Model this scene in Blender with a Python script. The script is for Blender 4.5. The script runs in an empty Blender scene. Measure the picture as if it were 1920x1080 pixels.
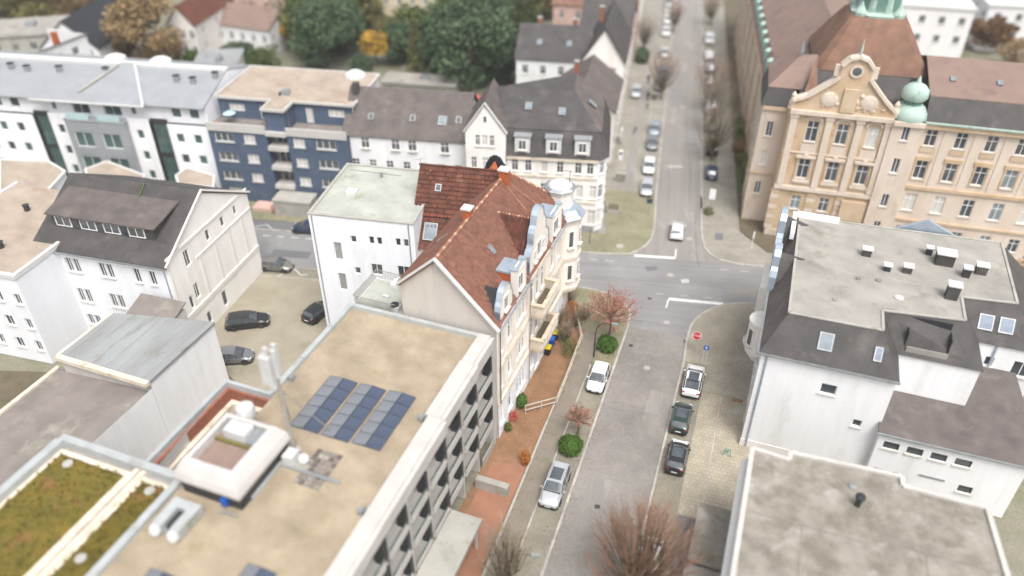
import bpy, bmesh, math, random
from mathutils import Vector, Matrix
R = math.radians
rng = random.Random(11)
SC = bpy.context.scene
COL = SC.collection

# ------------------------------------------------------------------ camera, sky, sun, exposure
FPX, PITCH, CAMZ = 1480.0, R(35.7), 55.0           # focal length in photo pixels (1920 wide), downward tilt, height
cam_data = bpy.data.cameras.new("camera")
cam_data.sensor_width = 36.0
cam_data.lens = FPX / 1920.0 * 36.0
cam_data.clip_start = 0.5
cam_data.clip_end = 6000
cam = bpy.data.objects.new("camera", cam_data)
COL.objects.link(cam)
cam.location = (0, 0, CAMZ)
cam.rotation_euler = (R(90) - PITCH, 0, 0)
SC.camera = cam
cam_data.dof.use_dof = True
cam_data.dof.focus_distance = 75.0
cam_data.dof.aperture_fstop = 0.032
SC.render.resolution_x, SC.render.resolution_y = 1024, 576

SUN_EL, SUN_BRG = R(60), R(160)                      # soft sun behind thin cloud, from the south-south-east
world = bpy.data.worlds.new("World")
SC.world = world
world.use_nodes = True
nt = world.node_tree
nt.nodes.clear()
sky = nt.nodes.new("ShaderNodeTexSky")
sky.sky_type = 'NISHITA'
sky.sun_disc = False
sky.sun_elevation = SUN_EL
sky.sun_rotation = SUN_BRG
sky.air_density = 1.0
sky.dust_density = 6.0
sky.ozone_density = 1.0
hs = nt.nodes.new("ShaderNodeHueSaturation")
hs.inputs['Saturation'].default_value = 0.22          # cloud cover: nearly neutral sky light
bg = nt.nodes.new("ShaderNodeBackground")
bg.inputs['Strength'].default_value = 0.15
wo = nt.nodes.new("ShaderNodeOutputWorld")
nt.links.new(sky.outputs[0], hs.inputs['Color'])
nt.links.new(hs.outputs[0], bg.inputs['Color'])
nt.links.new(bg.outputs[0], wo.inputs['Surface'])
sun_data = bpy.data.lights.new("sun", 'SUN')
sun_data.energy = 1.3
sun_data.angle = R(28)
sun_data.color = (1.0, 0.97, 0.93)
sun = bpy.data.objects.new("sun", sun_data)
COL.objects.link(sun)
sun.location = (60, -40, 120)
sun.rotation_euler = (R(90) - SUN_EL, 0, R(180) - SUN_BRG)
SC.view_settings.view_transform = 'Standard'
SC.view_settings.look = 'None'
SC.view_settings.gamma = 1.0
SC.view_settings.use_curve_mapping = False
SC.view_settings.exposure = 0.64

# ------------------------------------------------------------------ survey helpers
_s, _c = math.sin(PITCH), math.cos(PITCH)
def G(px, py, z=0.0):
    """world point on the level z seen at photo pixel (px, py); used to take measurements off the photo"""
    u, v = (px - 960) / FPX, (py - 540) / FPX
    dy, dz = _c - v * _s, -_s - v * _c
    t = (z - CAMZ) / dz
    return Vector((u * t, dy * t, z))

class Frame:
    """plan frame: +y along the bearing brg (degrees east of +Y), +x to its right"""
    def __init__(self, o, brg):
        self.o, self.brg = Vector((o[0], o[1])), brg
        b = R(brg)
        self.u = Vector((math.sin(b), math.cos(b)))
        self.n = Vector((math.cos(b), -math.sin(b)))
    def w(self, x, y, z=0.0):
        p = self.o + self.n * x + self.u * y
        return Vector((p.x, p.y, z))
    def l(self, p):
        d = Vector((p[0], p[1])) - self.o
        return (d.dot(self.n), d.dot(self.u))

# ------------------------------------------------------------------ materials
MATS = {}
def mat(name, c1, c2=None, scale=2.0, rough=0.8, bump=0.0, bscale=30.0, fine=0.12, fscale=25.0, stretch=(1, 1, 1),
        metal=0.0, spec=0.3, c3=None, s3=0.4, coat=0.0, contrast=(0.35, 0.65), island=0.0, streak=None):
    """c1/c2 mixed by a large noise, c3 in rarer blotches, brightness jitter by a fine noise"""
    m = bpy.data.materials.new(name)
    m.use_nodes = True
    N, Lk = m.node_tree.nodes, m.node_tree.links
    b = N["Principled BSDF"]
    b.inputs['Roughness'].default_value = rough
    b.inputs['Metallic'].default_value = metal
    b.inputs['Specular IOR Level'].default_value = spec
    b.inputs['Coat Weight'].default_value = coat
    tc = N.new("ShaderNodeTexCoord")
    mp = N.new("ShaderNodeMapping")
    mp.inputs['Scale'].default_value = stretch
    Lk.new(tc.outputs['Object'], mp.inputs['Vector'])
    def noise(sc, det=4.0, ro=0.55, off=0.0):
        n = N.new("ShaderNodeTexNoise")
        n.inputs['Scale'].default_value = sc
        n.inputs['Detail'].default_value = det
        n.inputs['Roughness'].default_value = ro
        if off:
            mo = N.new("ShaderNodeVectorMath")
            mo.inputs[1].default_value = (off, off * 0.7, off * 1.3)
            Lk.new(mp.outputs[0], mo.inputs[0])
            Lk.new(mo.outputs[0], n.inputs['Vector'])
        else:
            Lk.new(mp.outputs[0], n.inputs['Vector'])
        return n
    def ramp(n, a, bb):
        r = N.new("ShaderNodeMapRange")
        r.inputs['From Min'].default_value, r.inputs['From Max'].default_value = a, bb
        Lk.new(n.outputs['Fac'], r.inputs['Value'])
        return r
    def mix(fac, A, B):
        x = N.new("ShaderNodeMix")
        x.data_type = 'RGBA'
        if hasattr(fac, 'outputs'): Lk.new(fac.outputs[0], x.inputs['Factor'])
        else: x.inputs['Factor'].default_value = fac
        for s, v in ((6, A), (7, B)):
            if isinstance(v, tuple): x.inputs[s].default_value = (*v, 1)
            else: Lk.new(v, x.inputs[s])
        return x.outputs[2]
    col = (*c1, 1)
    if c2 is None: c2 = tuple(v * 0.85 for v in c1)
    out = mix(ramp(noise(scale), *contrast), c1, c2)
    if c3: out = mix(ramp(noise(s3, 6.0, 0.65, 7.3), 0.56, 0.68), out, c3)
    if fine:
        fn = ramp(noise(fscale, 3.0), 0.2, 0.8)
        fn.inputs['To Min'].default_value, fn.inputs['To Max'].default_value = 1 - fine, 1 + fine
        hv = N.new("ShaderNodeVectorMath")
        hv.operation = 'SCALE'
        Lk.new(out, hv.inputs[0])
        Lk.new(fn.outputs[0], hv.inputs['Scale'])
        out = hv.outputs[0]
    if streak:                                         # (scale xyz, rotation deg, amount): rain streaks on walls, wheel lanes on roads
        sm = N.new("ShaderNodeMapping")
        sm.inputs['Rotation'].default_value = (0, 0, R(streak[1]))
        Lk.new(tc.outputs['Object'], sm.inputs['Vector'])
        s2 = N.new("ShaderNodeMapping")
        s2.inputs['Scale'].default_value = streak[0]
        Lk.new(sm.outputs[0], s2.inputs['Vector'])
        sn = N.new("ShaderNodeTexNoise")
        sn.inputs['Scale'].default_value = 1.0
        sn.inputs['Detail'].default_value = 6
        sn.inputs['Roughness'].default_value = 0.6
        Lk.new(s2.outputs[0], sn.inputs['Vector'])
        sr = ramp(sn, 0.42, 0.72)
        sr.inputs['To Min'].default_value, sr.inputs['To Max'].default_value = 1.0, 1 - streak[2]
        sv = N.new("ShaderNodeVectorMath")
        sv.operation = 'SCALE'
        Lk.new(out, sv.inputs[0])
        Lk.new(sr.outputs[0], sv.inputs['Scale'])
        out = sv.outputs[0]
    if island:                                         # every tile / leaf its own brightness
        ge = N.new("ShaderNodeNewGeometry")
        ir = N.new("ShaderNodeMapRange")
        ir.inputs['To Min'].default_value, ir.inputs['To Max'].default_value = 1 - island, 1 + island
        Lk.new(ge.outputs['Random Per Island'], ir.inputs['Value'])
        iv = N.new("ShaderNodeVectorMath")
        iv.operation = 'SCALE'
        Lk.new(out, iv.inputs[0])
        Lk.new(ir.outputs[0], iv.inputs['Scale'])
        out = iv.outputs[0]
    Lk.new(out, b.inputs['Base Color'])
    if bump:
        bn = noise(bscale, 4.0, 0.6, 3.1)
        bp = N.new("ShaderNodeBump")
        bp.inputs['Strength'].default_value = bump
        bp.inputs['Distance'].default_value = 0.05
        Lk.new(bn.outputs['Fac'], bp.inputs['Height'])
        Lk.new(bp.outputs[0], b.inputs['Normal'])
    MATS[name] = m
    return m

def paver_mat(name, c1, c2, mortar, rot, bw, bh, msize=0.02, scale_noise=0.25, c3=None, rough=0.85, bump=0.4, off=0.5):
    """small block paving: brick pattern turned to the street, with big tonal patches over it"""
    m = bpy.data.materials.new(name)
    m.use_nodes = True
    N, Lk = m.node_tree.nodes, m.node_tree.links
    b = N["Principled BSDF"]
    b.inputs['Roughness'].default_value = rough
    b.inputs['Specular IOR Level'].default_value = 0.25
    tc = N.new("ShaderNodeTexCoord")
    mp = N.new("ShaderNodeMapping")
    mp.inputs['Rotation'].default_value = (0, 0, R(rot))
    Lk.new(tc.outputs['Object'], mp.inputs['Vector'])
    br = N.new("ShaderNodeTexBrick")
    br.offset = off
    br.inputs['Color1'].default_value = (*c1, 1)
    br.inputs['Color2'].default_value = (*c2, 1)
    br.inputs['Mortar'].default_value = (*mortar, 1)
    br.inputs['Scale'].default_value = 1.0
    br.inputs['Brick Width'].default_value = bw
    br.inputs['Row Height'].default_value = bh
    br.inputs['Mortar Size'].default_value = msize
    br.inputs['Mortar Smooth'].default_value = 0.3
    Lk.new(mp.outputs[0], br.inputs['Vector'])
    ns = N.new("ShaderNodeTexNoise")
    ns.inputs['Scale'].default_value = scale_noise
    ns.inputs['Detail'].default_value = 7
    ns.inputs['Roughness'].default_value = 0.62
    Lk.new(tc.outputs['Object'], ns.inputs['Vector'])
    mr = N.new("ShaderNodeMapRange")
    mr.inputs['From Min'].default_value, mr.inputs['From Max'].default_value = 0.3, 0.7
    mr.inputs['To Min'].default_value, mr.inputs['To Max'].default_value = 0.78, 1.2
    Lk.new(ns.outputs['Fac'], mr.inputs['Value'])
    vm = N.new("ShaderNodeVectorMath")
    vm.operation = 'SCALE'
    Lk.new(br.outputs['Color'], vm.inputs[0])
    Lk.new(mr.outputs[0], vm.inputs['Scale'])
    out = vm.outputs[0]
    if c3:
        n2 = N.new("ShaderNodeTexNoise")
        n2.inputs['Scale'].default_value = 0.55
        n2.inputs['Detail'].default_value = 8
        n2.inputs['Roughness'].default_value = 0.7
        Lk.new(tc.outputs['Object'], n2.inputs['Vector'])
        m2 = N.new("ShaderNodeMapRange")
        m2.inputs['From Min'].default_value, m2.inputs['From Max'].default_value = 0.5, 0.72
        m2.inputs['To Max'].default_value = 0.75
        Lk.new(n2.outputs['Fac'], m2.inputs['Value'])
        x = N.new("ShaderNodeMix")
        x.data_type = 'RGBA'
        Lk.new(m2.outputs[0], x.inputs['Factor'])
        Lk.new(out, x.inputs[6])
        x.inputs[7].default_value = (*c3, 1)
        out = x.outputs[2]
    Lk.new(out, b.inputs['Base Color'])
    bp = N.new("ShaderNodeBump")
    bp.inputs['Strength'].default_value = bump
    bp.inputs['Distance'].default_value = 0.02
    iv = N.new("ShaderNodeMath")
    iv.operation = 'SUBTRACT'
    iv.inputs[0].default_value = 1.0
    Lk.new(br.outputs['Fac'], iv.inputs[1])
    Lk.new(iv.outputs[0], bp.inputs['Height'])
    Lk.new(bp.outputs[0], b.inputs['Normal'])
    MATS[name] = m
    return m

def leaf_mat(name, c1, c2, rough=0.6, trans=0.25):
    """foliage: colour varies from leaf to leaf and clump to clump"""
    m = mat(name, c1, c2, scale=0.9, rough=rough, fine=0.2, fscale=6.0, spec=0.2, island=0.45)
    b = m.node_tree.nodes["Principled BSDF"]
    b.inputs['Transmission Weight'].default_value = 0.0
    return m

M = MATS
# walls
mat('white_render', (0.79, 0.79, 0.80), (0.745, 0.745, 0.755), scale=0.5, fine=0.05, fscale=9, bump=0.06, bscale=60, stretch=(1, 1, 0.35), c3=(0.69, 0.69, 0.68), s3=0.35, streak=((1.1, 1.1, .10), 0, .07))
mat('cool_white', (0.81, 0.82, 0.85), (0.77, 0.78, 0.81), scale=0.5, fine=0.05, bump=0.05, stretch=(1, 1, 0.35), c3=(0.72, 0.73, 0.74), s3=0.3, streak=((1.1, 1.1, .10), 0, .07))
mat('cream_render', (0.81, 0.755, 0.69), (0.75, 0.69, 0.62), scale=0.7, fine=0.07, bump=0.08, stretch=(1, 1, 0.3), c3=(0.62, 0.55, 0.47), s3=0.5, streak=((1.1, 1.1, .10), 0, .07))
mat('cream_trim', (0.70, 0.62, 0.52), (0.58, 0.50, 0.40), scale=1.2, fine=0.1, bump=0.08, c3=(0.40, 0.35, 0.27), s3=0.9)
mat('balcony_stone', (0.62, 0.53, 0.42), (0.48, 0.40, 0.30), scale=1.5, fine=0.15, bump=0.15, c3=(0.26, 0.22, 0.16), s3=1.1)
mat('warm_white', (0.84, 0.815, 0.78), (0.79, 0.76, 0.72), scale=0.5, fine=0.05, bump=0.05, stretch=(1, 1, 0.35), c3=(0.72, 0.685, 0.635), s3=0.3, streak=((1.1, 1.1, .10), 0, .07))
mat('panel_beige', (0.74, 0.705, 0.67), (0.69, 0.655, 0.62), scale=0.8, fine=0.05)
mat('grey_render', (0.52, 0.50, 0.47), (0.46, 0.44, 0.41), scale=0.5, fine=0.06, bump=0.08, stretch=(1, 1, 0.3), c3=(0.38, 0.36, 0.33), s3=0.5, streak=((1.1, 1.1, .10), 0, .07))
mat('gable_grey', (0.56, 0.52, 0.48), (0.51, 0.47, 0.43), scale=0.4, fine=0.05, bump=0.08, stretch=(1, 1, 0.3), c3=(0.44, 0.40, 0.36), s3=0.5, streak=((1.1, 1.1, .10), 0, .07))
mat('blue_render', (0.085, 0.115, 0.17), (0.07, 0.095, 0.145), scale=0.6, fine=0.08, bump=0.05, c3=(0.10, 0.13, 0.18), s3=0.4, streak=((1.1, 1.1, .10), 0, .07))
mat('sandstone', (0.50, 0.365, 0.235), (0.57, 0.45, 0.325), scale=0.35, fine=0.12, fscale=12, bump=0.15, c3=(0.44, 0.30, 0.17), s3=0.5, streak=((1.1, 1.1, .10), 0, .07))
mat('pale_stone', (0.655, 0.565, 0.48), (0.585, 0.49, 0.405), scale=0.5, fine=0.08, bump=0.1, stretch=(1, 1, 0.4), c3=(0.52, 0.44, 0.34), s3=0.5, streak=((1.1, 1.1, .10), 0, .07))
mat('yellow_render', (0.62, 0.54, 0.38), scale=0.5, fine=0.06)
mat('pink_render', (0.60, 0.42, 0.36), scale=0.5, fine=0.06)
mat('brick_red', (0.30, 0.12, 0.075), (0.24, 0.095, 0.06), scale=2.0, fine=0.2, bump=0.2)
# roofs
mat('red_tile', (0.225, 0.106, 0.074), (0.19, 0.09, 0.064), scale=0.8, fine=0.28, fscale=14, rough=0.75, bump=0.15, c3=(0.255, 0.125, 0.09), s3=0.8, island=0.17)
mat('dark_red_tile', (0.135, 0.045, 0.028), (0.09, 0.036, 0.024), scale=0.9, fine=0.3, fscale=10, rough=0.7, bump=0.15, c3=(0.17, 0.08, 0.055), s3=1.0, island=0.26)
mat('ridge_light', (0.55, 0.38, 0.28), (0.46, 0.30, 0.21), scale=3, fine=0.3, fscale=8, rough=0.75)
mat('ridge_tile', (0.36, 0.17, 0.10), (0.28, 0.125, 0.08), scale=3, fine=0.3, fscale=8, rough=0.75)
mat('orange_tile', (0.42, 0.12, 0.045), (0.34, 0.09, 0.035), scale=2, fine=0.2, rough=0.7)
mat('red_flashing', (0.45, 0.09, 0.06), scale=3, fine=0.15, rough=0.6)
mat('slate_tile', (0.075, 0.068, 0.066), (0.055, 0.051, 0.050), scale=0.7, fine=0.2, fscale=18, rough=0.65, bump=0.2, bscale=12, c3=(0.095, 0.085, 0.08), s3=0.5, stretch=(1, 1, 1), streak=((.5, .5, .3), 20, -.25))
mat('brown_tile', (0.125, 0.105, 0.098), (0.095, 0.082, 0.078), scale=0.7, fine=0.2, fscale=16, rough=0.75, bump=0.2, bscale=12, c3=(0.15, 0.13, 0.12), s3=0.5, streak=((.5, .5, .3), 20, -.2))
mat('palace_tile', (0.235, 0.130, 0.088), (0.18, 0.10, 0.07), scale=0.5, fine=0.2, fscale=12, rough=0.75, bump=0.2, c3=(0.16, 0.085, 0.06), s3=0.4, streak=((.9, .9, .08), 0, .2))
mat('palace_wing_tile', (0.24, 0.165, 0.135), (0.20, 0.14, 0.12), scale=0.5, fine=0.18, fscale=12, rough=0.75, bump=0.2, c3=(0.16, 0.11, 0.10), s3=0.4)
mat('zinc', (0.40, 0.46, 0.53), (0.34, 0.40, 0.47), scale=1.2, fine=0.08, rough=0.42, metal=0.35, spec=0.4, c3=(0.28, 0.32, 0.36), s3=0.9)
mat('metal_roof', (0.34, 0.352, 0.37), (0.30, 0.312, 0.33), scale=0.4, fine=0.05, rough=0.5, metal=0.2, c3=(0.35, 0.37, 0.39), s3=0.3)
mat('copper', (0.40, 0.50, 0.445), (0.33, 0.44, 0.385), scale=1.0, fine=0.15, rough=0.7, c3=(0.16, 0.30, 0.26), s3=0.7)
mat('dark_copper', (0.10, 0.19, 0.17), (0.16, 0.29, 0.25), scale=1.0, fine=0.2, rough=0.65)
mat('bitumen_green', (0.44, 0.45, 0.40), (0.36, 0.37, 0.33), scale=0.35, fine=0.1, rough=0.9, bump=0.1, c3=(0.29, 0.31, 0.24), s3=0.35, streak=((.35, .5, 1), 35, .22))
mat('gravel', (0.40, 0.325, 0.235), (0.32, 0.26, 0.185), scale=0.45, fine=0.35, fscale=30, rough=0.95, bump=0.6, bscale=35, c3=(0.30, 0.25, 0.155), s3=0.3, streak=((.35, .5, 1), 35, .22))
mat('gravel_tan', (0.42, 0.35, 0.285), (0.36, 0.295, 0.24), scale=0.4, fine=0.25, fscale=25, rough=0.95, bump=0.4, c3=(0.36, 0.25, 0.18), s3=0.3, streak=((.35, .5, 1), 35, .22))
mat('felt_grey', (0.36, 0.335, 0.30), (0.29, 0.275, 0.25), scale=0.35, fine=0.12, fscale=15, rough=0.9, bump=0.15, c3=(0.235, 0.22, 0.185), s3=0.4, streak=((.35, .5, 1), 35, .22))
mat('felt_blotched', (0.30, 0.27, 0.235), (0.19, 0.175, 0.14), scale=0.8, fine=0.15, fscale=12, rough=0.9, bump=0.2, c3=(0.36, 0.335, 0.305), s3=0.5, streak=((.35, .5, 1), 35, .22))
mat('felt_blue', (0.30, 0.315, 0.32), (0.245, 0.25, 0.25), scale=0.4, fine=0.1, rough=0.85, bump=0.15, c3=(0.20, 0.195, 0.175), s3=0.5, stretch=(1, 0.35, 1))
mat('felt_brown', (0.24, 0.21, 0.19), (0.185, 0.165, 0.15), scale=0.45, fine=0.15, rough=0.9, bump=0.2, c3=(0.30, 0.275, 0.23), s3=0.35)
mat('parapet_metal', (0.46, 0.48, 0.485), (0.39, 0.41, 0.41), scale=0.8, fine=0.06, rough=0.55, metal=0.2, c3=(0.31, 0.32, 0.29), s3=0.5)
mat('parapet_white', (0.52, 0.50, 0.475), (0.46, 0.44, 0.415), scale=0.6, fine=0.06, rough=0.6, c3=(0.43, 0.41, 0.37), s3=0.6)
mat('sedum', (0.17, 0.125, 0.022), (0.115, 0.10, 0.02), scale=0.9, fine=0.4, fscale=10, rough=0.95, bump=0.8, bscale=14, c3=(0.21, 0.115, 0.04), s3=0.7)
mat('white_coping', (0.62, 0.62, 0.61), (0.56, 0.56, 0.545), scale=2, fine=0.06, rough=0.5)
mat('black_slate', (0.03, 0.032, 0.038), scale=3, fine=0.2, rough=0.5)
# glazing, joinery, metal
mat('glass_dark', (0.035, 0.042, 0.05), (0.07, 0.08, 0.09), scale=0.35, rough=0.06, fine=0.0, spec=0.6)
mat('glass_grey', (0.13, 0.135, 0.14), (0.07, 0.075, 0.08), scale=0.5, rough=0.08, fine=0.0, spec=0.6)
mat('glass_green', (0.045, 0.085, 0.08), (0.085, 0.14, 0.13), scale=0.4, rough=0.06, fine=0.0, spec=0.6)
mat('glass_sky', (0.24, 0.28, 0.305), (0.18, 0.215, 0.24), scale=0.8, rough=0.08, fine=0.0, spec=0.7)
mat('glass_blue', (0.23, 0.265, 0.335), (0.18, 0.21, 0.27), scale=0.8, rough=0.1, fine=0.0, spec=0.6)
mat('curtain', (0.62, 0.60, 0.56), (0.50, 0.48, 0.45), scale=2.5, rough=0.35, fine=0.0, stretch=(4, 4, 0.3))
mat('shutter_grey', (0.32, 0.32, 0.31), scale=2, rough=0.6, fine=0.05)
mat('white_joinery', (0.80, 0.80, 0.79), (0.76, 0.76, 0.75), scale=3, fine=0.03, rough=0.4)
mat('sill_stone', (0.60, 0.57, 0.52), scale=2, fine=0.1, rough=0.7)
mat('dark_metal', (0.045, 0.048, 0.052), (0.06, 0.06, 0.06), scale=3, fine=0.1, rough=0.5, metal=0.3)
mat('steel', (0.42, 0.44, 0.45), (0.34, 0.36, 0.37), scale=2, fine=0.1, rough=0.4, metal=0.6)
mat('rail_metal', (0.40, 0.38, 0.35), (0.33, 0.31, 0.28), scale=2, fine=0.12, rough=0.55, metal=0.3)
mat('teal_panel', (0.42, 0.55, 0.56), scale=2, fine=0.05, rough=0.35)
mat('plaster_white', (0.54, 0.515, 0.50), (0.48, 0.455, 0.44), scale=0.6, fine=0.05, rough=0.7, c3=(0.62, 0.56, 0.52), s3=0.6)
mat('solar_cell', (0.055, 0.072, 0.115), (0.068, 0.085, 0.125), scale=0.8, fine=0.05, rough=0.16, spec=0.6)
mat('plastic_white', (0.58, 0.58, 0.575), scale=2, fine=0.04, rough=0.4)
mat('blue_plastic', (0.02, 0.10, 0.42), scale=2, fine=0.05, rough=0.4)
# ground
mat('footway_tar', (0.235, 0.205, 0.17), (0.195, 0.17, 0.14), scale=0.5, fine=0.12, fscale=25, rough=0.9, bump=0.15, c3=(0.17, 0.165, 0.11), s3=0.5)
mat('fence_wood', (0.50, 0.45, 0.38), (0.40, 0.36, 0.30), scale=2, fine=0.15, rough=0.7)
mat('earth', (0.24, 0.22, 0.175), (0.17, 0.17, 0.11), scale=0.25, fine=0.25, fscale=6, rough=0.95, bump=0.3, c3=(0.085, 0.10, 0.035), s3=0.12)
mat('asphalt', (0.265, 0.258, 0.258), (0.225, 0.22, 0.22), scale=0.16, fine=0.10, fscale=30, rough=0.85, bump=0.15, bscale=80, c3=(0.30, 0.295, 0.29), s3=0.25, streak=((.03, 1.1, 1), 7.6, .2))
mat('asphalt_far', (0.285, 0.265, 0.245), (0.245, 0.23, 0.215), scale=0.15, fine=0.10, fscale=30, rough=0.85, bump=0.15, bscale=80, c3=(0.325, 0.305, 0.285), s3=0.3, stretch=(1, 0.4, 1), streak=((.03, 1.1, 1), 101.2, .2))
mat('asphalt_dark', (0.16, 0.16, 0.165), (0.135, 0.135, 0.14), scale=0.3, fine=0.12, rough=0.85, bump=0.15)
paver_mat('street_setts', (0.295, 0.272, 0.252), (0.245, 0.226, 0.21), (0.16, 0.148, 0.133), 18.5, 0.24, 0.13, 0.016, 0.12, c3=(0.30, 0.275, 0.25))
paver_mat('parking_setts', (0.31, 0.285, 0.235), (0.255, 0.232, 0.185), (0.16, 0.15, 0.11), 18.5, 0.22, 0.13, 0.018, 0.3, c3=(0.265, 0.245, 0.195))
paver_mat('footway_slabs', (0.42, 0.37, 0.295), (0.365, 0.32, 0.25), (0.25, 0.225, 0.16), 18.5, 0.42, 0.42, 0.018, 0.3, c3=(0.30, 0.28, 0.19))
paver_mat('mossy_slabs', (0.29, 0.265, 0.19), (0.245, 0.23, 0.155), (0.11, 0.115, 0.055), 11.0, 0.34, 0.34, 0.025, 0.25, c3=(0.155, 0.165, 0.075))
paver_mat('corner_setts', (0.40, 0.36, 0.30), (0.33, 0.30, 0.25), (0.20, 0.185, 0.145), 30, 0.16, 0.16, 0.02, 0.25, c3=(0.27, 0.25, 0.185))
paver_mat('far_footway', (0.31, 0.29, 0.255), (0.275, 0.255, 0.22), (0.18, 0.17, 0.13), 11.2, 0.5, 0.5, 0.02, 0.25, c3=(0.235, 0.225, 0.165))
paver_mat('yard_pavers', (0.33, 0.175, 0.10), (0.265, 0.14, 0.08), (0.16, 0.11, 0.065), 20.7, 0.24, 0.12, 0.016, 0.5, c3=(0.21, 0.125, 0.055))
mat('terracotta_floor', (0.33, 0.165, 0.105), (0.28, 0.14, 0.09), scale=0.7, fine=0.1, rough=0.8, c3=(0.36, 0.15, 0.09), s3=0.5)
mat('lot_gravel', (0.34, 0.305, 0.235), (0.28, 0.25, 0.19), scale=0.3, fine=0.2, fscale=20, rough=0.95, bump=0.3, c3=(0.235, 0.22, 0.15), s3=0.25)
mat('kerb_stone', (0.43, 0.41, 0.375), (0.36, 0.34, 0.31), scale=1.5, fine=0.15, rough=0.85, bump=0.2, island=0.16)
mat('road_paint', (0.72, 0.72, 0.70), (0.62, 0.62, 0.60), scale=1.2, fine=0.1, rough=0.6, c3=(0.42, 0.41, 0.40), s3=2.2)
mat('worn_paint', (0.50, 0.49, 0.47), (0.40, 0.39, 0.37), scale=1.5, fine=0.15, rough=0.7, c3=(0.31, 0.30, 0.29), s3=2.5)
mat('lawn', (0.10, 0.135, 0.03), (0.075, 0.11, 0.022), scale=0.4, fine=0.3, fscale=12, rough=0.95, bump=0.5, c3=(0.13, 0.12, 0.045), s3=0.3)
mat('garden_soil', (0.15, 0.12, 0.085), (0.11, 0.095, 0.06), scale=0.6, fine=0.3, rough=0.95, bump=0.5, c3=(0.075, 0.085, 0.03), s3=0.5)
mat('concrete', (0.40, 0.385, 0.35), (0.33, 0.32, 0.285), scale=0.5, fine=0.12, rough=0.9, bump=0.15, c3=(0.27, 0.265, 0.21), s3=0.5)
# vegetation
mat('bark', (0.18, 0.145, 0.105), (0.13, 0.11, 0.08), scale=3, fine=0.3, rough=0.9, bump=0.3)
mat('bark_moss', (0.15, 0.12, 0.07), (0.105, 0.085, 0.05), scale=3, fine=0.3, rough=0.9, bump=0.3)
mat('twig_red', (0.30, 0.175, 0.118), (0.235, 0.145, 0.10), scale=1.2, fine=0.3, rough=0.85)
mat('twig_grey', (0.32, 0.26, 0.195), (0.26, 0.21, 0.16), scale=1.2, fine=0.3, rough=0.85)
leaf_mat('leaf_box', (0.055, 0.11, 0.018), (0.08, 0.14, 0.028))
leaf_mat('leaf_evergreen', (0.06, 0.098, 0.05), (0.09, 0.13, 0.065))
leaf_mat('leaf_green', (0.065, 0.10, 0.028), (0.10, 0.125, 0.035))
leaf_mat('leaf_shrub', (0.10, 0.12, 0.03), (0.14, 0.13, 0.045))
leaf_mat('leaf_tan', (0.30, 0.20, 0.095), (0.24, 0.17, 0.085))
leaf_mat('leaf_yellow', (0.50, 0.30, 0.03), (0.42, 0.26, 0.04))
leaf_mat('leaf_orange', (0.40, 0.15, 0.035), (0.32, 0.12, 0.03))
leaf_mat('leaf_red', (0.44, 0.10, 0.08), (0.46, 0.15, 0.11))
leaf_mat('leaf_olive', (0.17, 0.15, 0.05), (0.13, 0.12, 0.04))
leaf_mat('leaf_brown', (0.20, 0.11, 0.05), (0.15, 0.09, 0.045))

# ------------------------------------------------------------------ mesh building
def link(o, parent=None):
    COL.objects.link(o)
    if parent: o.parent = parent
    return o
def tag(o, label=None, cat=None, group=None, kind=None):
    if label: o['label'] = label
    if cat: o['category'] = cat
    if group: o['group'] = group
    if kind: o['kind'] = kind
    return o
def thing(name, label, cat, o=(0, 0), brg=0.0, z=0.0, group=None):
    e = bpy.data.objects.new(name, None)
    e.empty_display_size = 0.5
    e.location = (o[0], o[1], z)
    e.rotation_euler = (0, 0, -R(brg))
    link(e)
    return tag(e, label, cat, group)
def material(m): return M[m] if isinstance(m, str) else m

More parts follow.
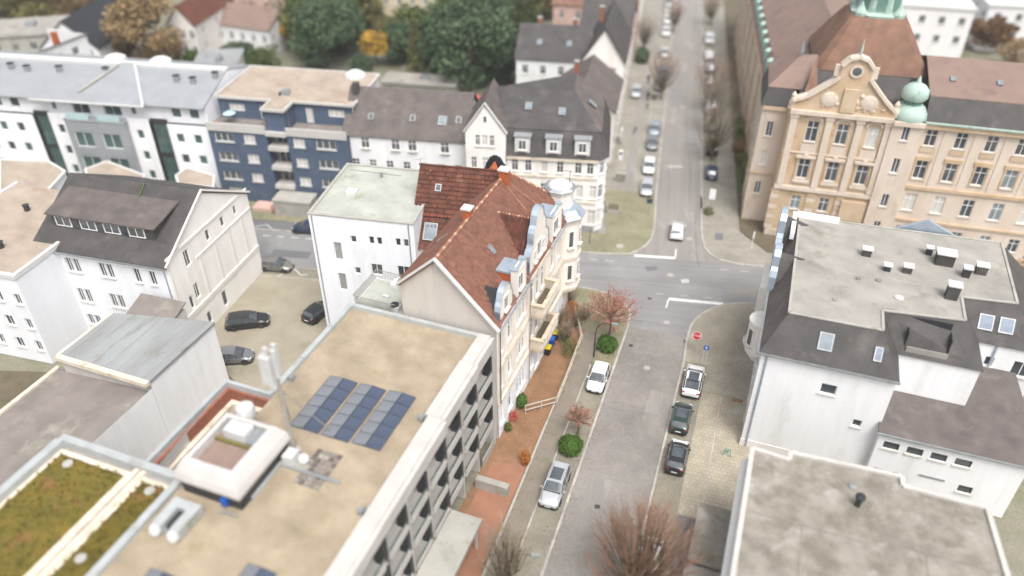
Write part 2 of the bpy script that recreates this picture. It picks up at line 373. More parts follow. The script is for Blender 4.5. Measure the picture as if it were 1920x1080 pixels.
class MB:
    def __init__(self): self.v, self.f = [], []
    def add(self, vs, fs):
        b = len(self.v)
        self.v += [tuple(p) for p in vs]
        self.f += [tuple(b + i for i in q) for q in fs]
    def quad(self, a, b, c, d): self.add((a, b, c, d), ((0, 1, 2, 3),))
    def tri(self, a, b, c): self.add((a, b, c), ((0, 1, 2),))
    def box(self, x0, x1, y0, y1, z0, z1):
        self.add(((x0, y0, z0), (x1, y0, z0), (x1, y1, z0), (x0, y1, z0), (x0, y0, z1), (x1, y0, z1), (x1, y1, z1), (x0, y1, z1)),
                 ((0, 3, 2, 1), (4, 5, 6, 7), (0, 1, 5, 4), (1, 2, 6, 5), (2, 3, 7, 6), (3, 0, 4, 7)))
        return self
    def prism(self, poly, z0, z1, bottom=True):
        n = len(poly)
        b = len(self.v)
        self.v += [(p[0], p[1], z0) for p in poly] + [(p[0], p[1], z1) for p in poly]
        self.f.append(tuple(b + n + i for i in range(n)))
        if bottom: self.f.append(tuple(b + n - 1 - i for i in range(n)))
        for i in range(n):
            j = (i + 1) % n
            self.f.append((b + i, b + j, b + n + j, b + n + i))
        return self
    def slab(self, poly, th):
        """plate under a 3-D polygon (counter-clockwise from above/outside), th thick along the normal"""
        P = [Vector(p) for p in poly]
        nn = Vector((0, 0, 0))
        for i in range(len(P)): nn += P[i].cross(P[(i + 1) % len(P)])
        nn.normalize()
        n, b = len(P), len(self.v)
        self.v += [tuple(p) for p in P] + [tuple(p - nn * th) for p in P]
        self.f.append(tuple(b + i for i in range(n)))
        self.f.append(tuple(b + 2 * n - 1 - i for i in range(n)))
        for i in range(n):
            j = (i + 1) % n
            self.f.append((b + j, b + i, b + n + i, b + n + j))
        return self
    def beam(self, a, b, w, h=None):
        """square bar from a to b"""
        a, b = Vector(a), Vector(b)
        h = h or w
        d = (b - a).normalized()
        up = Vector((0, 0, 1)) if abs(d.z) < 0.95 else Vector((0, 1, 0))
        s = d.cross(up).normalized() * (w / 2)
        t = s.cross(d).normalized() * (h / 2)
        self.add((a - s - t, a + s - t, a + s + t, a - s + t, b - s - t, b + s - t, b + s + t, b - s + t),
                 ((0, 1, 2, 3), (7, 6, 5, 4), (4, 5, 1, 0), (5, 6, 2, 1), (6, 7, 3, 2), (7, 4, 0, 3)))
        return self
    def tube(self, pts, rads, n=6, cap=True):
        pts = [Vector(p) for p in pts]
        b = len(self.v)
        for i, p in enumerate(pts):
            d = (pts[min(i + 1, len(pts) - 1)] - pts[max(i - 1, 0)]).normalized()
            up = Vector((0, 0, 1)) if abs(d.z) < 0.9 else Vector((1, 0, 0))
            s = d.cross(up).normalized()
            t = s.cross(d)
            r = rads[i] if isinstance(rads, (list, tuple)) else rads
            for k in range(n):
                a = 2 * math.pi * k / n
                self.v.append(tuple(p + s * (r * math.cos(a)) + t * (r * math.sin(a))))
        for i in range(len(pts) - 1):
            for k in range(n):
                k2 = (k + 1) % n
                self.f.append((b + i * n + k2, b + i * n + k, b + (i + 1) * n + k, b + (i + 1) * n + k2))
        if cap:
            self.f.append(tuple(b + k for k in range(n)))
            e = b + (len(pts) - 1) * n
            self.f.append(tuple(e + n - 1 - k for k in range(n)))
        return self
    def lathe(self, prof, n=16, c=(0, 0), rot=0.0):
        """prof: list of (radius, z), from bottom to top"""
        b = len(self.v)
        for r, z in prof:
            for k in range(n):
                a = 2 * math.pi * k / n + rot
                self.v.append((c[0] + r * math.cos(a), c[1] + r * math.sin(a), z))
        for i in range(len(prof) - 1):
            for k in range(n):
                k2 = (k + 1) % n
                self.f.append((b + i * n + k, b + i * n + k2, b + (i + 1) * n + k2, b + (i + 1) * n + k))
        self.f.append(tuple(b + n - 1 - k for k in range(n)))
        e = b + (len(prof) - 1) * n
        self.f.append(tuple(e + k for k in range(n)))
        return self
    def mesh(self, name, m, smooth=False):
        me = bpy.data.meshes.new(name)
        me.from_pydata(self.v, [], self.f)
        me.materials.append(material(m))
        if smooth:
            me.shade_smooth()
            me.set_sharp_from_angle(angle=R(38))
        me.update()
        return me
    def build(self, name, m, parent=None, loc=None, rz=0.0, smooth=False, kind=None):
        o = bpy.data.objects.new(name, self.mesh(name, m, smooth))
        if loc is not None: o.location = loc
        if rz: o.rotation_euler = (0, 0, rz)
        link(o, parent)
        if kind: o['kind'] = kind
        return o
def inst(name, me, parent=None, loc=(0, 0, 0), rz=0.0, rot=None):
    o = bpy.data.objects.new(name, me)
    o.location = loc
    o.rotation_euler = rot if rot else (0, 0, rz)
    return link(o, parent)

# ------------------------------------------------------------------ windows and walls
WCACHE = {}
def window_meshes(w, h, style, fm):
    key = (round(w, 2), round(h, 2), style, fm)
    if key in WCACHE: return WCACHE[key]
    f = MB()
    t = 0.07 if w < 1.6 else 0.09
    a, b = w / 2, h / 2
    f.box(-a, -a + t, -.04, .04, -b, b).box(a - t, a, -.04, .04, -b, b)
    f.box(-a + t, a - t, -.04, .04, b - t, b).box(-a + t, a - t, -.04, .04, -b, -b + t)
    if style in ('two', 'cross'): f.box(-.035, .035, -.035, .035, -b + t, b - t)
    if style == 'cross':
        zt = b - h * 0.33
        f.box(-a + t, -.035, -.036, .036, zt - .035, zt + .035).box(.035, a - t, -.036, .036, zt - .035, zt + .035)
    if style == 'three':
        for x in (-w / 6, w / 6): f.box(x - .04, x + .04, -.035, .035, -b + t, b - t)
    if style == 'grid':
        n = max(2, round(w / 0.9))
        for i in range(1, n):
            x = -a + w * i / n
            f.box(x - .03, x + .03, -.035, .035, -b + t, b - t)
        m = max(2, round(h / 1.1))
        for i in range(1, m):
            z = -b + h * i / m
            f.box(-a + t, a - t, -.03, .03, z - .03, z + .03)
    p = MB().box(-a + t * .5, a - t * .5, .0, .02, -b + t * .5, b - t * .5)
    s = MB().box(-a - .1, a + .1, -.30, .05, -b - .09, -b - .005)
    fr = f.mesh('window', fm)
    sm = s.mesh('sill', 'sill_stone')
    WCACHE[key] = (fr, p, sm, {})
    return WCACHE[key]
def put_window(root, p0, t, u, z, w, h, style='cross', fm='white_joinery', glass='glass_dark', sill=True, inset=0.16, base=0.0):
    fr, pb, sm, panes = window_meshes(w, h, style, fm)
    g = glass if isinstance(glass, str) else rng.choice(glass)
    if g not in panes: panes[g] = pb.mesh('pane', g)
    nx, ny = t[1], -t[0]
    x, y = p0[0] + t[0] * u - nx * inset, p0[1] + t[1] * u - ny * inset
    o = inst('window', fr, root, (x, y, z + base), math.atan2(t[1], t[0]))
    inst('pane', panes[g], o)
    if sill: inst('sill', sm, o)
    return o
def wall(root, p0, p1, z0, z1, m, wins=(), name='wall', depth=0.26, top=None, fm='white_joinery', glass=('glass_dark', 'glass_dark', 'glass_grey', 'curtain'),
         sill=True, style='cross', extra=()):
    """one wall from p0 to p1 (outside on the right of travel) with real openings.
    wins: (u, zc, w, h[, style[, glass]]); top: extra outline points (u, z) above z1 for a gable"""
    dx, dy = p1[0] - p0[0], p1[1] - p0[1]
    Ln = math.hypot(dx, dy)
    t = (dx / Ln, dy / Ln)
    n = (t[1], -t[0])
    holes = [(q[0] - q[2] / 2, q[0] + q[2] / 2, q[1] - q[3] / 2, q[1] + q[3] / 2) for q in wins if q[1] + q[3] / 2 < z1] + list(extra)
    us = sorted({0.0, Ln} | {round(a, 4) for h in holes for a in h[:2]})
    zs = sorted({z0, z1} | {round(a, 4) for h in holes for a in h[2:]})
    b = MB()
    def P(u, z, d=0.0): return (p0[0] + t[0] * u - n[0] * d, p0[1] + t[1] * u - n[1] * d, z)
    for i in range(len(us) - 1):
        run = None
        for j in range(len(zs) - 1):
            uc, zc = (us[i] + us[i + 1]) / 2, (zs[j] + zs[j + 1]) / 2
            inside = any(h[0] < uc < h[1] and h[2] < zc < h[3] for h in holes)
            if not inside:
                if run is None: run = zs[j]
                if j == len(zs) - 2: b.quad(P(us[i], run), P(us[i + 1], run), P(us[i + 1], z1), P(us[i], z1))
            elif run is not None:
                b.quad(P(us[i], run), P(us[i + 1], run), P(us[i + 1], zs[j]), P(us[i], zs[j]))
                run = None
    for (a, c, e, g) in holes:
        b.quad(P(a, e), P(c, e), P(c, e, depth), P(a, e, depth))
        b.quad(P(a, g, depth), P(c, g, depth), P(c, g), P(a, g))
        b.quad(P(a, e), P(a, e, depth), P(a, g, depth), P(a, g))
        b.quad(P(c, e, depth), P(c, e), P(c, g), P(c, g, depth))
    if top:
        pts = [P(0, z1), P(Ln, z1)] + [P(u, z) for u, z in top]
        b.add(pts, (tuple(range(len(pts))),))
    o = b.build(name, m, root)
    for q in wins:
        st = q[4] if len(q) > 4 and q[4] else style
        gl = q[5] if len(q) > 5 and q[5] else glass
        put_window(root, p0, t, q[0], q[1], q[2], q[3], st, fm, gl, sill)
    return o
def band(root, p0, p1, z0, z1, out, m, name='string_course'):
    dx, dy = p1[0] - p0[0], p1[1] - p0[1]
    Ln = math.hypot(dx, dy)
    t = (dx / Ln, dy / Ln)
    n = (t[1], -t[0])
    b = MB()
    b.prism([(p0[0] - n[0] * .02, p0[1] - n[1] * .02), (p0[0] + n[0] * out, p0[1] + n[1] * out), (p1[0] + n[0] * out, p1[1] + n[1] * out), (p1[0] - n[0] * .02, p1[1] - n[1] * .02)][::1], z0, z1)
    # orient outward
    b.f = [tuple(f) for f in b.f]
    return b.build(name, m, root)
def skylight(root, c, ux, uy, w, h, glass='glass_sky', name='skylight'):
    """roof window lying on a slope: centre c, unit vectors along and up the slope"""
    ux, uy = Vector(ux).normalized(), Vector(uy).normalized()
    nz = ux.cross(uy).normalized()
    mtx = Matrix((ux, uy, nz)).transposed()
    f = MB()
    a, b, t = w / 2, h / 2, 0.09
    f.box(-a, -a + t, -b, b, -.05, .09).box(a - t, a, -b, b, -.05, .09).box(-a + t, a - t, b - t, b, -.05, .09).box(-a + t, a - t, -b, -b + t, -.05, .09)
    o = f.build(name, 'steel', root, c)
    o.rotation_euler = mtx.to_euler()
    MB().box(-a + t, a - t, -b + t, b - t, 0, .05).build('pane', glass, o)
    return o
def roof(root, poly, m, th=0.18, name='roof', parent=None):
    return MB().slab(poly, th).build(name, m, root)

def in_poly(x, y, poly):
    c = False
    j = len(poly) - 1
    for i in range(len(poly)):
        if (poly[i][1] > y) != (poly[j][1] > y) and x < (poly[j][0] - poly[i][0]) * (y - poly[i][1]) / (poly[j][1] - poly[i][1]) + poly[i][0]:
            c = not c
        j = i
    return c
def tiles(root, poly, m, tw=0.30, tl=0.36, name='roof_tiles', holes=(), lift=0.03, ux=None, hump=0.08, step=0.055):
    """pantiles laid in courses over a 3-D roof polygon whose lower edge is poly[0]-poly[1]"""
    P = [Vector(p) for p in poly]
    ux = Vector(ux) if ux else (P[1] - P[0]).normalized()
    nn = Vector((0, 0, 0))
    for i in range(len(P)): nn += P[i].cross(P[(i + 1) % len(P)])
    nn.normalize()
    uy = nn.cross(ux).normalized()
    q = [((p - P[0]).dot(ux), (p - P[0]).dot(uy)) for p in P]
    x0, x1 = min(a for a, _ in q), max(a for a, _ in q)
    y0, y1 = min(b for _, b in q), max(b for _, b in q)
    b = MB()
    r = random.Random(5)
    prof = ((0.0, -0.02), (0.42, -0.02), (0.58, hump), (0.88, hump), (1.0, -0.02))
    y = y0
    while y < y1 - 0.1:
        x = x0
        while x < x1 - 0.05:
            cx, cy = x + tw / 2, y + tl / 2
            if in_poly(cx, cy, q) and in_poly(x + .04, cy, q) and in_poly(x + tw - .04, cy, q) and not any(h[0] < cx < h[1] and h[2] < cy < h[3] for h in holes):
                j = r.uniform(-.006, .006)
                lo = [P[0] + ux * (x + tw * a) + uy * (y - 0.03) + nn * (lift + step + hgt + j) for a, hgt in prof]
                hi = [P[0] + ux * (x + tw * a) + uy * (y + tl) + nn * (lift + hgt + j) for a, hgt in prof]
                k = len(b.v)
                b.v += [tuple(p) for p in lo] + [tuple(p) for p in hi] + [tuple(p - nn * (step + 0.01)) for p in lo]
                for i in range(4):
                    b.f.append((k + i, k + i + 1, k + 5 + i + 1, k + 5 + i))
                    b.f.append((k + 10 + i, k + 10 + i + 1, k + i + 1, k + i))
            x += tw
        y += tl
    return b.build(name, m, root, kind='stuff')

# ------------------------------------------------------------------ foliage
def leaf_cloud(b, c, r, n, size, rg, shell=0.45, flat=0.0):
    cx, cy, cz = c
    for _ in range(n):
        while True:
            x, y, z = rg.uniform(-1, 1), rg.uniform(-1, 1), rg.uniform(-1, 1)
            d = x * x + y * y + z * z
            if shell * shell < d < 1: break
        p = Vector((cx + x * r[0], cy + y * r[1], cz + z * r[2]))
        a = Vector((rg.gauss(0, 1), rg.gauss(0, 1), rg.gauss(0, 1) * (1 - flat))).normalized()
        t = a.cross(Vector((rg.gauss(0, 1), rg.gauss(0, 1), rg.gauss(0, 1)))).normalized()
        s = size * rg.uniform(0.6, 1.35)
        a, t = a * s, t * s * 0.6
        b.add((p - a, p - t, p + a, p + t), ((0, 1, 2, 3),))
def leafy_tree(name, label, cat, loc, h, r, leaf, group=None, n=1600, size=0.32, trunk=0.22, seed=1, conical=False, base=0.18, bark='bark'):
    rg = random.Random(seed)
    t = thing(name, label, cat, loc, 0, 0.0, group)
    tb = MB()
    tb.tube([(0, 0, -0.1), (0.05 * h * rg.uniform(-.3, .3), 0, h * .35), (0, 0.02 * h, h * .72)], [trunk, trunk * .75, trunk * .3], 7)
    blobs = []
    nb = 26 if r > 4 else 16
    for i in range(nb):
        if conical:
            q = (i + 0.5) / nb
            rr = r * (1 - q) * 0.9 + 0.25
            a = i * 2.4
            blobs.append((math.cos(a) * rr * .45, math.sin(a) * rr * .45, h * (base + (1 - base) * q), rr * .75, rr * .75, h * .10 + .2))
        else:
            a, e = rg.uniform(0, 6.28), rg.uniform(-1, 1)
            k = math.sqrt(max(0, 1 - e * e)) * rg.uniform(.3, .78)
            zc = h * (base + (1 - base) * 0.5)
            blobs.append((math.cos(a) * k * r, math.sin(a) * k * r, zc + e * h * (1 - base) * .38, r * rg.uniform(.30, .5), r * rg.uniform(.30, .5), h * rg.uniform(.10, .19)))
    for bl in blobs:
        st = (0, 0, min(h * .7, max(h * .15, bl[2] - h * .2)))
        tb.tube([st, ((st[0] + bl[0]) / 2, (st[1] + bl[1]) / 2, (st[2] + bl[2]) / 2 + .05 * h), bl[:3]], [trunk * .4, trunk * .25, .02], 4)
    tb.build('trunk', bark, t)
    b = MB()
    per = n // nb
    for bl in blobs: leaf_cloud(b, bl[:3], bl[3:], per, size, rg)
    b.build('crown', leaf, t)
    return t
def bare_tree(name, label, loc, h, r, group=None, seed=1, n=60, twig='twig_grey', bark='bark', trunk=0.16, fork=0.22, droop=0.0, fan=1.0, thin=1.0, cat='tree', sub=5):
    """leafless tree: short trunk, many long upright limbs fanning out, fine twigs at their ends"""
    rg = random.Random(seed)
    t = thing(name, label, cat, loc, 0, 0.0, group)
    tb, cb = MB(), MB()
    fz = h * fork
    tb.tube([(0, 0, -.1), (rg.uniform(-.06, .06), rg.uniform(-.06, .06), fz * .6), (0, 0, fz * 1.05)], [trunk * 1.2, trunk, trunk * .95], 8)
    for i in range(n):
        a = i * 2.39996 + rg.uniform(-.25, .25)
        q = math.sqrt((i + .5) / n)
        rr = r * q * rg.uniform(.85, 1.1)
        zz = h * (1 - 0.34 * q * q * fan - rg.uniform(0, .10)) - droop * q
        z0 = fz * rg.uniform(.8, 1.35)
        p0 = Vector((0, 0, z0))
        tip = Vector((math.cos(a) * rr, math.sin(a) * rr, zz))
        m1 = p0.lerp(tip, .33) + Vector((math.cos(a), math.sin(a), 0)) * rr * .17 - Vector((0, 0, .05 * h))
        m2 = p0.lerp(tip, .68) + Vector((math.cos(a), math.sin(a), 0)) * rr * .10 + Vector((rg.uniform(-.15, .15), rg.uniform(-.15, .15), 0))
        w = (0.032 + 0.03 * rg.random()) * thin
        tb.tube([p0, m1, m2], [w * 1.7, w * 1.1, w * .75], 4, cap=False)
        cb.tube([m2, m2.lerp(tip, .55) + Vector((rg.uniform(-.1, .1), rg.uniform(-.1, .1), 0)), tip], [w * .7, w * .5, .008], 3, cap=False)
        for k in range(sub):
            s0 = m1.lerp(m2, rg.uniform(.3, 1)) if k % 2 else m2.lerp(tip, rg.uniform(0, .8))
            d = Vector((math.cos(a) * .4 + rg.gauss(0, .42), math.sin(a) * .4 + rg.gauss(0, .42), 1.0)).normalized() * h * rg.uniform(.09, .2)
            e = s0 + d
            mm = s0.lerp(e, .5) + Vector((rg.gauss(0, .05), rg.gauss(0, .05), 0))
            cb.tube([s0, mm, e], [w * .42, w * .3, .006], 3, cap=False)
    tb.build('trunk', bark, t)
    cb.build('crown', twig, t)
    return t
def bush(name, label, loc, r, leaf, cat='bush', group=None, n=900, size=0.11, seed=3, core=True, z=None):
    rg = random.Random(seed)
    t = thing(name, label, cat, loc, 0, 0, group)
    zc = z if z is not None else r[2] * .85
    b = MB()
    if core:
        prof = [(r[0] * .80 * math.cos(a), zc + r[2] * .80 * math.sin(a)) for a in [(-1.2 + 2.6 * i / 7) for i in range(8)]]
        cb = MB().lathe([(max(.02, p[0]), max(.0, p[1])) for p in prof], 14)
        cb.v = [(x * (1 + rg.uniform(-.06, .06)), y * (r[1] / r[0]) * (1 + rg.uniform(-.06, .06)), q) for x, y, q in cb.v]
        cb.build('stems', leaf, t)
    leaf_cloud(b, (0, 0, zc), r, n, size, rg, shell=0.78 if core else 0.2)
    p1, p2 = rg.uniform(0, 6), rg.uniform(0, 6)
    def lump(x, y, q):
        a = math.atan2(y, x)
        k = 1 + .07 * math.sin(3 * a + p1) * math.sin(2.5 * q + p2) + .05 * math.sin(7 * a + p2)
        return (x * k, y * k, q * (1 + .05 * math.sin(2 * a + p2)))
    b.v = [lump(*p) for p in b.v]
    b.v = [(x, y, max(q, 0.02)) for x, y, q in b.v]
    b.build('foliage', leaf, t)
    return t

# ================================================================== SETTING: ground, roads, pavements
ST = Frame((7.88, 53.74), 18.55)      # near street: x = 0 left kerb, 6.65 right kerb
CR = Frame((7.6, 83.0), 7.6)          # cross street: x east, y = 0 dashed line, carriageway -6.5 .. 1.25
FA = Frame((20.08, 96.34), 11.2)      # far street: x = 0 left kerb, 6.2 right kerb
HO = Frame((-1.31, 52.13), 20.7)      # red-roofed house and office block: x = 0 street front, y = 0 party wall

def sheet(name, pts, z, m, kind='structure'):
    b = MB()
    b.add([(p[0], p[1], z) for p in pts], (tuple(range(len(pts))),))
    o = b.build(name, m)
    o['kind'] = kind
    return o
def raised(name, pts, z, m, z0=-0.04):
    P = [(p[0], p[1]) for p in pts]
    a = sum(P[i][0] * P[(i + 1) % len(P)][1] - P[(i + 1) % len(P)][0] * P[i][1] for i in range(len(P)))
    if a < 0: P.reverse()
    o = MB().prism(P, z0, z).build(name, m)
    o['kind'] = 'structure'
    return o
def strip(pts, w, z0, z1):
    """ribbon of width w to the left and right of a polyline, as a low solid"""
    b = MB()
    P = [Vector((p[0], p[1])) for p in pts]
    L_, R_ = [], []
    for i, p in enumerate(P):
        d = (P[min(i + 1, len(P) - 1)] - P[max(i - 1, 0)]).normalized()
        n = Vector((d.y, -d.x)) * w / 2
        L_.append(p - n); R_.append(p + n)
    for i in range(len(P) - 1):                        # separate stones about a metre long, thin joints
        n = max(1, min(160, round((P[i + 1] - P[i]).length)))
        for k in range(n):
            a, c = (k + .012) / n, (k + 1 - .012) / n
            b.prism([R_[i].lerp(R_[i + 1], a), R_[i].lerp(R_[i + 1], c), L_[i].lerp(L_[i + 1], c), L_[i].lerp(L_[i + 1], a)], z0, z1)
    return b
def kerb(pts, w=0.22, z=0.125): 
    o = strip(pts, w, -0.04, z).build('kerb', 'kerb_stone')
    o['kind'] = 'structure'
    return o
def rect(fr, x0, x1, y0, y1): return [fr.w(x0, y0), fr.w(x1, y0), fr.w(x1, y1), fr.w(x0, y1)]

sheet('ground', [(-1500, -1500), (1500, -1500), (1500, 2500), (-1500, 2500)], -0.05, 'earth')
sheet('near_street', rect(ST, -0.1, 6.8, -60, 19.5), 0.0, 'street_setts')
sheet('junction', rect(ST, -9, 20, 16.3, 30), 0.003, 'asphalt')
sheet('far_street', rect(FA, -0.15, 6.35, -8, 330), 0.004, 'asphalt_far')
sheet('cross_street', rect(CR, -130, 90, -6.6, 1.35), 0.007, 'asphalt')
sheet('junction_mouth', [CR.w(3, 1.0), CR.w(22, 1.0), CR.w(22, 14), CR.w(3, 14)], 0.0015, 'asphalt_far')

# --- west side of the near street
raised('parking_lane', rect(ST, -2.4, -0.15, -60, 8.6), 0.04, 'parking_setts')
raised('pavement', rect(ST, -4.4, -2.55, -60, 14), 0.10, 'footway_tar')
kerb([ST.w(-2.47, -60), ST.w(-2.47, 8.6)], 0.13, 0.13)
SWC = [G(1178, 603), G(1182, 592), G(1180, 582), G(1168, 566), G(1145, 552), G(1113, 544), G(1073, 537)]
raised('pavement', [ST.w(-2.4, 8.6), ST.w(-0.15, 8.6), ST.w(-0.15, 16.5)] + SWC + [CR.w(-17, -6.6), CR.w(-17, -10.2), CR.w(-4, -9.8), HO.w(1.0, 19.0), ST.w(-4.42, 14.0), ST.w(-2.4, 14.0)], 0.11, 'mossy_slabs')
kerb([ST.w(-0.07, -60), ST.w(-0.07, 16.5)] + SWC + [CR.w(-23, -6.5)])
raised('front_yard', [HO.w(-0.1, -34), HO.w(4.9, -34), ST.w(-4.42, -18), ST.w(-4.42, 14.0), HO.w(1.0, 19.0), HO.w(-0.1, 19)], 0.06, 'yard_pavers')
raised('terracotta_path', [HO.w(0.6, -30), HO.w(3.9, -30), HO.w(3.7, -2.2), HO.w(0.6, -2.8)], 0.075, 'terracotta_floor')

# --- east side of the near street
raised('parking_lane', rect(ST, 6.85, 9.15, -60, 12.2), 0.04, 'parking_setts')
raised('pavement', rect(ST, 9.15, 15.0, -60, 8.2), 0.06, 'footway_slabs')
SEC = [G(1287, 640), G(1294.5, 613.5), G(1303, 600), G(1318, 588), G(1335, 579), G(1357, 572), G(1385, 569), G(1415, 569)]
raised('pavement', [ST.w(9.15, 12.2), ST.w(6.85, 12.2)] + SEC + [CR.w(55, -6.7), CR.w(55, -11), ST.w(15, 8.2), ST.w(9.15, 8.2)], 0.11, 'corner_setts')
kerb([ST.w(6.73, -60), ST.w(6.73, 12.2)] + SEC + [CR.w(60, -6.65)])
kerb([ST.w(11.1, -40), ST.w(11.1, 8)], 0.10, 0.068)

# --- north-west corner and west side of the far street
NWC = [G(1229.3, 385), G(1227, 425), G(1222, 446), G(1212, 460), G(1196, 470), G(1180, 477), G(1130, 476), G(1073, 472)]
raised('pavement', [FA.w(-2.35, 3.2), FA.w(-0.15, 3.2)] + NWC + [CR.w(-20, 1.45), CR.w(-20, 9.0), CR.w(4, 6.0), FA.w(-7.5, 3.2)], 0.11, 'mossy_slabs')
kerb([FA.w(-0.08, 200), FA.w(-0.08, 0)] + NWC + [CR.w(-20, 1.4)])
raised('parking_lane', rect(FA, -2.3, -0.15, 3.2, 220), 0.045, 'far_footway')
raised('pavement', rect(FA, -7.6, -2.45, 3.2, 220), 0.10, 'far_footway')
kerb([FA.w(-2.38, 3.2), FA.w(-2.38, 200)], 0.12, 0.12)
raised('cycle_path', rect(FA, -4.9, -3.6, 3.4, 150), 0.106, 'asphalt_far')

# --- north-east corner, east side of the far street
NEC = [G(1314.4, 370), G(1315, 425), G(1317, 450), G(1321, 465), G(1331, 477), G(1348, 487), G(1380, 495), G(1410, 499), G(1438, 501)]
raised('pavement', [FA.w(8.5, 9), FA.w(6.4, 9)] + NEC + [CR.w(70, 1.45), CR.w(70, 4.2), CR.w(24.5, 4.4), FA.w(11.2, -5), FA.w(11.2, 160), FA.w(8.5, 160)], 0.11, 'far_footway')
kerb([FA.w(6.28, 200), FA.w(6.28, 0)] + NEC + [CR.w(75, 1.4)])
raised('verge', rect(FA, 6.4, 8.4, 9.0, 200), 0.09, 'parking_setts')
raised('palace_garden', [FA.w(11.3, -4.8), CR.w(24.6, 4.5), CR.w(80, 4.3), CR.w(80, 22), FA.w(18, 8), FA.w(16, 120), FA.w(11.3, 120)], 0.10, 'garden_soil')
raised('lawn', [FA.w(11.6, 6), FA.w(13.6, 6), FA.w(13.6, 30), FA.w(11.6, 30)], 0.125, 'lawn')

# --- cross street, western stretch with bays on both sides
raised('parking_lane', rect(CR, -90, -22, 1.5, 3.7), 0.05, 'asphalt_dark')
raised('pavement', rect(CR, -90, -20.05, 3.75, 11), 0.11, 'mossy_slabs')
raised('parking_lane', rect(CR, -90, -19, -8.9, -6.75), 0.03, 'parking_setts')
kerb([CR.w(-90, 1.42), CR.w(-20, 1.42)])
kerb([CR.w(-90, -6.68), CR.w(-19, -6.68)], 0.14, 0.05)
kerb([CR.w(-90, -9.0), CR.w(-19, -9.0)], 0.14, 0.10)
raised('car_park', [G(492, 512), CR.w(-17, -9.1), HO.w(-14.0, 14), HO.w(-13.9, -13), HO.w(-28.2, -13), HO.w(-28.2, -2), (-34.4, 65.2)], 0.035, 'lot_gravel')
raised('back_garden', [HO.w(-38.6, -22), HO.w(-38.6, -5), (-58, 62), (-75, 70), (-75, 40)], 0.03, 'garden_soil')
raised('lawn', [(-24, 107), (2, 103), (9, 128), (-24, 134)], 0.03, 'lawn')

# --- painted markings
def paint(pts, w, m='road_paint', z=0.013):
    b = MB()
    P = [Vector((p[0], p[1])) for p in pts]
    for i in range(len(P) - 1):
        d = (P[i + 1] - P[i]).normalized()
        n = Vector((d.y, -d.x)) * w / 2
        e = d * (w / 2 if 0 < i else 0)
        b.add([(*(P[i] - e - n), z + i * 0.0006), (*(P[i] - e + n), z + i * 0.0006), (*(P[i + 1] + n), z + i * 0.0006), (*(P[i + 1] - n), z + i * 0.0006)], ((0, 1, 2, 3),))
    o = b.build('road_marking', m)
    o['kind'] = 'structure'
paint([G(1189, 479), G(1266, 484)], 0.50)
paint([G(1266.5, 482), G(1267.5, 467)], 0.16)
paint([G(1254, 560.5), G(1356, 570)], 0.50)
paint([G(1253.5, 561), G(1249, 577)], 0.16)
for i in range(-42, 3):
    x = i * 1.95 + 0.2
    paint([CR.w(x, 0), CR.w(x + 1.0, 0)], 0.15, 'road_paint' if i < -10 else 'worn_paint')
for x in (18.2, 20.7, 23.6, 26.4, 29): paint([CR.w(x, -0.1), CR.w(x + 1.1, -0.1)], 0.14, 'worn_paint')
for x in (10.3, 13.2, 16.0): paint([CR.w(x, -6.3), CR.w(x + 0.9, -6.3)], 0.12, 'worn_paint')
paint([CR.w(-45, 1.6), CR.w(-43.8, 2.9), CR.w(-42.9, 1.9), CR.w(-41.2, 2.6), CR.w(-40.2, 1.7)], 0.12, 'road_paint', 0.058)
paint([CR.w(-28.6, 1.75), CR.w(-27.3, 3.6)], 0.12, 'road_paint', 0.058)
paint([CR.w(-35.3, -8.8), CR.w(-33.8, -7.0), CR.w(-32.6, -8.2), CR.w(-31.8, -7.9)], 0.12, 'road_paint', 0.036)
for a in (21.5, 28.0, 44.0, 60.0): paint([FA.w(-2.3, a), FA.w(-0.2, a + 0.1)], 0.12, 'worn_paint', 0.052)
# covers and patches in the carriageway
def disc(c, r, m, z, name='manhole_cover'):
    o = MB().lathe([(r, z - 0.012), (r, z), (r * .82, z), (r * .8, z - .004)], 20).build(name, m, None, (c[0], c[1], 0))
    o['kind'] = 'structure'
for px, py, r in ((1293, 448, .42), (1257, 516, .42), (1278, 119, .42), (1279, 201, .42), (1250, 605, .36), (1213, 690, .34)):
    disc(G(px, py), r, 'concrete', 0.017)
sheet('road_patch', [G(1276, 524), G(1291, 523), G(1293, 530), G(1279, 531)], 0.0115, 'worn_paint')
sheet('road_patch', [G(1208, 500), G(1231, 499), G(1233, 506), G(1214, 509)], 0.0110, 'asphalt_dark')
sheet('road_patch', [G(1184, 560), G(1200, 545), G(1268, 542), G(1262, 556), G(1236, 590), G(1196, 594)], 0.0090, 'asphalt')
sheet('road_patch', [FA.w(1.0, 12.0), FA.w(3.4, 12.4), FA.w(3.3, 13.0), FA.w(0.9, 12.6)], 0.0085, 'worn_paint')
def crack(pts, w=0.045):
    b = MB()
    P = [G(*p) for p in pts]
    for i in range(len(P) - 1):
        d = (P[i + 1] - P[i]).normalized()
        n = Vector((d.y, -d.x, 0)) * w / 2
        z = Vector((0, 0, 0.0125 + 0.0003 * i))
        b.quad(P[i] - n + z, P[i] + n + z, P[i + 1] + n + z, P[i + 1] - n + z)
    o = b.build('tar_seam', 'dark_metal')
    o['kind'] = 'structure'
crack([(1180, 599), (1200, 602), (1222, 604), (1240, 610)])
crack([(1303, 402), (1304, 440), (1306, 478), (1311, 500)])
crack([(1200, 493), (1218, 495), (1234, 497)])
crack([(1205, 533), (1240, 536), (1268, 541)])
sheet('inspection_cover', [G(1340, 438.5), G(1355, 438.5), G(1356, 451.5), G(1341, 451.5)], 0.1225, 'asphalt_dark')
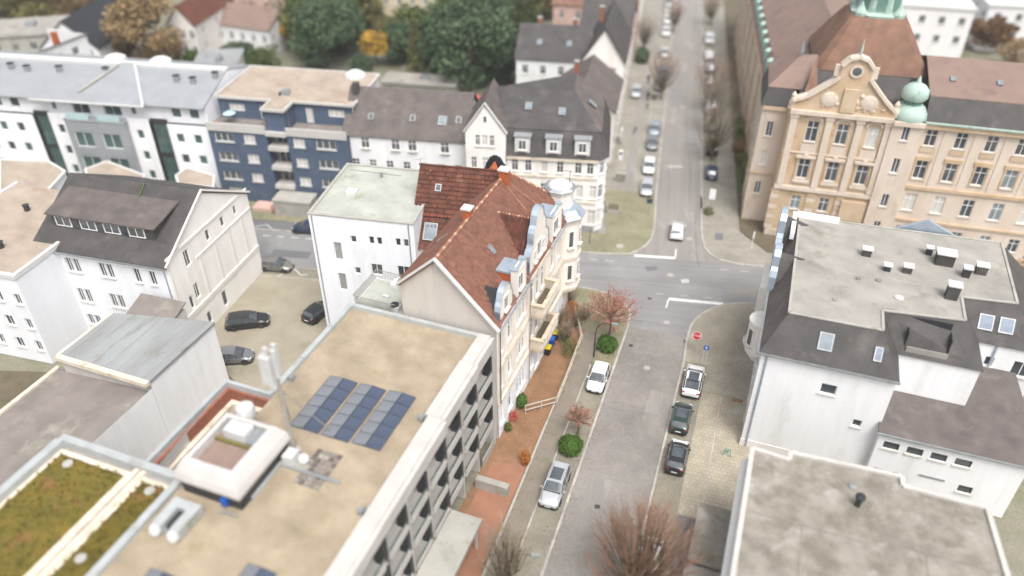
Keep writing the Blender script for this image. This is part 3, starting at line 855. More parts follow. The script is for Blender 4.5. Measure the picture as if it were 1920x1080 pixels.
sheet('inspection_cover', [G(1376, 766), G(1391, 768), G(1389, 779), G(1375, 777)], 0.071, 'concrete')
sheet('paving_patch', [G(1374, 737), G(1394, 741), G(1392, 757), G(1372, 754)], 0.0735, 'yard_pavers')
sheet('paving_patch', [ST.w(9.2, -13.5), ST.w(12.2, -13.5), ST.w(12.2, -7.8), ST.w(9.2, -7.8)], 0.0690, 'asphalt_dark')
disc(G(1162, 463), .5, 'concrete', 0.118)

for pts, m, z in (([ST.w(1.2, -9.5), ST.w(3.1, -9.5), ST.w(3.1, -6.0), ST.w(1.2, -6.0)], 'asphalt_far', .0028), ([ST.w(4.2, 3.5), ST.w(5.6, 3.5), ST.w(5.6, 6.8), ST.w(4.2, 6.8)], 'asphalt_far', .0032), ([CR.w(-38, -4.6), CR.w(-33, -4.6), CR.w(-33, -3.0), CR.w(-38, -3.0)], 'asphalt_dark', .0105),
                  ([FA.w(3.6, 20), FA.w(5.4, 20), FA.w(5.4, 27), FA.w(3.6, 27)], 'asphalt', .0078), ([FA.w(.8, 36), FA.w(2.2, 36), FA.w(2.2, 45), FA.w(.8, 45)], 'asphalt', .0082), ([CR.w(19, -5.2), CR.w(25, -5.2), CR.w(25, -3.6), CR.w(19, -3.6)], 'asphalt_far', .0106)):
    sheet('road_patch', pts, z, m)
crack([(1250, 300), (1256, 340), (1252, 380)], 0.05)
crack([(1290, 200), (1288, 260), (1294, 330), (1292, 380)], 0.05)
crack([(1080, 520), (1130, 524), (1180, 530)], 0.04)
crack([(1310, 535), (1350, 540), (1400, 541)], 0.04)
for px, py in ((1218, 560), (1183, 648), (1120, 950), (1286, 640)):
    g_ = G(px, py)
    sheet('drain_grate', [g_ + Vector((-.22, -.2, 0)), g_ + Vector((.22, -.2, 0)), g_ + Vector((.22, .2, 0)), g_ + Vector((-.22, .2, 0))], .0145, 'dark_metal')

# ================================================================== RED-ROOFED CORNER HOUSE
def arc(cx, cz, r, a0, a1, n=6): return [(cx + r * math.cos(R(a0 + (a1 - a0) * i / n)), cz + r * math.sin(R(a0 + (a1 - a0) * i / n))) for i in range(n + 1)]
def red_house():
    t = thing('corner_house', 'cream corner house with red tiled roof and curved street gables', 'house', HO.o, HO.brg)
    E = 13.35                                         # eaves level
    # street front (faces east): travel north along x = 0
    rows = (2.35, 6.75, 10.95)
    W = []
    for i, z in enumerate(rows):
        h = 2.25 if i else 2.1
        for y, w in ((0.95, .9), (3.0, 1.05), (5.15, .75), (6.0, .75), (6.85, .75)): W.append((y, z, w, h))
        if i:
            for y in (9.2, 10.7, 12.2): W.append((y, z - (.2 if True else 0), 1.0, 2.6))
        else:
            for y in (9.3, 12.3): W.append((y, z, 1.0, 2.1))
            W.append((10.8, 1.75, 1.3, 2.9, 'two'))
        for y, w in ((14.4, .8), (15.3, .8), (17.2, .95)): W.append((y, z, w, h))
    wall(t, (0, 0), (0, 19.6), 4.35, E, 'cream_render', [w for w in W if w[1] > 4.2], glass=('glass_grey', 'glass_dark', 'curtain', 'glass_sky'))
    wall(t, (0.06, 0), (0.06, 19.6), 0, 4.35, 'cool_white', [w for w in W if w[1] < 4.2], name='ground_floor_wall', glass=('glass_grey', 'glass_dark', 'curtain'))
    for z0, z1, o in ((4.25, 4.55, .22), (8.35, 8.6, .16), (8.75, 8.87, .10), (12.75, 13.0, .12), (13.0, 13.3, .34)): band(t, (0, 0), (0, 19.6), z0, z1, o, 'cream_trim')
    for i, z in enumerate(rows[1:]):                   # raised window surrounds
        for y, w in ((0.95, .9), (3.0, 1.05), (6.0, 2.5), (14.85, 1.75), (17.2, .95)):
            b = MB()
            a = w / 2 + .16
            b.box(0, .07, y - a, y - a + .16, z - 1.3, z + 1.3).box(0, .07, y + a - .16, y + a, z - 1.3, z + 1.3).box(0, .12, y - a - .08, y + a + .08, z + 1.3, z + 1.5).box(0, .10, y - a, y + a, z - 1.75, z - 1.3)
            b.build('window_surround', 'cream_render', t)
    for y in (0.18, 7.75, 13.75, 18.9):
        MB().box(0, .16, y - .2, y + .2, 4.55, 12.75).build('pilaster', 'cream_render', t)
    MB().tube([(.26, 7.95, .05), (.26, 7.95, 12.9)], .06, 6).build('downpipe', 'rail_metal', t)
    MB().tube([(.3, .1, 4.6), (.3, .1, 13.1)], .05, 6).build('downpipe', 'dark_metal', t)
    MB().box(.30, .46, -.1, 8.0, 13.18, 13.34).box(.30, .46, 13.6, 18.6, 13.18, 13.34).build('gutter', 'zinc', t)
    # party-wall gable (south), west and rear walls
    RX, RZ, WX, WZ = -5.3, 19.2, -8.85, 16.0
    wall(t, (WX, 0), (0, 0), 0, E - .1, 'gable_grey', top=[(8.85, 13.3), (3.55, 19.1), (0, 15.9)], name='gable_wall')
    wall(t, (WX, 12.8), (WX, 0), 0, 15.9, 'cream_render', [(3.0, 14.0, 1.0, 1.2), (6.0, 14.0, 1.0, 1.2)], name='rear_wall', sill=False)
    Rn, Wd, Se, V = (-5.3, 16.3), (-13.8, 14.75), (-12.76, 9.26), (-8.85, 12.6)
    wall(t, Wd, (Se[0], Se[1]), 0, 13.2, 'cream_render', name='side_wall')
    wall(t, (Se[0], Se[1]), (-8.85, 9.97), 0, 13.0, 'cream_render', [(2.0, 10.9, 1.2, 1.4), (2.0, 7.2, 1.2, 1.4)], name='rear_wall')
    Nw = (-14.85, 20.2)
    wall(t, (-0.2, 22.6), Nw, 0, 13.2, 'cream_render', [(2.5 + 2.2 * i, z, 1.0, 2.1) for i in range(6) for z in (2.4, 6.7, 10.9)], name='street_wall')
    wall(t, Nw, Wd, 0, 13.2, 'cream_render', top=[(0, 13.2), (5.6, 19.1)][::-1], name='side_wall')
    wall(t, (0, 19.6), (-0.2, 22.6), 0, 13.3, 'cream_render', [], name='corner_wall')
    # main roof
    k = (RZ - E) / 5.55
    def ez(x): return E + (0.25 - x) * k
    hipx, hipy = -0.6, 21.0
    Ep = [(0.25, -.25, E), (0.25, 19.7, E), (hipx, hipy, ez(hipx)), (RX, 16.3, RZ), (RX, -.25, RZ)]
    Wp = [(WX - .15, V[1], WZ - .13), (WX - .15, -.25, WZ - .13), (RX, -.25, RZ), (RX, 16.3, RZ)]
    roof(t, Ep, 'red_tile')
    roof(t, Wp, 'red_tile')
    Np = [(RX, 16.3, RZ), (hipx, hipy, ez(hipx)), (-0.2, 22.9, 13.2), (-14.9, 20.5, 13.2), (Wd[0], Wd[1], RZ)]
    roof(t, Np, 'dark_red_tile')
    wall_d = Vector((.179, -.984))
    def wp(along, d, z):                               # wing: along its ridge westward, d metres down the south slope
        p = Vector(Rn) + Vector((-.984, -.179)) * along + wall_d * d
        return (p.x, p.y, z)
    Sp1 = [wp(8.75, 3.55, 15.5), wp(3.0, 3.55, 15.5), wp(0.0, 0.0, RZ), wp(8.75, 0, RZ)]
    Sp2 = [wp(8.75, 5.75, 13.0), wp(4.2, 5.75, 13.0), wp(3.2, 3.55, 15.45), wp(8.75, 3.55, 15.45)]
    roof(t, Sp1, 'dark_red_tile')
    roof(t, Sp2, 'dark_red_tile')
    tiles(t, Sp1, 'dark_red_tile', 0.36, 0.46, step=.10, hump=.05, holes=[(1.9, 2.5, 2.7, 3.35)])
    tiles(t, Sp2, 'dark_red_tile', 0.36, 0.46, step=.10, hump=.05, holes=[(1.25, 2.75, .5, 2.5)])
    tiles(t, [Ep[0], Ep[1], Ep[2], Ep[3], Ep[4]], 'red_tile', 0.30, 0.36, hump=.10, holes=[(6.0, 6.6, 4.2, 5.2), (7.9, 13.5, -.2, 1.1), (.5, 3.8, -.2, 1.5), (4.2, 7.3, -.2, 1.6), (13.9, 17.8, -.2, 1.6)])
    tiles(t, Wp, 'red_tile', 0.25, 0.34, holes=[(6.9, 7.6, .9, 2.5)])
    b = MB().beam(wp(8.8, 3.5, 15.62), wp(3.3, 3.5, 15.62), .16, .10)
    b.build('flashing', 'orange_tile', t)
    # ridge and hip tiles, one by one
    def ridge(a, b_, n, m='ridge_tile', r=.14, par=t):
        a, b_ = Vector(a), Vector(b_)
        d = (b_ - a) / n
        rt = MB()
        dn = d.normalized()
        s = dn.cross(Vector((0, 0, 1))).normalized()
        up = s.cross(dn)
        ring = [(math.cos(R(q)), math.sin(R(q))) for q in (-10, 35, 90, 145, 190)]
        for e, rr in ((0, r * 1.12), (1.12, r * .9)):
            for c_, s_ in ring: rt.v.append(tuple(d * e + s * (rr * c_) + up * (rr * s_)))
        for i in range(4): rt.f.append((i + 1, i, 5 + i, 6 + i))
        rt.f += [(0, 1, 2, 3, 4), (9, 8, 7, 6, 5)]
        me = [rt.mesh('ridge_tile', q) for q in ((m, 'ridge_light', m) if m == 'ridge_tile' else (m,))]
        for i in range(n): inst('ridge_tile', me[i % len(me)] if len(me) > 1 else me[0], par, a + d * i)
    ridge((RX, -.2, RZ + .03), (RX, 16.3, RZ + .03), 42)
    ridge((RX, 16.3, RZ + .03), (hipx, hipy, ez(hipx) + .06), 22)
    ridge(wp(0, 0, RZ + .03), wp(8.8, 0, RZ + .03), 24, 'dark_red_tile')
    # white gable coping
    b = MB()
    b.beam((.35, -.3, E - .05), (RX, -.3, RZ + .12), .34, .16).beam((RX, -.3, RZ + .12), (WX - .25, -.3, WZ - .15), .34, .16)
    b.build('gable_coping', 'white_coping', t)
    MB().box(WX - .75, WX - .05, -.45, .5, WZ - .5, WZ - .2).build('gutter_box', 'white_coping', t)
    # skylights
    ue, ve = Vector((0, 1, 0)), Vector((-5.55, 0, RZ - E)).normalized()
    def onE(y, d): return Vector((0.25, y, E)) + ve * d
    skylight(t, onE(6.3, 4.7) + Vector((.05, 0, .06)), ue, ve, .55, .95, 'glass_sky')
    w1 = (Vector(wp(0, 3.55, 15.5)) - Vector(wp(0, 0, RZ))).normalized()
    wx = (Vector(wp(0, 0, 0)) - Vector(wp(1, 0, 0))).normalized()
    skylight(t, Vector(wp(6.55, 1.55, 17.6)) + Vector((0, -.05, .08)), wx, -w1, .62, .75, 'glass_grey')
    w2 = (Vector(wp(0, 5.75, 13.0)) - Vector(wp(0, 3.55, 15.45))).normalized()
    skylight(t, Vector(wp(6.75, 4.55, 14.33)) + Vector((0, -.06, .08)), wx, -w2, 1.35, 1.75, 'glass_sky')
    vw = Vector((3.55, 0, 3.2)).normalized()
    skylight(t, Vector((-7.2, 5.4, 17.45)) + Vector((-.05, 0, .1)), Vector((0, -1, 0)), vw, .6, 1.3, 'glass_grey')
    # snow hooks, vents
    for a, d in ((2.2, 1.0), (4.4, .7), (7.6, .5), (3.4, 3.0)):
        p = Vector(wp(a, d, RZ - d * 1.04 + .12))
        MB().box(-.07, .07, -.09, .09, 0, .16).build('roof_vent', 'ridge_tile', t, p)
    # chimneys
    for (x, y, w, l, z0, z1) in ((-5.0, 14.9, .9, .75, 17.9, 20.15), (-5.55, 7.2, .75, .75, 18.3, 19.95)):
        b = MB().box(x - w / 2, x + w / 2, y - l / 2, y + l / 2, z0, z1)
        c = b.build('chimney', 'orange_tile', t)
        MB().box(x - w / 2 - .1, x + w / 2 + .1, y - l / 2 - .1, y + l / 2 + .1, z1, z1 + .16).build('chimney_cap', 'white_coping', c)
    for a, b_ in (((-4.55, 14.5, 18.5), (-2.6, 14.3, 16.6)), ((-4.6, 15.3, 18.6), (-1.0, 17.0, 14.9))):
        MB().beam(a, b_, .22, .07).build('flashing', 'ridge_tile', t)
    # curved (Dutch) gables flush with the street front
    def curved_gable(outline, wins, th=.42, name='street_gable'):
        b = MB()
        n = len(outline)
        b.v += [(0.02, y, z) for y, z in outline] + [(-th, y, z) for y, z in outline]
        b.f.append(tuple(range(n)))
        b.f.append(tuple(2 * n - 1 - i for i in range(n)))
        g = b.build(name, 'cream_render', t)
        c = MB()
        for i in range(len(outline) - 1):
            (y0, z0), (y1, z1) = outline[i], outline[i + 1]
            if abs(z0 - E) < .3 and abs(z1 - E) < .3: continue
            c.add([(.12, y0, z0), (.12, y1, z1), (-th - .08, y1, z1), (-th - .08, y0, z0), (.12, y0, z0 + .05), (.12, y1, z1 + .05), (-th - .08, y1, z1 + .05), (-th - .08, y0, z0 + .05)],
                  ((0, 1, 2, 3), (7, 6, 5, 4), (0, 4, 5, 1), (2, 6, 7, 3), (1, 5, 6, 2), (3, 7, 4, 0)))
        c.build('coping', 'zinc', g)
        for (y, z, w, h) in wins:
            put_window(t, (0, 0), (0, 1), y, z, w, h, 'two', 'white_joinery', 'glass_dark', True, -.03)
            s = MB().box(.0, .09, y - w / 2 - .15, y - w / 2, z - h / 2, z + h / 2 + .15).box(.0, .09, y + w / 2, y + w / 2 + .15, z - h / 2, z + h / 2 + .15).box(.0, .12, y - w / 2, y + w / 2, z + h / 2, z + h / 2 + .15)
            s.build('window_surround', 'cream_render', g)
        return g
    def sym(half, c):                                   # half outline from north base up to the top, mirrored
        up = [(c + y, z) for y, z in half]
        return up + [(c - y, z) for y, z in reversed(half)]
    big = sym([(2.75, E), (2.75, 14.9), (2.7, 15.5), (2.45, 15.9), (2.05, 16.05), (1.85, 16.3), (1.8, 16.9), (1.72, 17.4), (1.5, 17.75), (1.2, 17.95), (1.1, 18.4), (.95, 18.85), (.62, 19.2), (.2, 19.35)], 10.75)
    curved_gable(big, [(10.75, 15.0, 1.0, 1.6), (9.6, 14.7, .55, 1.1), (11.9, 14.7, .55, 1.1)])
    d1 = sym([(1.55, E), (1.55, 14.5), (1.45, 15.0), (1.2, 15.3), (1.05, 15.7), (.85, 16.1), (.5, 16.38), (.15, 16.45)], 2.15)
    curved_gable(d1, [(2.15, 14.6, .9, 1.35)], .36, 'small_gable')
    # cross roof behind the big gable
    xb = -4.15
    for s in (-1, 1):
        pl = [(-.38, 10.75 + s * 2.72, 13.75), (-.38, 10.75, 17.95), (xb, 10.75, 17.95)]
        if s > 0: pl = pl[::-1]
        roof(t, pl, 'dark_red_tile', .1, 'gable_roof')
        q = [(-.38, 10.75 + s * 2.72, 13.78), (-.38, 10.75, 17.98), (xb, 10.75, 17.98)]
        if s < 0: tiles(t, q, 'dark_red_tile', .30, .34, lift=.02, ux=(1, 0, 0))
        else: tiles(t, q[::-1], 'dark_red_tile', .30, .34, lift=.02, ux=(-1, 0, 0))
    ridge((-.4, 10.75, 17.98), (xb, 10.75, 17.98), 11, 'ridge_tile', .11)
    MB().beam((xb, 10.7, 18.02), (-.2, 7.98, 13.72), .26, .08).beam((xb, 10.8, 18.02), (-.2, 13.52, 13.72), .26, .08).build('valley_flashing', 'red_flashing', t)
    # roofs of the small gables and dormers
    b = MB()
    for s in (-1, 1):
        b.slab([(-.3, 2.15, 15.9), (-.3, 2.15 + s * 1.45, 14.2), (-2.4, 2.15, 15.9)][::s], .08)
    b.build('gable_roof', 'black_slate', t)
    for (y0, y1, zt) in ((4.35, 7.15, 16.2), (14.05, 17.6, 16.2)):
        yc = (y0 + y1) / 2
        hw = (y1 - y0) / 2 - .35
        f = MB()
        f.box(-.5, .03, yc - hw, yc + hw, E, 15.75)
        f.box(-.45, .16, yc - hw - .14, yc - hw + .3, E, 16.25).box(-.45, .16, yc + hw - .3, yc + hw + .14, E, 16.25)
        f.box(-.45, .12, yc - hw + .3, yc + hw - .3, 15.75, 16.0)
        d = f.build('dormer', 'cream_render', t)
        put_window(t, (0, 0), (0, 1), yc, 14.55, hw * 1.0, 1.5, 'two', 'white_joinery', 'glass_dark', True, -.05)
        z = MB()
        z.box(-1.9, -.46, yc - hw - .05, yc + hw + .05, 15.72, 15.9)
        z.box(-.5, .2, yc - hw - .2, yc - hw + .34, 16.25, 16.33).box(-.5, .2, yc + hw - .34, yc + hw + .2, 16.25, 16.33)
        z.tube([(-.1, yc - hw + .3, 16.06), (-.1, yc + hw - .3, 16.06)], .16, 8)
        z.build('dormer_roof', 'zinc', d)
        MB().box(-1.7, -.5, yc - hw - .02, yc - hw + .06, 14.0, 15.72).box(-1.7, -.5, yc + hw - .06, yc + hw + .02, 14.0, 15.72).build('dormer_cheek', 'orange_tile', d)
    MB().beam((-.5, 3.9, 14.0), (-.5, 7.6, 14.05), .3, .06).beam((.1, 7.75, 13.5), (-2.2, 7.75, 15.9), .12, .07).build('lead_flashing', 'steel', t)
    # corner oriel and turret
    oc = (-.55, 20.6)
    def octo(r, z0, z1, m, name, n=8, taper=1.0): return MB().lathe([(r * taper, z0), (r, z1)], n, oc, R(22.5)).build(name, m, t)
    MB().lathe([(.4, 3.0), (1.3, 3.7), (2.05, 4.3), (2.05, 4.6)], 8, oc, R(22.5)).build('oriel_base', 'cream_trim', t)
    octo(1.9, 4.6, 13.3, 'cream_render', 'oriel_wall')
    for z0, z1, r in ((8.4, 8.75, 2.06), (4.55, 4.8, 2.14), (12.9, 13.25, 2.1)): octo(r, z0, z1, 'cream_trim', 'string_course')
    MB().lathe([(2.3, 13.3), (2.3, 13.4), (1.5, 14.15)], 8, oc, R(22.5)).build('oriel_roof', 'zinc', t)
    tc_ = (-1.15, 20.75)
    MB().lathe([(1.45, 13.3), (1.45, 15.75), (1.62, 15.85), (1.62, 16.05)], 8, tc_, R(22.5)).build('turret', 'warm_white', t)
    cap = MB().lathe([(1.72, 16.05), (1.72, 16.14), (1.45, 16.34)], 8, tc_, R(22.5)).build('turret_roof', 'steel', t)
    MB().lathe([(1.28, 16.30), (1.22, 16.46), (.95, 16.66), (.5, 16.80), (.1, 16.84)], 20, tc_).build('turret_dome', 'white_coping', cap, smooth=True)
    MB().tube([(tc_[0] + .9, tc_[1] + .3, 16.2), (tc_[0] + .9, tc_[1] + .3, 18.0)], .03, 5).beam((tc_[0] + .2, tc_[1] + .3, 17.9), (tc_[0] + 1.2, tc_[1] + .3, 17.9), .03).build('antenna', 'dark_metal', t)
    ro = 1.9 * math.cos(R(22.5))
    for ang in (0, -45, 45, 90):
        d = (math.cos(R(ang)), math.sin(R(ang)))
        tt = (-d[1], d[0])
        for z in (6.75, 10.95):
            put_window(t, (oc[0] + d[0] * ro, oc[1] + d[1] * ro), tt, 0, z, .62, 2.0, 'plain', 'white_joinery', 'glass_grey', True, -.03)
    # balconies on the street front
    for zf in (4.65, 8.85):
        b = MB()
        b.box(0, 1.45, 8.45, 13.2, zf - .3, zf)
        o = b.build('balcony', 'balcony_stone', t)
        p = MB()
        p.box(1.2, 1.45, 8.45, 13.2, zf, zf + 1.0).box(.05, 1.2, 8.45, 8.7, zf, zf + 1.0).box(.05, 1.2, 12.95, 13.2, zf, zf + 1.0)
        p.build('parapet', 'cream_trim', o)
        c = MB().box(1.12, 1.55, 8.35, 13.3, zf + 1.0, zf + 1.14).box(.05, 1.12, 8.35, 8.78, zf + 1.0, zf + 1.14).box(.05, 1.12, 12.87, 13.3, zf + 1.0, zf + 1.14)
        c.build('coping', 'balcony_stone', o)
        MB().box(.05, 1.19, 8.71, 12.94, zf, zf + .02).build('floor', 'garden_soil', o)
        for y in (9.0, 10.2, 11.4, 12.6): MB().box(1.45, 1.5, y - .45, y + .45, zf + .2, zf + .8).build('panel', 'cream_render', o)
        for y in (8.7, 10.7, 12.9):
            MB().prism([(0, y - .12), (1.1, y - .12), (1.1, y + .12), (0, y + .12)], zf - .62, zf - .3).build('bracket', 'cream_trim', o)
    # small curved gable on the far (north) side, its tip above the wing ridge
    p = Vector(wp(1.5, -1.8, 0))
    g = MB()
    out = [(1.4, 17.2), (1.35, 18.2), (1.05, 18.55), (.9, 19.1), (.55, 19.75), (.15, 20.0)]
    out = out + [(-y, z) for y, z in reversed(out)]
    g.v += [(y, -.22, z) for y, z in out] + [(y, .22, z) for y, z in out]
    n = len(out)
    g.f.append(tuple(range(n))); g.f.append(tuple(2 * n - 1 - i for i in range(n)))
    for i in range(n - 1): g.f.append((i, i + 1, n + i + 1, n + i))
    go = g.build('north_gable', 'black_slate', t, (p.x, p.y, 0), R(10))
    MB().slab([(-1.0, -1.8, 18.3), (0, -.23, 19.4), (0, -1.8, 19.4)], .06).slab([(0, -1.8, 19.4), (0, -.23, 19.4), (1.0, -1.8, 18.3)], .06).build('gable_roof', 'orange_tile', go)
    q = MB()
    for i in range(n - 1):
        (y0, z0), (y1, z1) = out[i], out[i + 1]
        q.beam((y0, .28, z0 + .02), (y1, .28, z1 + .02), .5, .1)
    q.build('coping', 'white_coping', go)
    # TV aerial on the wing end
    MB().tube([wp(8.7, 0, 19.0), wp(8.7, 0, 20.0)], .025, 5).beam(wp(9.2, .2, 19.8), wp(8.3, -.2, 19.8), .03).build('antenna', 'steel', t)
    return t
red_house()

# ---- roof terrace between the house and its white neighbour
def terrace():
    t = thing('roof_terrace', 'small white roof terrace with picket railing behind the red-roofed house', 'terrace', HO.w(-14.0, .2).xy, HO.brg)
    W_, D_, z = 5.1, 4.3, 12.0
    b = MB().prism([(0, 0), (W_, 0), (W_, D_), (0, D_)], 0, z)
    b.build('building', 'cool_white', t)
    MB().box(.1, W_ - .1, .1, D_ - .1, z, z + .05).build('deck', 'bitumen_green', t)
    k = MB().box(0, W_, D_ - .14, D_, z, z + .22).box(0, .14, 0, D_ - .14, z, z + .22)
    k.build('kerb', 'white_coping', t)
    pk = MB().box(-.016, .016, -.016, .016, 0, .95).mesh('picket', 'rail_metal')
    n = 0
    for i in range(31): inst('picket', pk, t, (.07 + i * (W_ - .14) / 30, D_ - .07, z + .2))
    for i in range(27): inst('picket', pk, t, (.07, .1 + i * (D_ - .25) / 27, z + .2))
    for i in range(28): inst('picket', pk, t, (.2 + i * (W_ - 1.3) / 28, .07, z + .05))
    MB().beam((0, D_ - .07, z + 1.16), (W_, D_ - .07, z + 1.16), .05).beam((.07, 0, z + 1.16), (.07, D_, z + 1.16), .05).beam((0, .07, z + 1.0), (W_ - .9, .07, z + 1.0), .04).build('rail', 'rail_metal', t)
    f = thing('roof_fan', 'round black extractor fan on the small white terrace', 'fan', HO.w(-10.1, .75).xy, HO.brg, z + .05)
    MB().box(-.5, .5, -.35, .35, 0, .55).build('housing', 'plastic_white', f)
    MB().lathe([(.42, .55), (.42, .62), (.36, .62), (.34, .57)], 18).build('grille', 'dark_metal', f)
    MB().box(-1.9, -1.3, 1.2, 1.5, 0, .25).build('duct', 'plastic_white', f)
terrace()

# ================================================================== WHITE ANNEX, OFFICE BLOCK AND ROOFTOP THINGS
def annex():
    z = 16.3
    sw, nw, ne, se = [G(*p, z).xy for p in ((577, 401), (650, 309), (788, 316), (775, 421))]
    fr = Frame(sw, 10.9)
    t = thing('flat_roofed_house', 'tall white house with pale green flat roof beside the red-roofed house', 'house', sw, 10.9)
    W_, D_ = fr.l(se)[0], 10.8
    wins = [(.0, 0, 0, 0)]
    wins = [(2.55, 12.3, .85, 2.1, 'plain', 'shutter_grey'), (2.55, 8.6, .85, 2.1, 'plain', 'shutter_grey'), (4.35, 13.9, .6, .8, 'plain'), (4.35, 10.2, .6, .8, 'plain'), (4.35, 6.4, .6, .8, 'plain'),
            (6.2, 14.0, .55, .9, 'plain'), (7.0, 14.0, .55, .9, 'plain'), (8.9, 14.1, .55, .9, 'plain'), (9.7, 14.1, .55, .9, 'plain'), (6.4, 10.6, 1.2, 1.3, 'two'), (9.2, 10.6, 1.3, 1.5, 'two')]
    wall(t, (0, 0), (W_, 0), 0, z, 'cool_white', wins, sill=False, glass=('glass_grey', 'glass_dark'))
    wall(t, (W_, 0), (W_, D_), 0, z, 'cool_white')
    wall(t, (W_, D_), (0, D_), 0, z, 'cool_white', [(1.5 + 2.3 * i, q, 1.1, 1.5) for i in range(4) for q in (3, 6.5, 10, 13.4)])
    wall(t, (0, D_), (0, 0), 0, z, 'cool_white')
    MB().box(.1, W_ - .1, .1, D_ - .1, z - .25, z - .02).build('roof', 'bitumen_green', t)
    p = MB().box(-.08, W_ + .05, -.08, .25, z, z + .1).box(-.08, .25, .25, D_ - .25, z, z + .1).box(-.08, W_ + .05, D_ - .25, D_ + .05, z, z + .1).box(W_ - .25, W_ + .05, .25, D_ - .25, z, z + .1)
    p.build('parapet', 'concrete', t)
    for x in (.35, W_ - .5): MB().tube([(x, -.07, .1), (x, -.07, z - .1)], .055, 6).build('downpipe', 'steel', t)
    MB().box(2.2, 3.3, 4.3, 5.3, z - .02, z + .28).build('roof_hatch', 'white_coping', t)
    MB().lathe([(.14, z - .05), (.14, z + .4), (.2, z + .4), (.2, z + .5)], 10, (4.6, 8.6)).build('roof_vent', 'steel', t)
    MB().beam((.6, 9.6, z + .02), (6.5, 9.2, z + .02), .05).build('lightning_rod', 'steel', t)
annex()

mat('balcony_teal', (0.16, 0.18, 0.185), (0.13, 0.15, 0.155), scale=1, fine=.08, rough=.6)  # dark teal of the glazed front behind the balconies
def office():
    t = thing('office_block', 'long flat-roofed office block with gravel roof and stacked white balconies', 'office building', HO.o, HO.brg)
    Z = 12.45                                         # roof level; parapets rise above it
    PT = 12.85
    S_, N_, W_ = -40.0, -.55, -13.8
    # walls
    wall(t, (W_, N_), (W_, -13), 0, Z, 'grey_render', [(1.5 + 2.6 * i, q, 1.4, 1.5) for i in range(4) for q in (2, 5, 8, 10.9)])
    wall(t, (-.9, N_), (W_, N_), 0, Z, 'grey_render', name='party_wall')
    wall(t, (W_, -13), (-17.75, -13), 0, Z, 'brick_red', name='court_wall')
    wall(t, (-17.75, -13), (-17.0, -22), 0, Z, 'plaster_white', name='court_wall')
    wall(t, (-25.2, -22), (-25.2, -40), 0, Z, 'grey_render')
    # roof plates: main gravel field, with the sunken court left open to the west
    MB().box(W_ + .25, -1.0, -17.0, N_ - .25, Z - .4, Z).build('roof', 'gravel', t)
    MB().box(-14.3, -.6, S_, -17.0, Z - .4, Z - .001).build('roof', 'gravel', t)
    # sunken court
    MB().box(-17.6, W_, -21.8, -13.2, 8.9, 9.3).build('court_floor', 'felt_brown', t)
    MB().box(-17.9, -17.55, -21.9, -12.9, 9.3, PT).build('court_parapet', 'parapet_metal', t)
    MB().box(-17.55, -17.3, -21.9, -13.2, 9.3, Z - .1).build('court_wall', 'brick_red', t)
    MB().box(-17.55, W_ + .3, -13.2, -12.9, 9.3, PT).build('court_parapet', 'parapet_metal', t)
    MB().box(-17.3, W_ + .2, -13.4, -13.2, 9.3, Z - .15).build('court_wall', 'brick_red', t)
    MB().box(-17.3, -16.9, -21.6, -13.4, 9.3, 11.3).box(-16.9, W_ - .1, -13.85, -13.4, 9.3, 11.3).build('court_ledge', 'cream_trim', t)
    # parapets
    MB().box(W_ - .1, W_ + .35, -12.9, N_, Z - .6, PT).build('parapet', 'parapet_metal', t)
    MB().box(W_ + .35, -1.0, N_ - .4, N_, Z - .6, PT).build('parapet', 'parapet_metal', t)
    for y in (-4.2, -8.6): MB().box(W_ - .14, W_ + .39, y - .04, y + .04, PT, PT + .03).build('joint_cover', 'steel', t)
    # street parapet in three stepped lengths, white fascia
    segs = ((-.55, -4.3, -1.35, .0), (-4.3, -10.9, -1.45, .12), (-10.9, -40.0, -1.15, .34))
    for (y1, y0, xi, xo) in segs:
        MB().box(xi, xo - .3, y0, y1 - .02, Z - .3, PT + .05).build('parapet', 'parapet_white', t)
        MB().box(xo - .3, xo + .02, y0, y1 - .02, 11.55, PT - .12).build('fascia', 'parapet_white', t)
    # balcony front: storeys x bays
    bay, H_ = 3.3, 2.95
    floors = [(0.35, 0), (3.15, 1), (6.0, 2), (8.85, 3)]
    for (y1, y0, xi, xo) in segs:
        L_ = y1 - y0
        nb = max(1, round(L_ / bay))
        bl = L_ / nb
        for zf, k in floors:
            wall(t, (xo - 1.5, y0), (xo - 1.5, y1 - .03), zf - .25, zf + 2.7, 'balcony_teal',
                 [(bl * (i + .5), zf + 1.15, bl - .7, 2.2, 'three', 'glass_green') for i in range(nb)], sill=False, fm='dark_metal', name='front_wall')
        for i in range(nb + 1):
            y = y0 + i * bl
            if i == nb: y -= .12
            MB().box(xo - 1.5, xo - .22, y + .02, y + .2, 0, 11.6).build('party_pier', 'grey_render' if i % 3 else 'dark_metal', t)
        for zf, k in floors:
            if k == 0: continue
            for i in range(nb):
                ya, yb = y0 + i * bl + .2, y0 + (i + 1) * bl - .05
                sl = MB().box(xo - 1.5, xo - .1, ya, yb, zf - .42, zf - .25).build('balcony_slab', 'parapet_white', t)
                MB().box(xo - .1, xo, ya + .02, yb - .5, zf - .4, zf + .45).build('balustrade', 'parapet_white', sl)
                MB().box(xo - .07, xo - .03, ya + .02, yb - .5, zf + .45, zf + .75).build('glass_strip', 'glass_green', sl)
                MB().box(xo - .9, xo - .15, yb - .42, yb - .05, zf - .25, zf + 1.9).build('screen', 'dark_metal', sl)
    MB().box(-.95, .02, -.78, -.58, 0, 11.6).build('end_pier', 'parapet_white', t)
    MB().box(-.05, .05, -3.8, -.8, 0, 1.0).build('planter_wall', 'concrete', t)
    # entrance canopy
    c = MB().box(.4, 3.1, -18.5, -11.2, 2.75, 3.05).build('canopy', 'concrete', t)
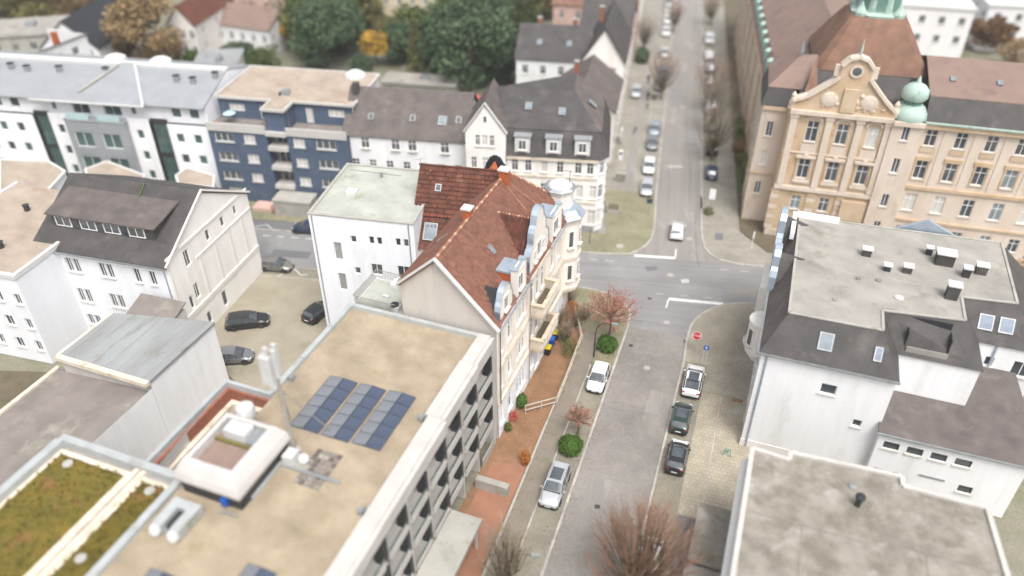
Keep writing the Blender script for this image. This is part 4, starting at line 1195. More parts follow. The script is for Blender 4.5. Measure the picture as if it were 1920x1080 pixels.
    MB().box(2.7, 2.9, -12.0, -11.8, .06, 2.75).box(2.7, 2.9, -17.9, -17.7, .06, 2.75).build('canopy_post', 'parapet_white', c)
    MB().box(.3, 3.3, -6.2, -5.6, 0.06, 1.2).build('garden_wall', 'concrete', t)
    # sedum roofs on the western part
    MB().box(-25.0, -14.3, S_, -22.2, Z - .7, Z - .3).build('roof', 'felt_grey', t)
    MB().box(-25.2, -14.2, -22.5, -21.95, Z - .7, PT).build('parapet', 'parapet_metal', t)
    MB().box(-25.4, -24.75, S_, -22.5, Z - .7, PT).build('parapet', 'parapet_metal', t)
    MB().box(-14.75, -14.2, S_, -22.5, Z - .7, PT).build('parapet', 'parapet_metal', t)
    MB().box(-18.3, -17.95, S_, -22.5, Z - .3, Z + .02).build('divider', 'cream_trim', t)
    MB().box(-17.75, -17.4, S_, -22.5, Z - .3, Z + .02).build('divider', 'cream_trim', t)
    MB().box(-17.94, -17.76, S_, -22.5, Z - .3, Z - .12).build('divider_gutter', 'felt_grey', t)
    for x0, x1 in ((-24.7, -18.3), (-17.4, -14.8)):
        MB().box(x0, x1, S_, -22.85, Z - .3, Z - .10).build('edge_gravel', 'cream_trim', t)
        rg = random.Random(3)
        b = MB()
        nx, ny = 40 if x1 - x0 > 4 else 18, 70
        xs = [x0 + .35 + (x1 - x0 - .7) * i / nx for i in range(nx + 1)]
        ys = [S_ + (-23.25 - S_) * j / ny for j in range(ny + 1)]
        k = len(b.v)
        for j in range(ny + 1):
            for i in range(nx + 1):
                edge = i in (0, nx) or j == ny
                b.v.append((xs[i], ys[j], Z - .09 if edge else Z - .03 + .07 * rg.random() + .05 * math.sin(xs[i] * 2.1) * math.sin(ys[j] * 1.7)))
        for j in range(ny):
            for i in range(nx):
                a = k + j * (nx + 1) + i
                b.f.append((a, a + 1, a + nx + 2, a + nx + 1))
        b.build('sedum_bed', 'sedum', t)
        leaf = MB()
        for _ in range(700):
            x, y = rg.uniform(xs[0], xs[-1]), rg.uniform(-33, ys[-1])
            leaf_cloud(leaf, (x, y, Z + .05), (.12, .12, .05), 3, .09, rg, 0)
        leaf.build('sedum_tufts', 'sedum', t)['kind'] = 'stuff'
    for x, y in ((-23.0, -23.9), (-15.9, -23.8), (-16.2, -29.6)):
        MB().lathe([(.36, Z - .1), (.36, Z + .14), (.2, Z + .17)], 16, (x, y)).build('roof_drain', 'concrete', t)
    for x, y in ((-13.2, -10.8), (-1.6, -11.2), (-1.55, -20.3)):
        MB().box(x - .2, x + .2, y - .25, y + .25, Z, Z + .45).build('roof_outlet', 'steel', t)
    MB().box(-9.2, -8.9, -21.9, -17.0, Z, Z + .25).build('cable_duct', 'parapet_metal', t)
    MB().box(-9.25, -4.2, -18.75, -18.5, Z, Z + .12).build('cable_tray', 'steel', t)
    return t
office()

# solar arrays: tilted both ways, panel by panel
mat('solar_frame', (0.075, 0.085, 0.105), scale=2, fine=.05, rough=.4, metal=.3)
mat('solar_cell_lit', (0.19, 0.20, 0.22), (0.16, 0.17, 0.19), scale=.8, fine=.05, rough=.25, spec=.6)  # paler copy of the cells; the west slope's brighter light put into colour
def solar(name, label, x0, x1, y0, y1, n, slopes=2, group='solar rows on the gravel roof'):
    t = thing(name, label, 'solar panels', HO.w(x0, y0).xy, HO.brg, 12.45, group)
    W_, L_ = x1 - x0, y1 - y0
    hw = W_ / slopes
    pl = L_ / n
    rise = .11
    def panel(tilt):
        b = MB()
        for i in range(2):
            pass
        z0, z1 = (.12, .12 + rise) if tilt > 0 else (.12 + rise, .12)
        b.slab([(0, .006, z0), (hw - .03, .006, z1), (hw - .03, pl - .006, z1), (0, pl - .006, z0)], .04)
        f = MB()
        e = .035
        def zz(x): return z0 + (z1 - z0) * x / (hw - .03) + .012
        for (xa, xb, ya, yb) in ((0, e, .02, pl - .02), (hw - .03 - e, hw - .03, .02, pl - .02), (e, hw - .03 - e, .02, .035), (e, hw - .03 - e, pl - .035, pl - .02)):
            f.slab([(xa, ya, zz(xa)), (xb, ya, zz(xb)), (xb, yb, zz(xb)), (xa, yb, zz(xa))], .02)
        return b.mesh('panel', 'solar_cell' if tilt < 0 else 'solar_cell_lit'), f.mesh('panel_frame', 'solar_frame')
    for s in range(slopes):
        pm, fm = panel(1 if s == 0 else -1)
        for i in range(n):
            o = inst('panel', pm, t, (s * hw + .01, i * pl, 0))
            inst('panel_frame', fm, o)
    b = MB()
    for i in range(n + 1):
        y = min(max(.05, i * pl), L_ - .05)
        b.box(.05, W_ - .05, y - .03, y + .03, 0, .08)
    b.build('mount', 'steel', t)
solar('solar_row', 'row of dark solar panels farthest from the white street parapet', -10.55, -8.05, -15.2, -9.35, 5)
solar('solar_row', 'middle of the three rows of dark solar panels', -7.85, -5.55, -15.2, -9.3, 5)
solar('solar_row', 'row of dark solar panels closest to the white street parapet', -5.35, -3.0, -15.1, -9.2, 5)
solar('solar_row', 'solar panel row cut off at the bottom edge beside the grey duct', -11.6, -9.5, -36.5, -28.6, 6)
solar('solar_row', 'solar panel row cut off at the bottom edge near the balconies', -6.2, -4.1, -35.5, -26.2, 6)

mat('court_pink', (0.28, 0.20, 0.17), (0.23, 0.165, 0.14), scale=1, fine=.12, rough=.9)
def plant_room():
    t = thing('plant_room', 'white rooftop plant room with sloping collar on the gravel roof', 'plant room', HO.w(-11.4, -20.2).xy, HO.brg, 12.45)
    a, b_ = 2.6, 2.95
    MB().box(-a + .25, a - .25, -b_ + .25, b_ - .25, 0, 1.5).build('wall', 'dark_metal', t)
    def ring(x, y, z): return [(-x, -y, z), (x, -y, z), (x, y, z), (-x, y, z)]
    def loft(rs):
        m = MB()
        for r_ in rs: m.v += r_
        for k in range(len(rs) - 1):
            for i in range(4):
                j = (i + 1) % 4
                m.f.append((k * 4 + i, k * 4 + j, k * 4 + 4 + j, k * 4 + 4 + i))
        return m
    loft([ring(a, b_, 1.3), ring(a + .04, b_ + .04, 1.6), ring(a - .12, b_ - .12, 2.1), ring(a - .55, b_ - .55, 2.85), ring(a - .75, b_ - .75, 2.95), ring(a - .95, b_ - .95, 2.9), ring(a - .95, b_ - .95, 2.2)]).build('collar', 'plaster_white', t, smooth=False)
    MB().box(-a + .95, a - .95, -b_ + .95, b_ - .95, 2.0, 2.2).build('floor', 'court_pink', t)
    MB().box(-a + .96, a - .96, .35, .55, 2.2, 2.45).build('moss_strip', 'leaf_olive', t)
    MB().box(-1.0, .75, .65, 1.75, 2.2, 3.15).build('air_handler', 'plastic_white', t)
    MB().box(.85, 1.7, .5, 1.9, 2.2, 2.75).build('ducts', 'steel', t)
    MB().lathe([(.62, 2.4), (.7, 2.9), (.6, 3.25), (.3, 3.4)], 16, (-.9, 3.0)).build('hood', 'plastic_white', t, smooth=True)
    MB().box(1.0, 1.45, -b_ - .12, -b_ + .2, .35, .95).build('meter_box', 'blue_plastic', t)
    MB().tube([(1.0, -b_ - .5, .12), (1.8, -b_ - .35, .12), (2.4, -b_ - .4, .1)], .07, 6).build('pipes', 'steel', t)
plant_room()

def mast():
    t = thing('antenna_mast', 'tall steel mast with white panel antennas beside the plant room', 'antenna mast', HO.w(-8.8, -17.2).xy, HO.brg, 12.45)
    MB().tube([(0, 0, 0), (0, 0, 9.4)], [.17, .12], 10).build('pole', 'felt_grey', t)
    for i in range(3):
        a = R(90 + 120 * i)
        d = (math.cos(a) * .34, math.sin(a) * .34)
        MB().box(d[0] - .17, d[0] + .17, d[1] - .1, d[1] + .1, 7.3, 9.7).build('panel_antenna', 'plastic_white', t)
        MB().beam((0, 0, 7.7), (d[0], d[1], 7.7), .06).beam((0, 0, 9.2), (d[0], d[1], 9.2), .06).build('bracket', 'steel', t)
    MB().box(-.8, .0, -.5, .0, 6.6, 9.0).build('radio_unit', 'plastic_white', t)
    MB().beam((0, 0, 6.0), (-2.0, 2.6, .1), .07).beam((0, 0, 6.0), (1.6, 2.6, .1), .07).build('stay', 'steel', t)
    MB().lathe([(.5, 0), (.5, .12), (.2, .16)], 14).build('base', 'concrete', t)
    for i in range(10): MB().box(-.2, .2, -.015, .015, .8 + i * .55, .83 + i * .55).build('rung', 'steel', t)
    u = thing('cable_cabinet', 'white equipment cabinets at the foot of the antenna mast', 'cabinet', HO.w(-7.9, -18.1).xy, HO.brg, 12.45)
    MB().box(-.9, -.1, -.5, .5, 0, .9).build('cabinet', 'plastic_white', u)
    MB().lathe([(.36, .2), (.42, .4), (.36, .6)], 14, (.4, .2)).build('drum', 'plastic_white', u)
    MB().box(-1.0, .9, -.6, .6, 0, .08).build('plinth', 'concrete', u)
mast()
def ballast():
    rg = random.Random(9)
    t = thing('ballast_slabs', 'patch of dark concrete slabs laid in a grid below the mast', 'paving slabs', HO.w(-6.3, -18.1).xy, HO.brg, 12.45)
    for i in range(5):
        for j in range(8):
            x, y = -1.0 + i * .42, -1.6 + j * .42
            MB().box(x + .02, x + .36, y + .02, y + .36, 0, rg.uniform(.05, .10)).build('slab', rg.choice(('felt_brown', 'felt_grey', 'brown_tile')), t)
ballast()
def duct():
    t = thing('ventilation_duct', 'u-shaped grey ventilation duct unit standing on the gravel roof', 'duct', HO.w(-12.3, -25.0).xy, HO.brg, 12.45)
    MB().box(-1.05, -.35, -1.3, 1.0, .1, .85).box(.35, 1.05, -1.3, 1.0, .1, .85).box(-.35, .35, .35, 1.0, .1, .85).build('duct', 'parapet_metal', t)
    MB().box(-.34, .34, -.9, .34, .1, .5).build('motor', 'dark_metal', t)
    for x in (-.7, .7): MB().lathe([(.36, .2), (.4, .55), (.3, .8)], 14, (x, -1.45)).build('hood', 'plastic_white', t)
    MB().box(-1.0, 1.0, -1.2, .9, 0, .1).build('skid', 'steel', t)
duct()

# ================================================================== SHEDS AND DARK-ROOFED HOUSE TO THE WEST
def shed():
    t = thing('grey_roofed_shed', 'white-walled shed with grey felt roof below the dark-roofed house', 'shed', HO.w(-28.3, -11.4).xy, HO.brg)
    z = 8.0
    wall(t, (0, 0), (0, 8.75), 0, z, 'white_render')
    wall(t, (0, 8.75), (-9.9, 6.4), 0, z, 'white_render')
    wall(t, (-9.9, 6.4), (-9.9, -.3), 0, z - .1, 'grey_render')
    wall(t, (-9.9, -.3), (0, 0), 0, z, 'grey_render')
    MB().slab([(.15, -.1, z + .1), (.15, 8.85, z + .1), (-10, 6.55, z + .1), (-10.05, -.4, z + .1)], .3).build('roof', 'felt_blue', t)
    MB().box(-10.1, .16, -.62, -.12, z - .3, z + .14).build('eaves_board', 'cream_trim', t)
    MB().box(-10.3, -10.0, -.3, 6.4, z - .3, z + .12).build('eaves_board', 'cream_trim', t)
    for i in range(7):
        x = -9.3 + i * 1.45
        MB().beam((x, -.05, z + .115), (x, 6.4 + (x + 9.9) * .235, z + .115), .06, .02).build('felt_seam', 'felt_grey', t)
    u = thing('low_shed', 'low white-walled shed with stained brown felt roof', 'shed', HO.w(-28.31, -11.42).xy, HO.brg)
    z = 6.1
    wall(u, (0, -13), (0, 0), 0, z + 1.0, 'white_render')
    wall(u, (-10.9, 0), (-10.9, -13), 0, z, 'grey_render')
    wall(u, (-10.9, -13), (0, -13), 0, z, 'grey_render')
    wall(u, (0, -.02), (-10.9, -.02), 0, z, 'grey_render')
    MB().slab([(-.02, -13, z + .6), (-.02, -.1, z + .6), (-10.8, -.1, z + .05), (-10.8, -13, z + .05)], .3).build('roof', 'felt_brown', u)
    MB().box(-11.2, -10.8, -13, 0, z - .2, z + .25).build('parapet', 'cream_trim', u)
shed()

def dark_house():
    o, brg = (-34.48, 65.05), 14.6
    t = thing('dark_roofed_house', 'white house with long dark dormer roof and cream panelled gable', 'house', o, brg)
    D_, W_, E, Rz = 15.6, -15.6, 11.0, 15.3
    g = ('glass_dark', 'glass_grey', 'glass_grey')
    wins = []
    for z in (9.1, 5.2, 1.9):
        for x in (-14.9, -11.9, -11.0, -7.9, -7.0, -3.8, -2.0): wins.append((15.6 + x, z, .75 if x not in (-14.9,) else 1.1, 1.75 if z > 4 else 1.4, 'two'))
    wall(t, (W_, 0), (0, 0), 0, E, 'cool_white', wins, glass=g)
    gw = [(7.1, 13.6, .6, .75, 'plain'), (12.8, 10.2, .6, 1.1, 'plain'), (10.2, 10.2, .7, 1.2, 'plain'), (7.3, 10.2, .7, 1.3, 'plain'), (3.3, 9.8, .9, 1.9, 'two'), (3.4, 5.6, .8, 1.9, 'two'), (2.2, 4.9, .6, 1.6, 'plain'), (7.45, 1.7, .9, 2.0, 'plain'), (4.2, 1.4, .8, 1.5, 'plain')]
    wall(t, (0, 0), (0, D_), 0, E, 'warm_white', gw, name='gable_wall', glass=g, sill=False)
    gb = MB()
    gb.add([(0, 0, E), (0, D_, E), (0, D_ / 2, Rz)], ((0, 1, 2),))
    gb.build('gable_wall', 'warm_white', t)
    wall(t, (0, D_), (W_, D_), 0, E, 'white_render', [(1.5 + i * 2, z, 1, 1.6) for i in range(7) for z in (2.2, 5.6, 9)])
    wall(t, (W_, D_), (W_, 0), 0, E, 'white_render')
    # panelling on the gable: ribs and a sloping band
    for y in (5.3, 8.1, 10.9, 13.6):
        MB().box(0, .06, y - .26, y + .26, 3.9, 8.9).build('rib', 'panel_beige', t)
    band(t, (0, 0.1), (0, D_ - .1), 3.4, 3.9, .14, 'panel_beige')
    band(t, (0, 0.1), (0, D_ - .1), 11.35, 11.6, .12, 'panel_beige')
    band(t, (0, 4.5), (0, D_ - .1), 8.9, 9.1, .10, 'panel_beige')
    MB().box(0, .10, .15, .45, 3.9, 10.8).build('rib', 'panel_beige', t)
    ov = .35
    roof(t, [(W_ - .2, -ov, E - .15), (ov * .5, -ov, E - .15), (ov * .5, D_ / 2, Rz + .05), (W_ - .2, D_ / 2, Rz + .05)], 'slate_tile', .22)
    roof(t, [(ov * .5, D_ + ov, E - .15), (W_ - .2, D_ + ov, E - .15), (W_ - .2, D_ / 2, Rz + .05), (ov * .5, D_ / 2, Rz + .05)], 'slate_tile', .22)
    MB().beam((.2, -.3, E - .1), (.2, D_ / 2, Rz + .12), .18, .2).beam((.2, D_ / 2, Rz + .12), (.2, D_ + .3, E - .1), .18, .2).build('verge_board', 'panel_beige', t)
    MB().beam((W_ - .3, -.5, E - .22), (.2, -.5, E - .22), .16, .14).build('gutter', 'steel', t)
    for x in (W_ + .3, -.35): MB().tube([(x, -.08, .1), (x, -.08, E - .2)], .055, 6).build('downpipe', 'steel', t)
    # long shed dormer
    sl = (Rz - E + .2) / (D_ / 2 + ov)
    def rz_(y): return E - .15 + (y + ov) * sl
    f0 = 2.15
    d = MB()
    zt = rz_(f0) + 1.55
    d.add([(-14.3, f0, rz_(f0) - .1), (-2.2, f0, rz_(f0) - .1), (-2.2, f0, zt), (-14.3, f0, zt)], ((0, 1, 2, 3),))
    yb = 6.2
    d.add([(-2.2, f0, rz_(f0) - .1), (-2.2, yb, rz_(yb) - .05), (-2.2, f0, zt)], ((0, 1, 2),))
    d.add([(-14.3, f0, rz_(f0) - .1), (-14.3, yb, rz_(yb) - .05), (-14.3, f0, zt)], ((2, 1, 0),))
    dd = d.build('dormer', 'slate_tile', t)
    MB().slab([(-14.7, f0 - .35, zt + .02), (-1.8, f0 - .35, zt + .02), (-1.6, yb + .1, rz_(yb) + .18), (-14.9, yb + .1, rz_(yb) + .18)], .16).build('dormer_roof', 'brown_tile', dd)
    for x in (-12.9, -9.9, -7.1, -4.2):
        put_window(t, (x, f0), (1, 0), 0, rz_(f0) + .72, 1.9, 1.15, 'two', 'white_joinery', ('glass_sky', 'glass_grey'), False, -.04)
    for x in (-11.4, -8.5, -5.6): MB().box(x - .35, x + .35, f0 - .05, f0 - .01, rz_(f0) + .1, zt - .1).build('dormer_panel', 'glass_dark', dd)
    MB().beam((-6.4, 7.6, 15.4), (-6.2, 6.0, 14.6), .12, .05).build('moss', 'leaf_box', t)
    # lean-to and clutter at the foot of the gable
    u = thing('lean_to', 'small brown-roofed lean-to between the shed and the dark-roofed house', 'shed', (-36.2, 62.3), 17)
    MB().prism([(-2.3, -.6), (2.6, -.6), (2.6, 2.2), (-2.3, 2.2)], 0, 6.6).build('wall', 'grey_render', u)
    MB().slab([(-2.5, -.8, 6.65), (2.8, -.8, 6.65), (2.8, 2.3, 7.5), (-2.5, 2.3, 7.5)], .16).build('roof', 'felt_brown', u)
    MB().box(-2.5, 2.8, -1.0, -.8, 6.4, 6.7).build('gutter', 'concrete', u)
dark_house()

def side_house(name, label, o, brg, W_, D_, E, Rz, wm, rm, floors, n, hip=0.0, group=None, cat='house', glass=('glass_dark', 'glass_grey'), chim=1, sky=0, ridge_along='x', back=True, style='cross', ww=1.0, wh=1.5, overhang=.3, side_n=3):
    """plain gabled house: front along +x at y = 0 (faces -y), depth D_"""
    t = thing(name, label, cat, o, brg, 0, group)
    fw = [(W_ * (i + .5) / n, z, ww, wh) for i in range(n) for z in floors]
    sw = [(D_ * (i + .5) / side_n, z, ww * .9, wh) for i in range(side_n) for z in floors] if side_n else []
    if ridge_along == 'x':
        wall(t, (0, 0), (W_, 0), 0, E, wm, fw, glass=glass, style=style)
        wall(t, (W_, 0), (W_, D_), 0, E, wm, sw, glass=glass, top=None if hip else [(D_ / 2, Rz - .1)], style=style)
        wall(t, (W_, D_), (0, D_), 0, E, wm, fw if back else (), glass=glass, style=style)
        wall(t, (0, D_), (0, 0), 0, E, wm, sw, glass=glass, top=None if hip else [(D_ / 2, Rz - .1)], style=style)
        e, h = overhang, hip
        sl = (Rz - E) / (D_ / 2)
        z0 = E - e * sl * .6
        roof(t, [(-e, -e, z0), (W_ + e, -e, z0), (W_ + e - h, D_ / 2, Rz), (-e + h, D_ / 2, Rz)], rm)
        roof(t, [(W_ + e, D_ + e, z0), (-e, D_ + e, z0), (-e + h, D_ / 2, Rz), (W_ + e - h, D_ / 2, Rz)], rm)
        if hip:
            roof(t, [(W_ + e, -e, z0), (W_ + e, D_ + e, z0), (W_ + e - h, D_ / 2, Rz)], rm)
            roof(t, [(-e, D_ + e, z0), (-e, -e, z0), (-e + h, D_ / 2, Rz)], rm)
        for i in range(sky):
            f = (i + .7) / (sky + .4)
            v = Vector((0, D_ / 2, Rz - E)).normalized()
            c = Vector((W_ * f, D_ * .22, E + (Rz - E) * .44 + .16))
            skylight(t, c, (1, 0, 0), v, .8, 1.1)
    else:
        wall(t, (0, 0), (W_, 0), 0, E, wm, fw, glass=glass, top=[(W_ / 2, Rz - .1)], style=style)
        wall(t, (W_, 0), (W_, D_), 0, E, wm, sw, glass=glass, style=style)
        wall(t, (W_, D_), (0, D_), 0, E, wm, fw if back else (), glass=glass, top=[(W_ / 2, Rz - .1)], style=style)
        wall(t, (0, D_), (0, 0), 0, E, wm, sw, glass=glass, style=style)
        e = overhang
        z0 = E - e * (Rz - E) / (W_ / 2) * .6
        roof(t, [(W_ + e, -e, z0), (W_ + e, D_ + e, z0), (W_ / 2, D_ + e, Rz), (W_ / 2, -e, Rz)], rm)
        roof(t, [(-e, D_ + e, z0), (-e, -e, z0), (W_ / 2, -e, Rz), (W_ / 2, D_ + e, Rz)], rm)
    for i in range(chim):
        x, y = (W_ * (.25 + .5 * i / max(1, chim - 1)) if chim > 1 else W_ * .3, D_ / 2 + .7)
        c = MB().box(x - .35, x + .35, y - .35, y + .35, Rz - 1.6, Rz + .8).build('chimney', 'brick_red', t)
        MB().box(x - .42, x + .42, y - .42, y + .42, Rz + .8, Rz + .92).build('chimney_cap', 'concrete', c)
    return t

# white neighbour on the far left edge, behind the dark-roofed house
def west_house():
    t = thing('grey_walled_house', 'pale grey apartment house at the left edge with tan gravel roof', 'apartment house', (-62.0, 66.5), 15)
    z = 11.0
    wins = [(1.6 + 2.35 * i, q, .8 if i % 2 else 1.0, 1.3, 'two') for i in range(6) for q in (2.3, 5.2, 8.3)]
    wall(t, (0, 0), (14.2, 0), 0, z, 'cool_white', wins, glass=('glass_grey', 'glass_dark'))
    wall(t, (14.2, 0), (14.2, 16), 0, z, 'cool_white')
    wall(t, (14.2, 16), (0, 16), 0, z, 'cool_white')
    wall(t, (0, 16), (0, 0), 0, z, 'cool_white')
    MB().box(.2, 14.0, .2, 15.8, z - .2, z + .2).build('roof', 'gravel_tan', t)
    MB().box(-.1, 14.3, -.15, .3, z - .1, z + .35).box(-.1, .3, .3, 16.1, z - .1, z + .35).box(13.9, 14.3, .3, 16.1, z - .1, z + .4).build('parapet', 'white_coping', t)
    for x, y in ((9.0, 4.0), (11.5, 9.0), (6, 11)): MB().lathe([(.3, z), (.3, z + .8), (.4, z + .9)], 10, (x, y)).build('roof_vent', 'dark_metal', t)
west_house()

# ================================================================== RIGHT SIDE: MANSARD CORNER HOUSE AND FLAT-ROOFED NEIGHBOUR
def mansard_house():
    o, brg = (21.3, 51.4), 20
    t = thing('mansard_house', 'white corner house with flat grey roof and dark mansard slopes', 'house', o, brg)
    E, F = 11.5, 14.5
    g = ('glass_dark', 'glass_grey', 'glass_dark')
    ft = [(0, 0), (10.7, 0), (10.7, 3.6), (17.2, 3.6), (17.2, 7.7), (22.5, 7.7), (22.5, 21.5), (0, 20.6)]
    wall(t, ft[0], ft[1], 0, E, 'white_render', [(5.9, 8.9, 1.3, 1.1, 'plain'), (8.9, 5.9, .75, .8, 'plain')], glass='glass_dark')
    wall(t, ft[1], ft[2], 0, E, 'white_render', [(1.2, 10.2, .7, 1.2, 'plain')], glass='glass_dark')
    wall(t, ft[2], ft[3], 0, E, 'white_render')
    wall(t, ft[3], ft[4], 0, E, 'white_render')
    wall(t, ft[4], ft[5], 0, E, 'white_render', [(1.6, 9.6, .7, 1.0, 'plain'), (4.2, 9.4, 1.5, 1.6, 'two')], glass='glass_dark')
    wall(t, ft[5], ft[6], 0, E, 'white_render')
    wall(t, ft[6], ft[7], 0, E, 'white_render', [(2 + 2.4 * i, z, 1, 1.8) for i in range(8) for z in (2.4, 6, 9.5)])
    wall(t, ft[7], ft[0], 0, E, 'cool_white', [(20.6 - y, z, .95, 1.9) for y in (2.2, 5.0, 12.6, 14.4, 18.4) for z in (2.4, 6.0, 9.6)], glass=g)
    # flat roof and mansard slopes
    fl = [(1.45, 2.0), (8.85, 2.15), (8.85, 5.0), (15.3, 5.9), (15.3, 9.4), (19.7, 10.0), (19.7, 20.2), (1.3, 18.8)]
    b = MB().prism(fl, F - .3, F)
    b.build('flat_roof', 'felt_grey', t)
    e = MB()
    for i in range(len(fl)):
        a, c = Vector((*fl[i], F + .04)), Vector((*fl[(i + 1) % len(fl)], F + .04))
        e.beam(a, c, .22, .12)
    e.build('roof_edge', 'concrete', t)
    rp = [(-.25, -.25), (10.85, -.25), (10.85, 3.4), (17.4, 3.4), (17.4, 7.5), (22.7, 7.5), (22.7, 21.7), (-.25, 20.9)]
    names = 8
    for i in range(8):
        j = (i + 1) % 8
        if i in (6,): pass
        q = [(*rp[i], E), (*rp[j], E), (*fl[j], F - .02), (*fl[i], F - .02)]
        roof(t, q, 'slate_tile' if i != 7 else 'brown_tile', .12, 'mansard_slope')
    MB().beam((-.35, -.35, E - .1), (10.9, -.35, E - .1), .16, .14).beam((-.35, -.3, E - .1), (-.35, 20.9, E - .1), .16, .14).build('gutter', 'steel', t)
    MB().tube([(.5, -.1, .2), (.5, -.1, E - .1)], .09, 8).build('downpipe', 'zinc', t)
    MB().tube([(18.9, 7.6, .2), (18.9, 7.6, E - .1)], .09, 8).build('downpipe', 'zinc', t)
    MB().box(-.08, 10.7, -.06, 0.01, 0, .9).build('plinth', 'panel_beige', t)
    v = Vector((0, 2.25, 3.0)).normalized()
    skylight(t, (4.75, .95, 13.1), (1, 0, 0), v, 1.15, 1.5, 'glass_sky')
    skylight(t, (8.85, .85, 13.0), (1, 0, 0), v, .62, 1.2, 'glass_blue')
    skylight(t, (17.6, 8.55, 13.0), (1, 0, 0), v, 1.15, 1.35, 'glass_blue')
    skylight(t, (19.2, 8.6, 13.0), (1, 0, 0), v, 1.15, 1.35, 'glass_blue')
    # roof loggia cut into the second slope
    lg = MB().box(11.2, 14.4, 4.0, 5.3, 12.2, 12.3).box(11.2, 14.4, 5.2, 5.35, 12.3, 14.3).box(11.1, 11.2, 3.9, 5.3, 12.2, 13.6).box(14.4, 14.5, 3.9, 5.3, 12.2, 13.6)
    l = lg.build('loggia', 'black_slate', t)
    MB().box(11.3, 14.5, 3.62, 3.72, 11.8, 12.35).build('loggia_balustrade', 'felt_grey', l)
    MB().box(12.0, 12.6, 4.3, 4.8, 12.3, 12.9).build('loggia_furniture', 'felt_grey', l)
    # rooftop hatches, chimneys and vents
    for (x, y, w, d, h, m) in ((7.55, 13.6, .75, .6, .7, 'c'), (9.3, 11.6, .55, .5, .55, 'v'), (11.0, 11.9, .7, .6, .65, 'c'), (14.2, 14.6, 1.5, 1.1, 1.15, 'c'), (17.2, 14.0, .9, .7, .85, 'c'), (15.9, 13.0, .6, .6, .9, 'v'), (14.4, 9.0, .95, .8, 1.35, 'c'), (13.0, 15.8, .5, .5, .7, 'v')):
        c = MB().box(x - w / 2, x + w / 2, y - d / 2, y + d / 2, F, F + h).build('chimney' if m == 'c' else 'roof_vent', 'slate_tile' if m == 'c' else 'dark_metal', t)
        MB().box(x - w / 2 - .1, x + w / 2 + .1, y - d / 2 - .1, y + d / 2 + .1, F + h, F + h + .12).build('cap', 'white_coping', c)
    for (x, y, r) in ((6.9, 9.3, .22), (8.6, 9.6, .28), (10.2, 7.4, .4), (5.0, 5.2, .2)):
        MB().lathe([(r, F), (r, F + .10), (r * .6, F + .13)], 14, (x, y)).build('roof_drain', 'felt_brown' if r < .35 else 'plaster_white', t)
    MB().box(8.8, 15.2, 10.1, 10.2, F, F + .03).build('felt_seam', 'concrete', t)
    # street gables (west) and north gable with zinc coping
    for (y0, y1, zt) in ((9.0, 12.6, 15.6), (15.0, 19.6, 15.9)):
        yc, hw = (y0 + y1) / 2, (y1 - y0) / 2
        out = [(hw, E), (hw, E + 1.6), (hw * .86, E + 2.1), (hw * .6, E + 2.4), (hw * .55, zt - .7), (hw * .3, zt - .15), (.1, zt)]
        out = [(yc + a, z) for a, z in out] + [(yc - a, z) for a, z in reversed(out)]
        m = MB()
        n = len(out)
        m.v += [(-.5, y, z) for y, z in out] + [(.0, y, z) for y, z in out]
        m.f.append(tuple(range(n))[::-1]); m.f.append(tuple(n + i for i in range(n)))
        gb = m.build('street_gable', 'cool_white', t)
        c = MB()
        for i in range(n - 1): c.beam((-.25, *out[i]), (-.25, *out[i + 1]), .62, .12)
        c.build('coping', 'zinc', gb)
        roof(t, [(0, y0, E + .8), (0, yc, zt - .8), (2.2, yc, F)], 'slate_tile', .1, 'gable_roof')
        roof(t, [(0, yc, zt - .8), (0, y1, E + .8), (2.2, yc, F)], 'slate_tile', .1, 'gable_roof')
    MB().prism([(10.5, 19.9), (15.6, 20.2), (15.6, 20.7), (10.5, 20.4)], E, F - .2).build('north_gable', 'cool_white', t)
    g2 = MB()
    g2.add([(10.2, 20.3, F - .2), (15.9, 20.6, F - .2), (13.0, 20.45, F + 1.2), (10.2, 19.9, F - .2), (15.9, 20.2, F - .2), (13.0, 20.05, F + 1.2)], ((0, 1, 2), (5, 4, 3), (0, 3, 4, 1), (1, 4, 5, 2), (2, 5, 3, 0)))
    g2.build('north_gable', 'zinc', t)
    MB().box(1.0, 5.0, 18.6, 19.1, F, F + .5).box(.6, 1.0, 14.8, 19.1, F - .4, F + .35).build('parapet', 'cool_white', t)
    # bow window and balconies towards the street
    bw = MB().lathe([(.5, 3.6), (1.15, 4.6), (1.25, 4.7), (1.25, 8.2), (1.4, 8.3), (1.4, 8.5)], 14, (-.1, 8.6)).build('bow_window', 'warm_white', t)
    for a in (140, 180, 220):
        d = (math.cos(R(a)), math.sin(R(a)))
        put_window(t, (-.1 + d[0] * 1.23, 8.6 + d[1] * 1.23), (-d[1], d[0]), 0, 6.7, .7, 2.0, 'plain', 'white_joinery', 'glass_grey', True, -.03)
    MB().box(-1.0, .0, 14.6, 19.4, 3.5, 8.0).build('bay', 'warm_white', t)
mansard_house()

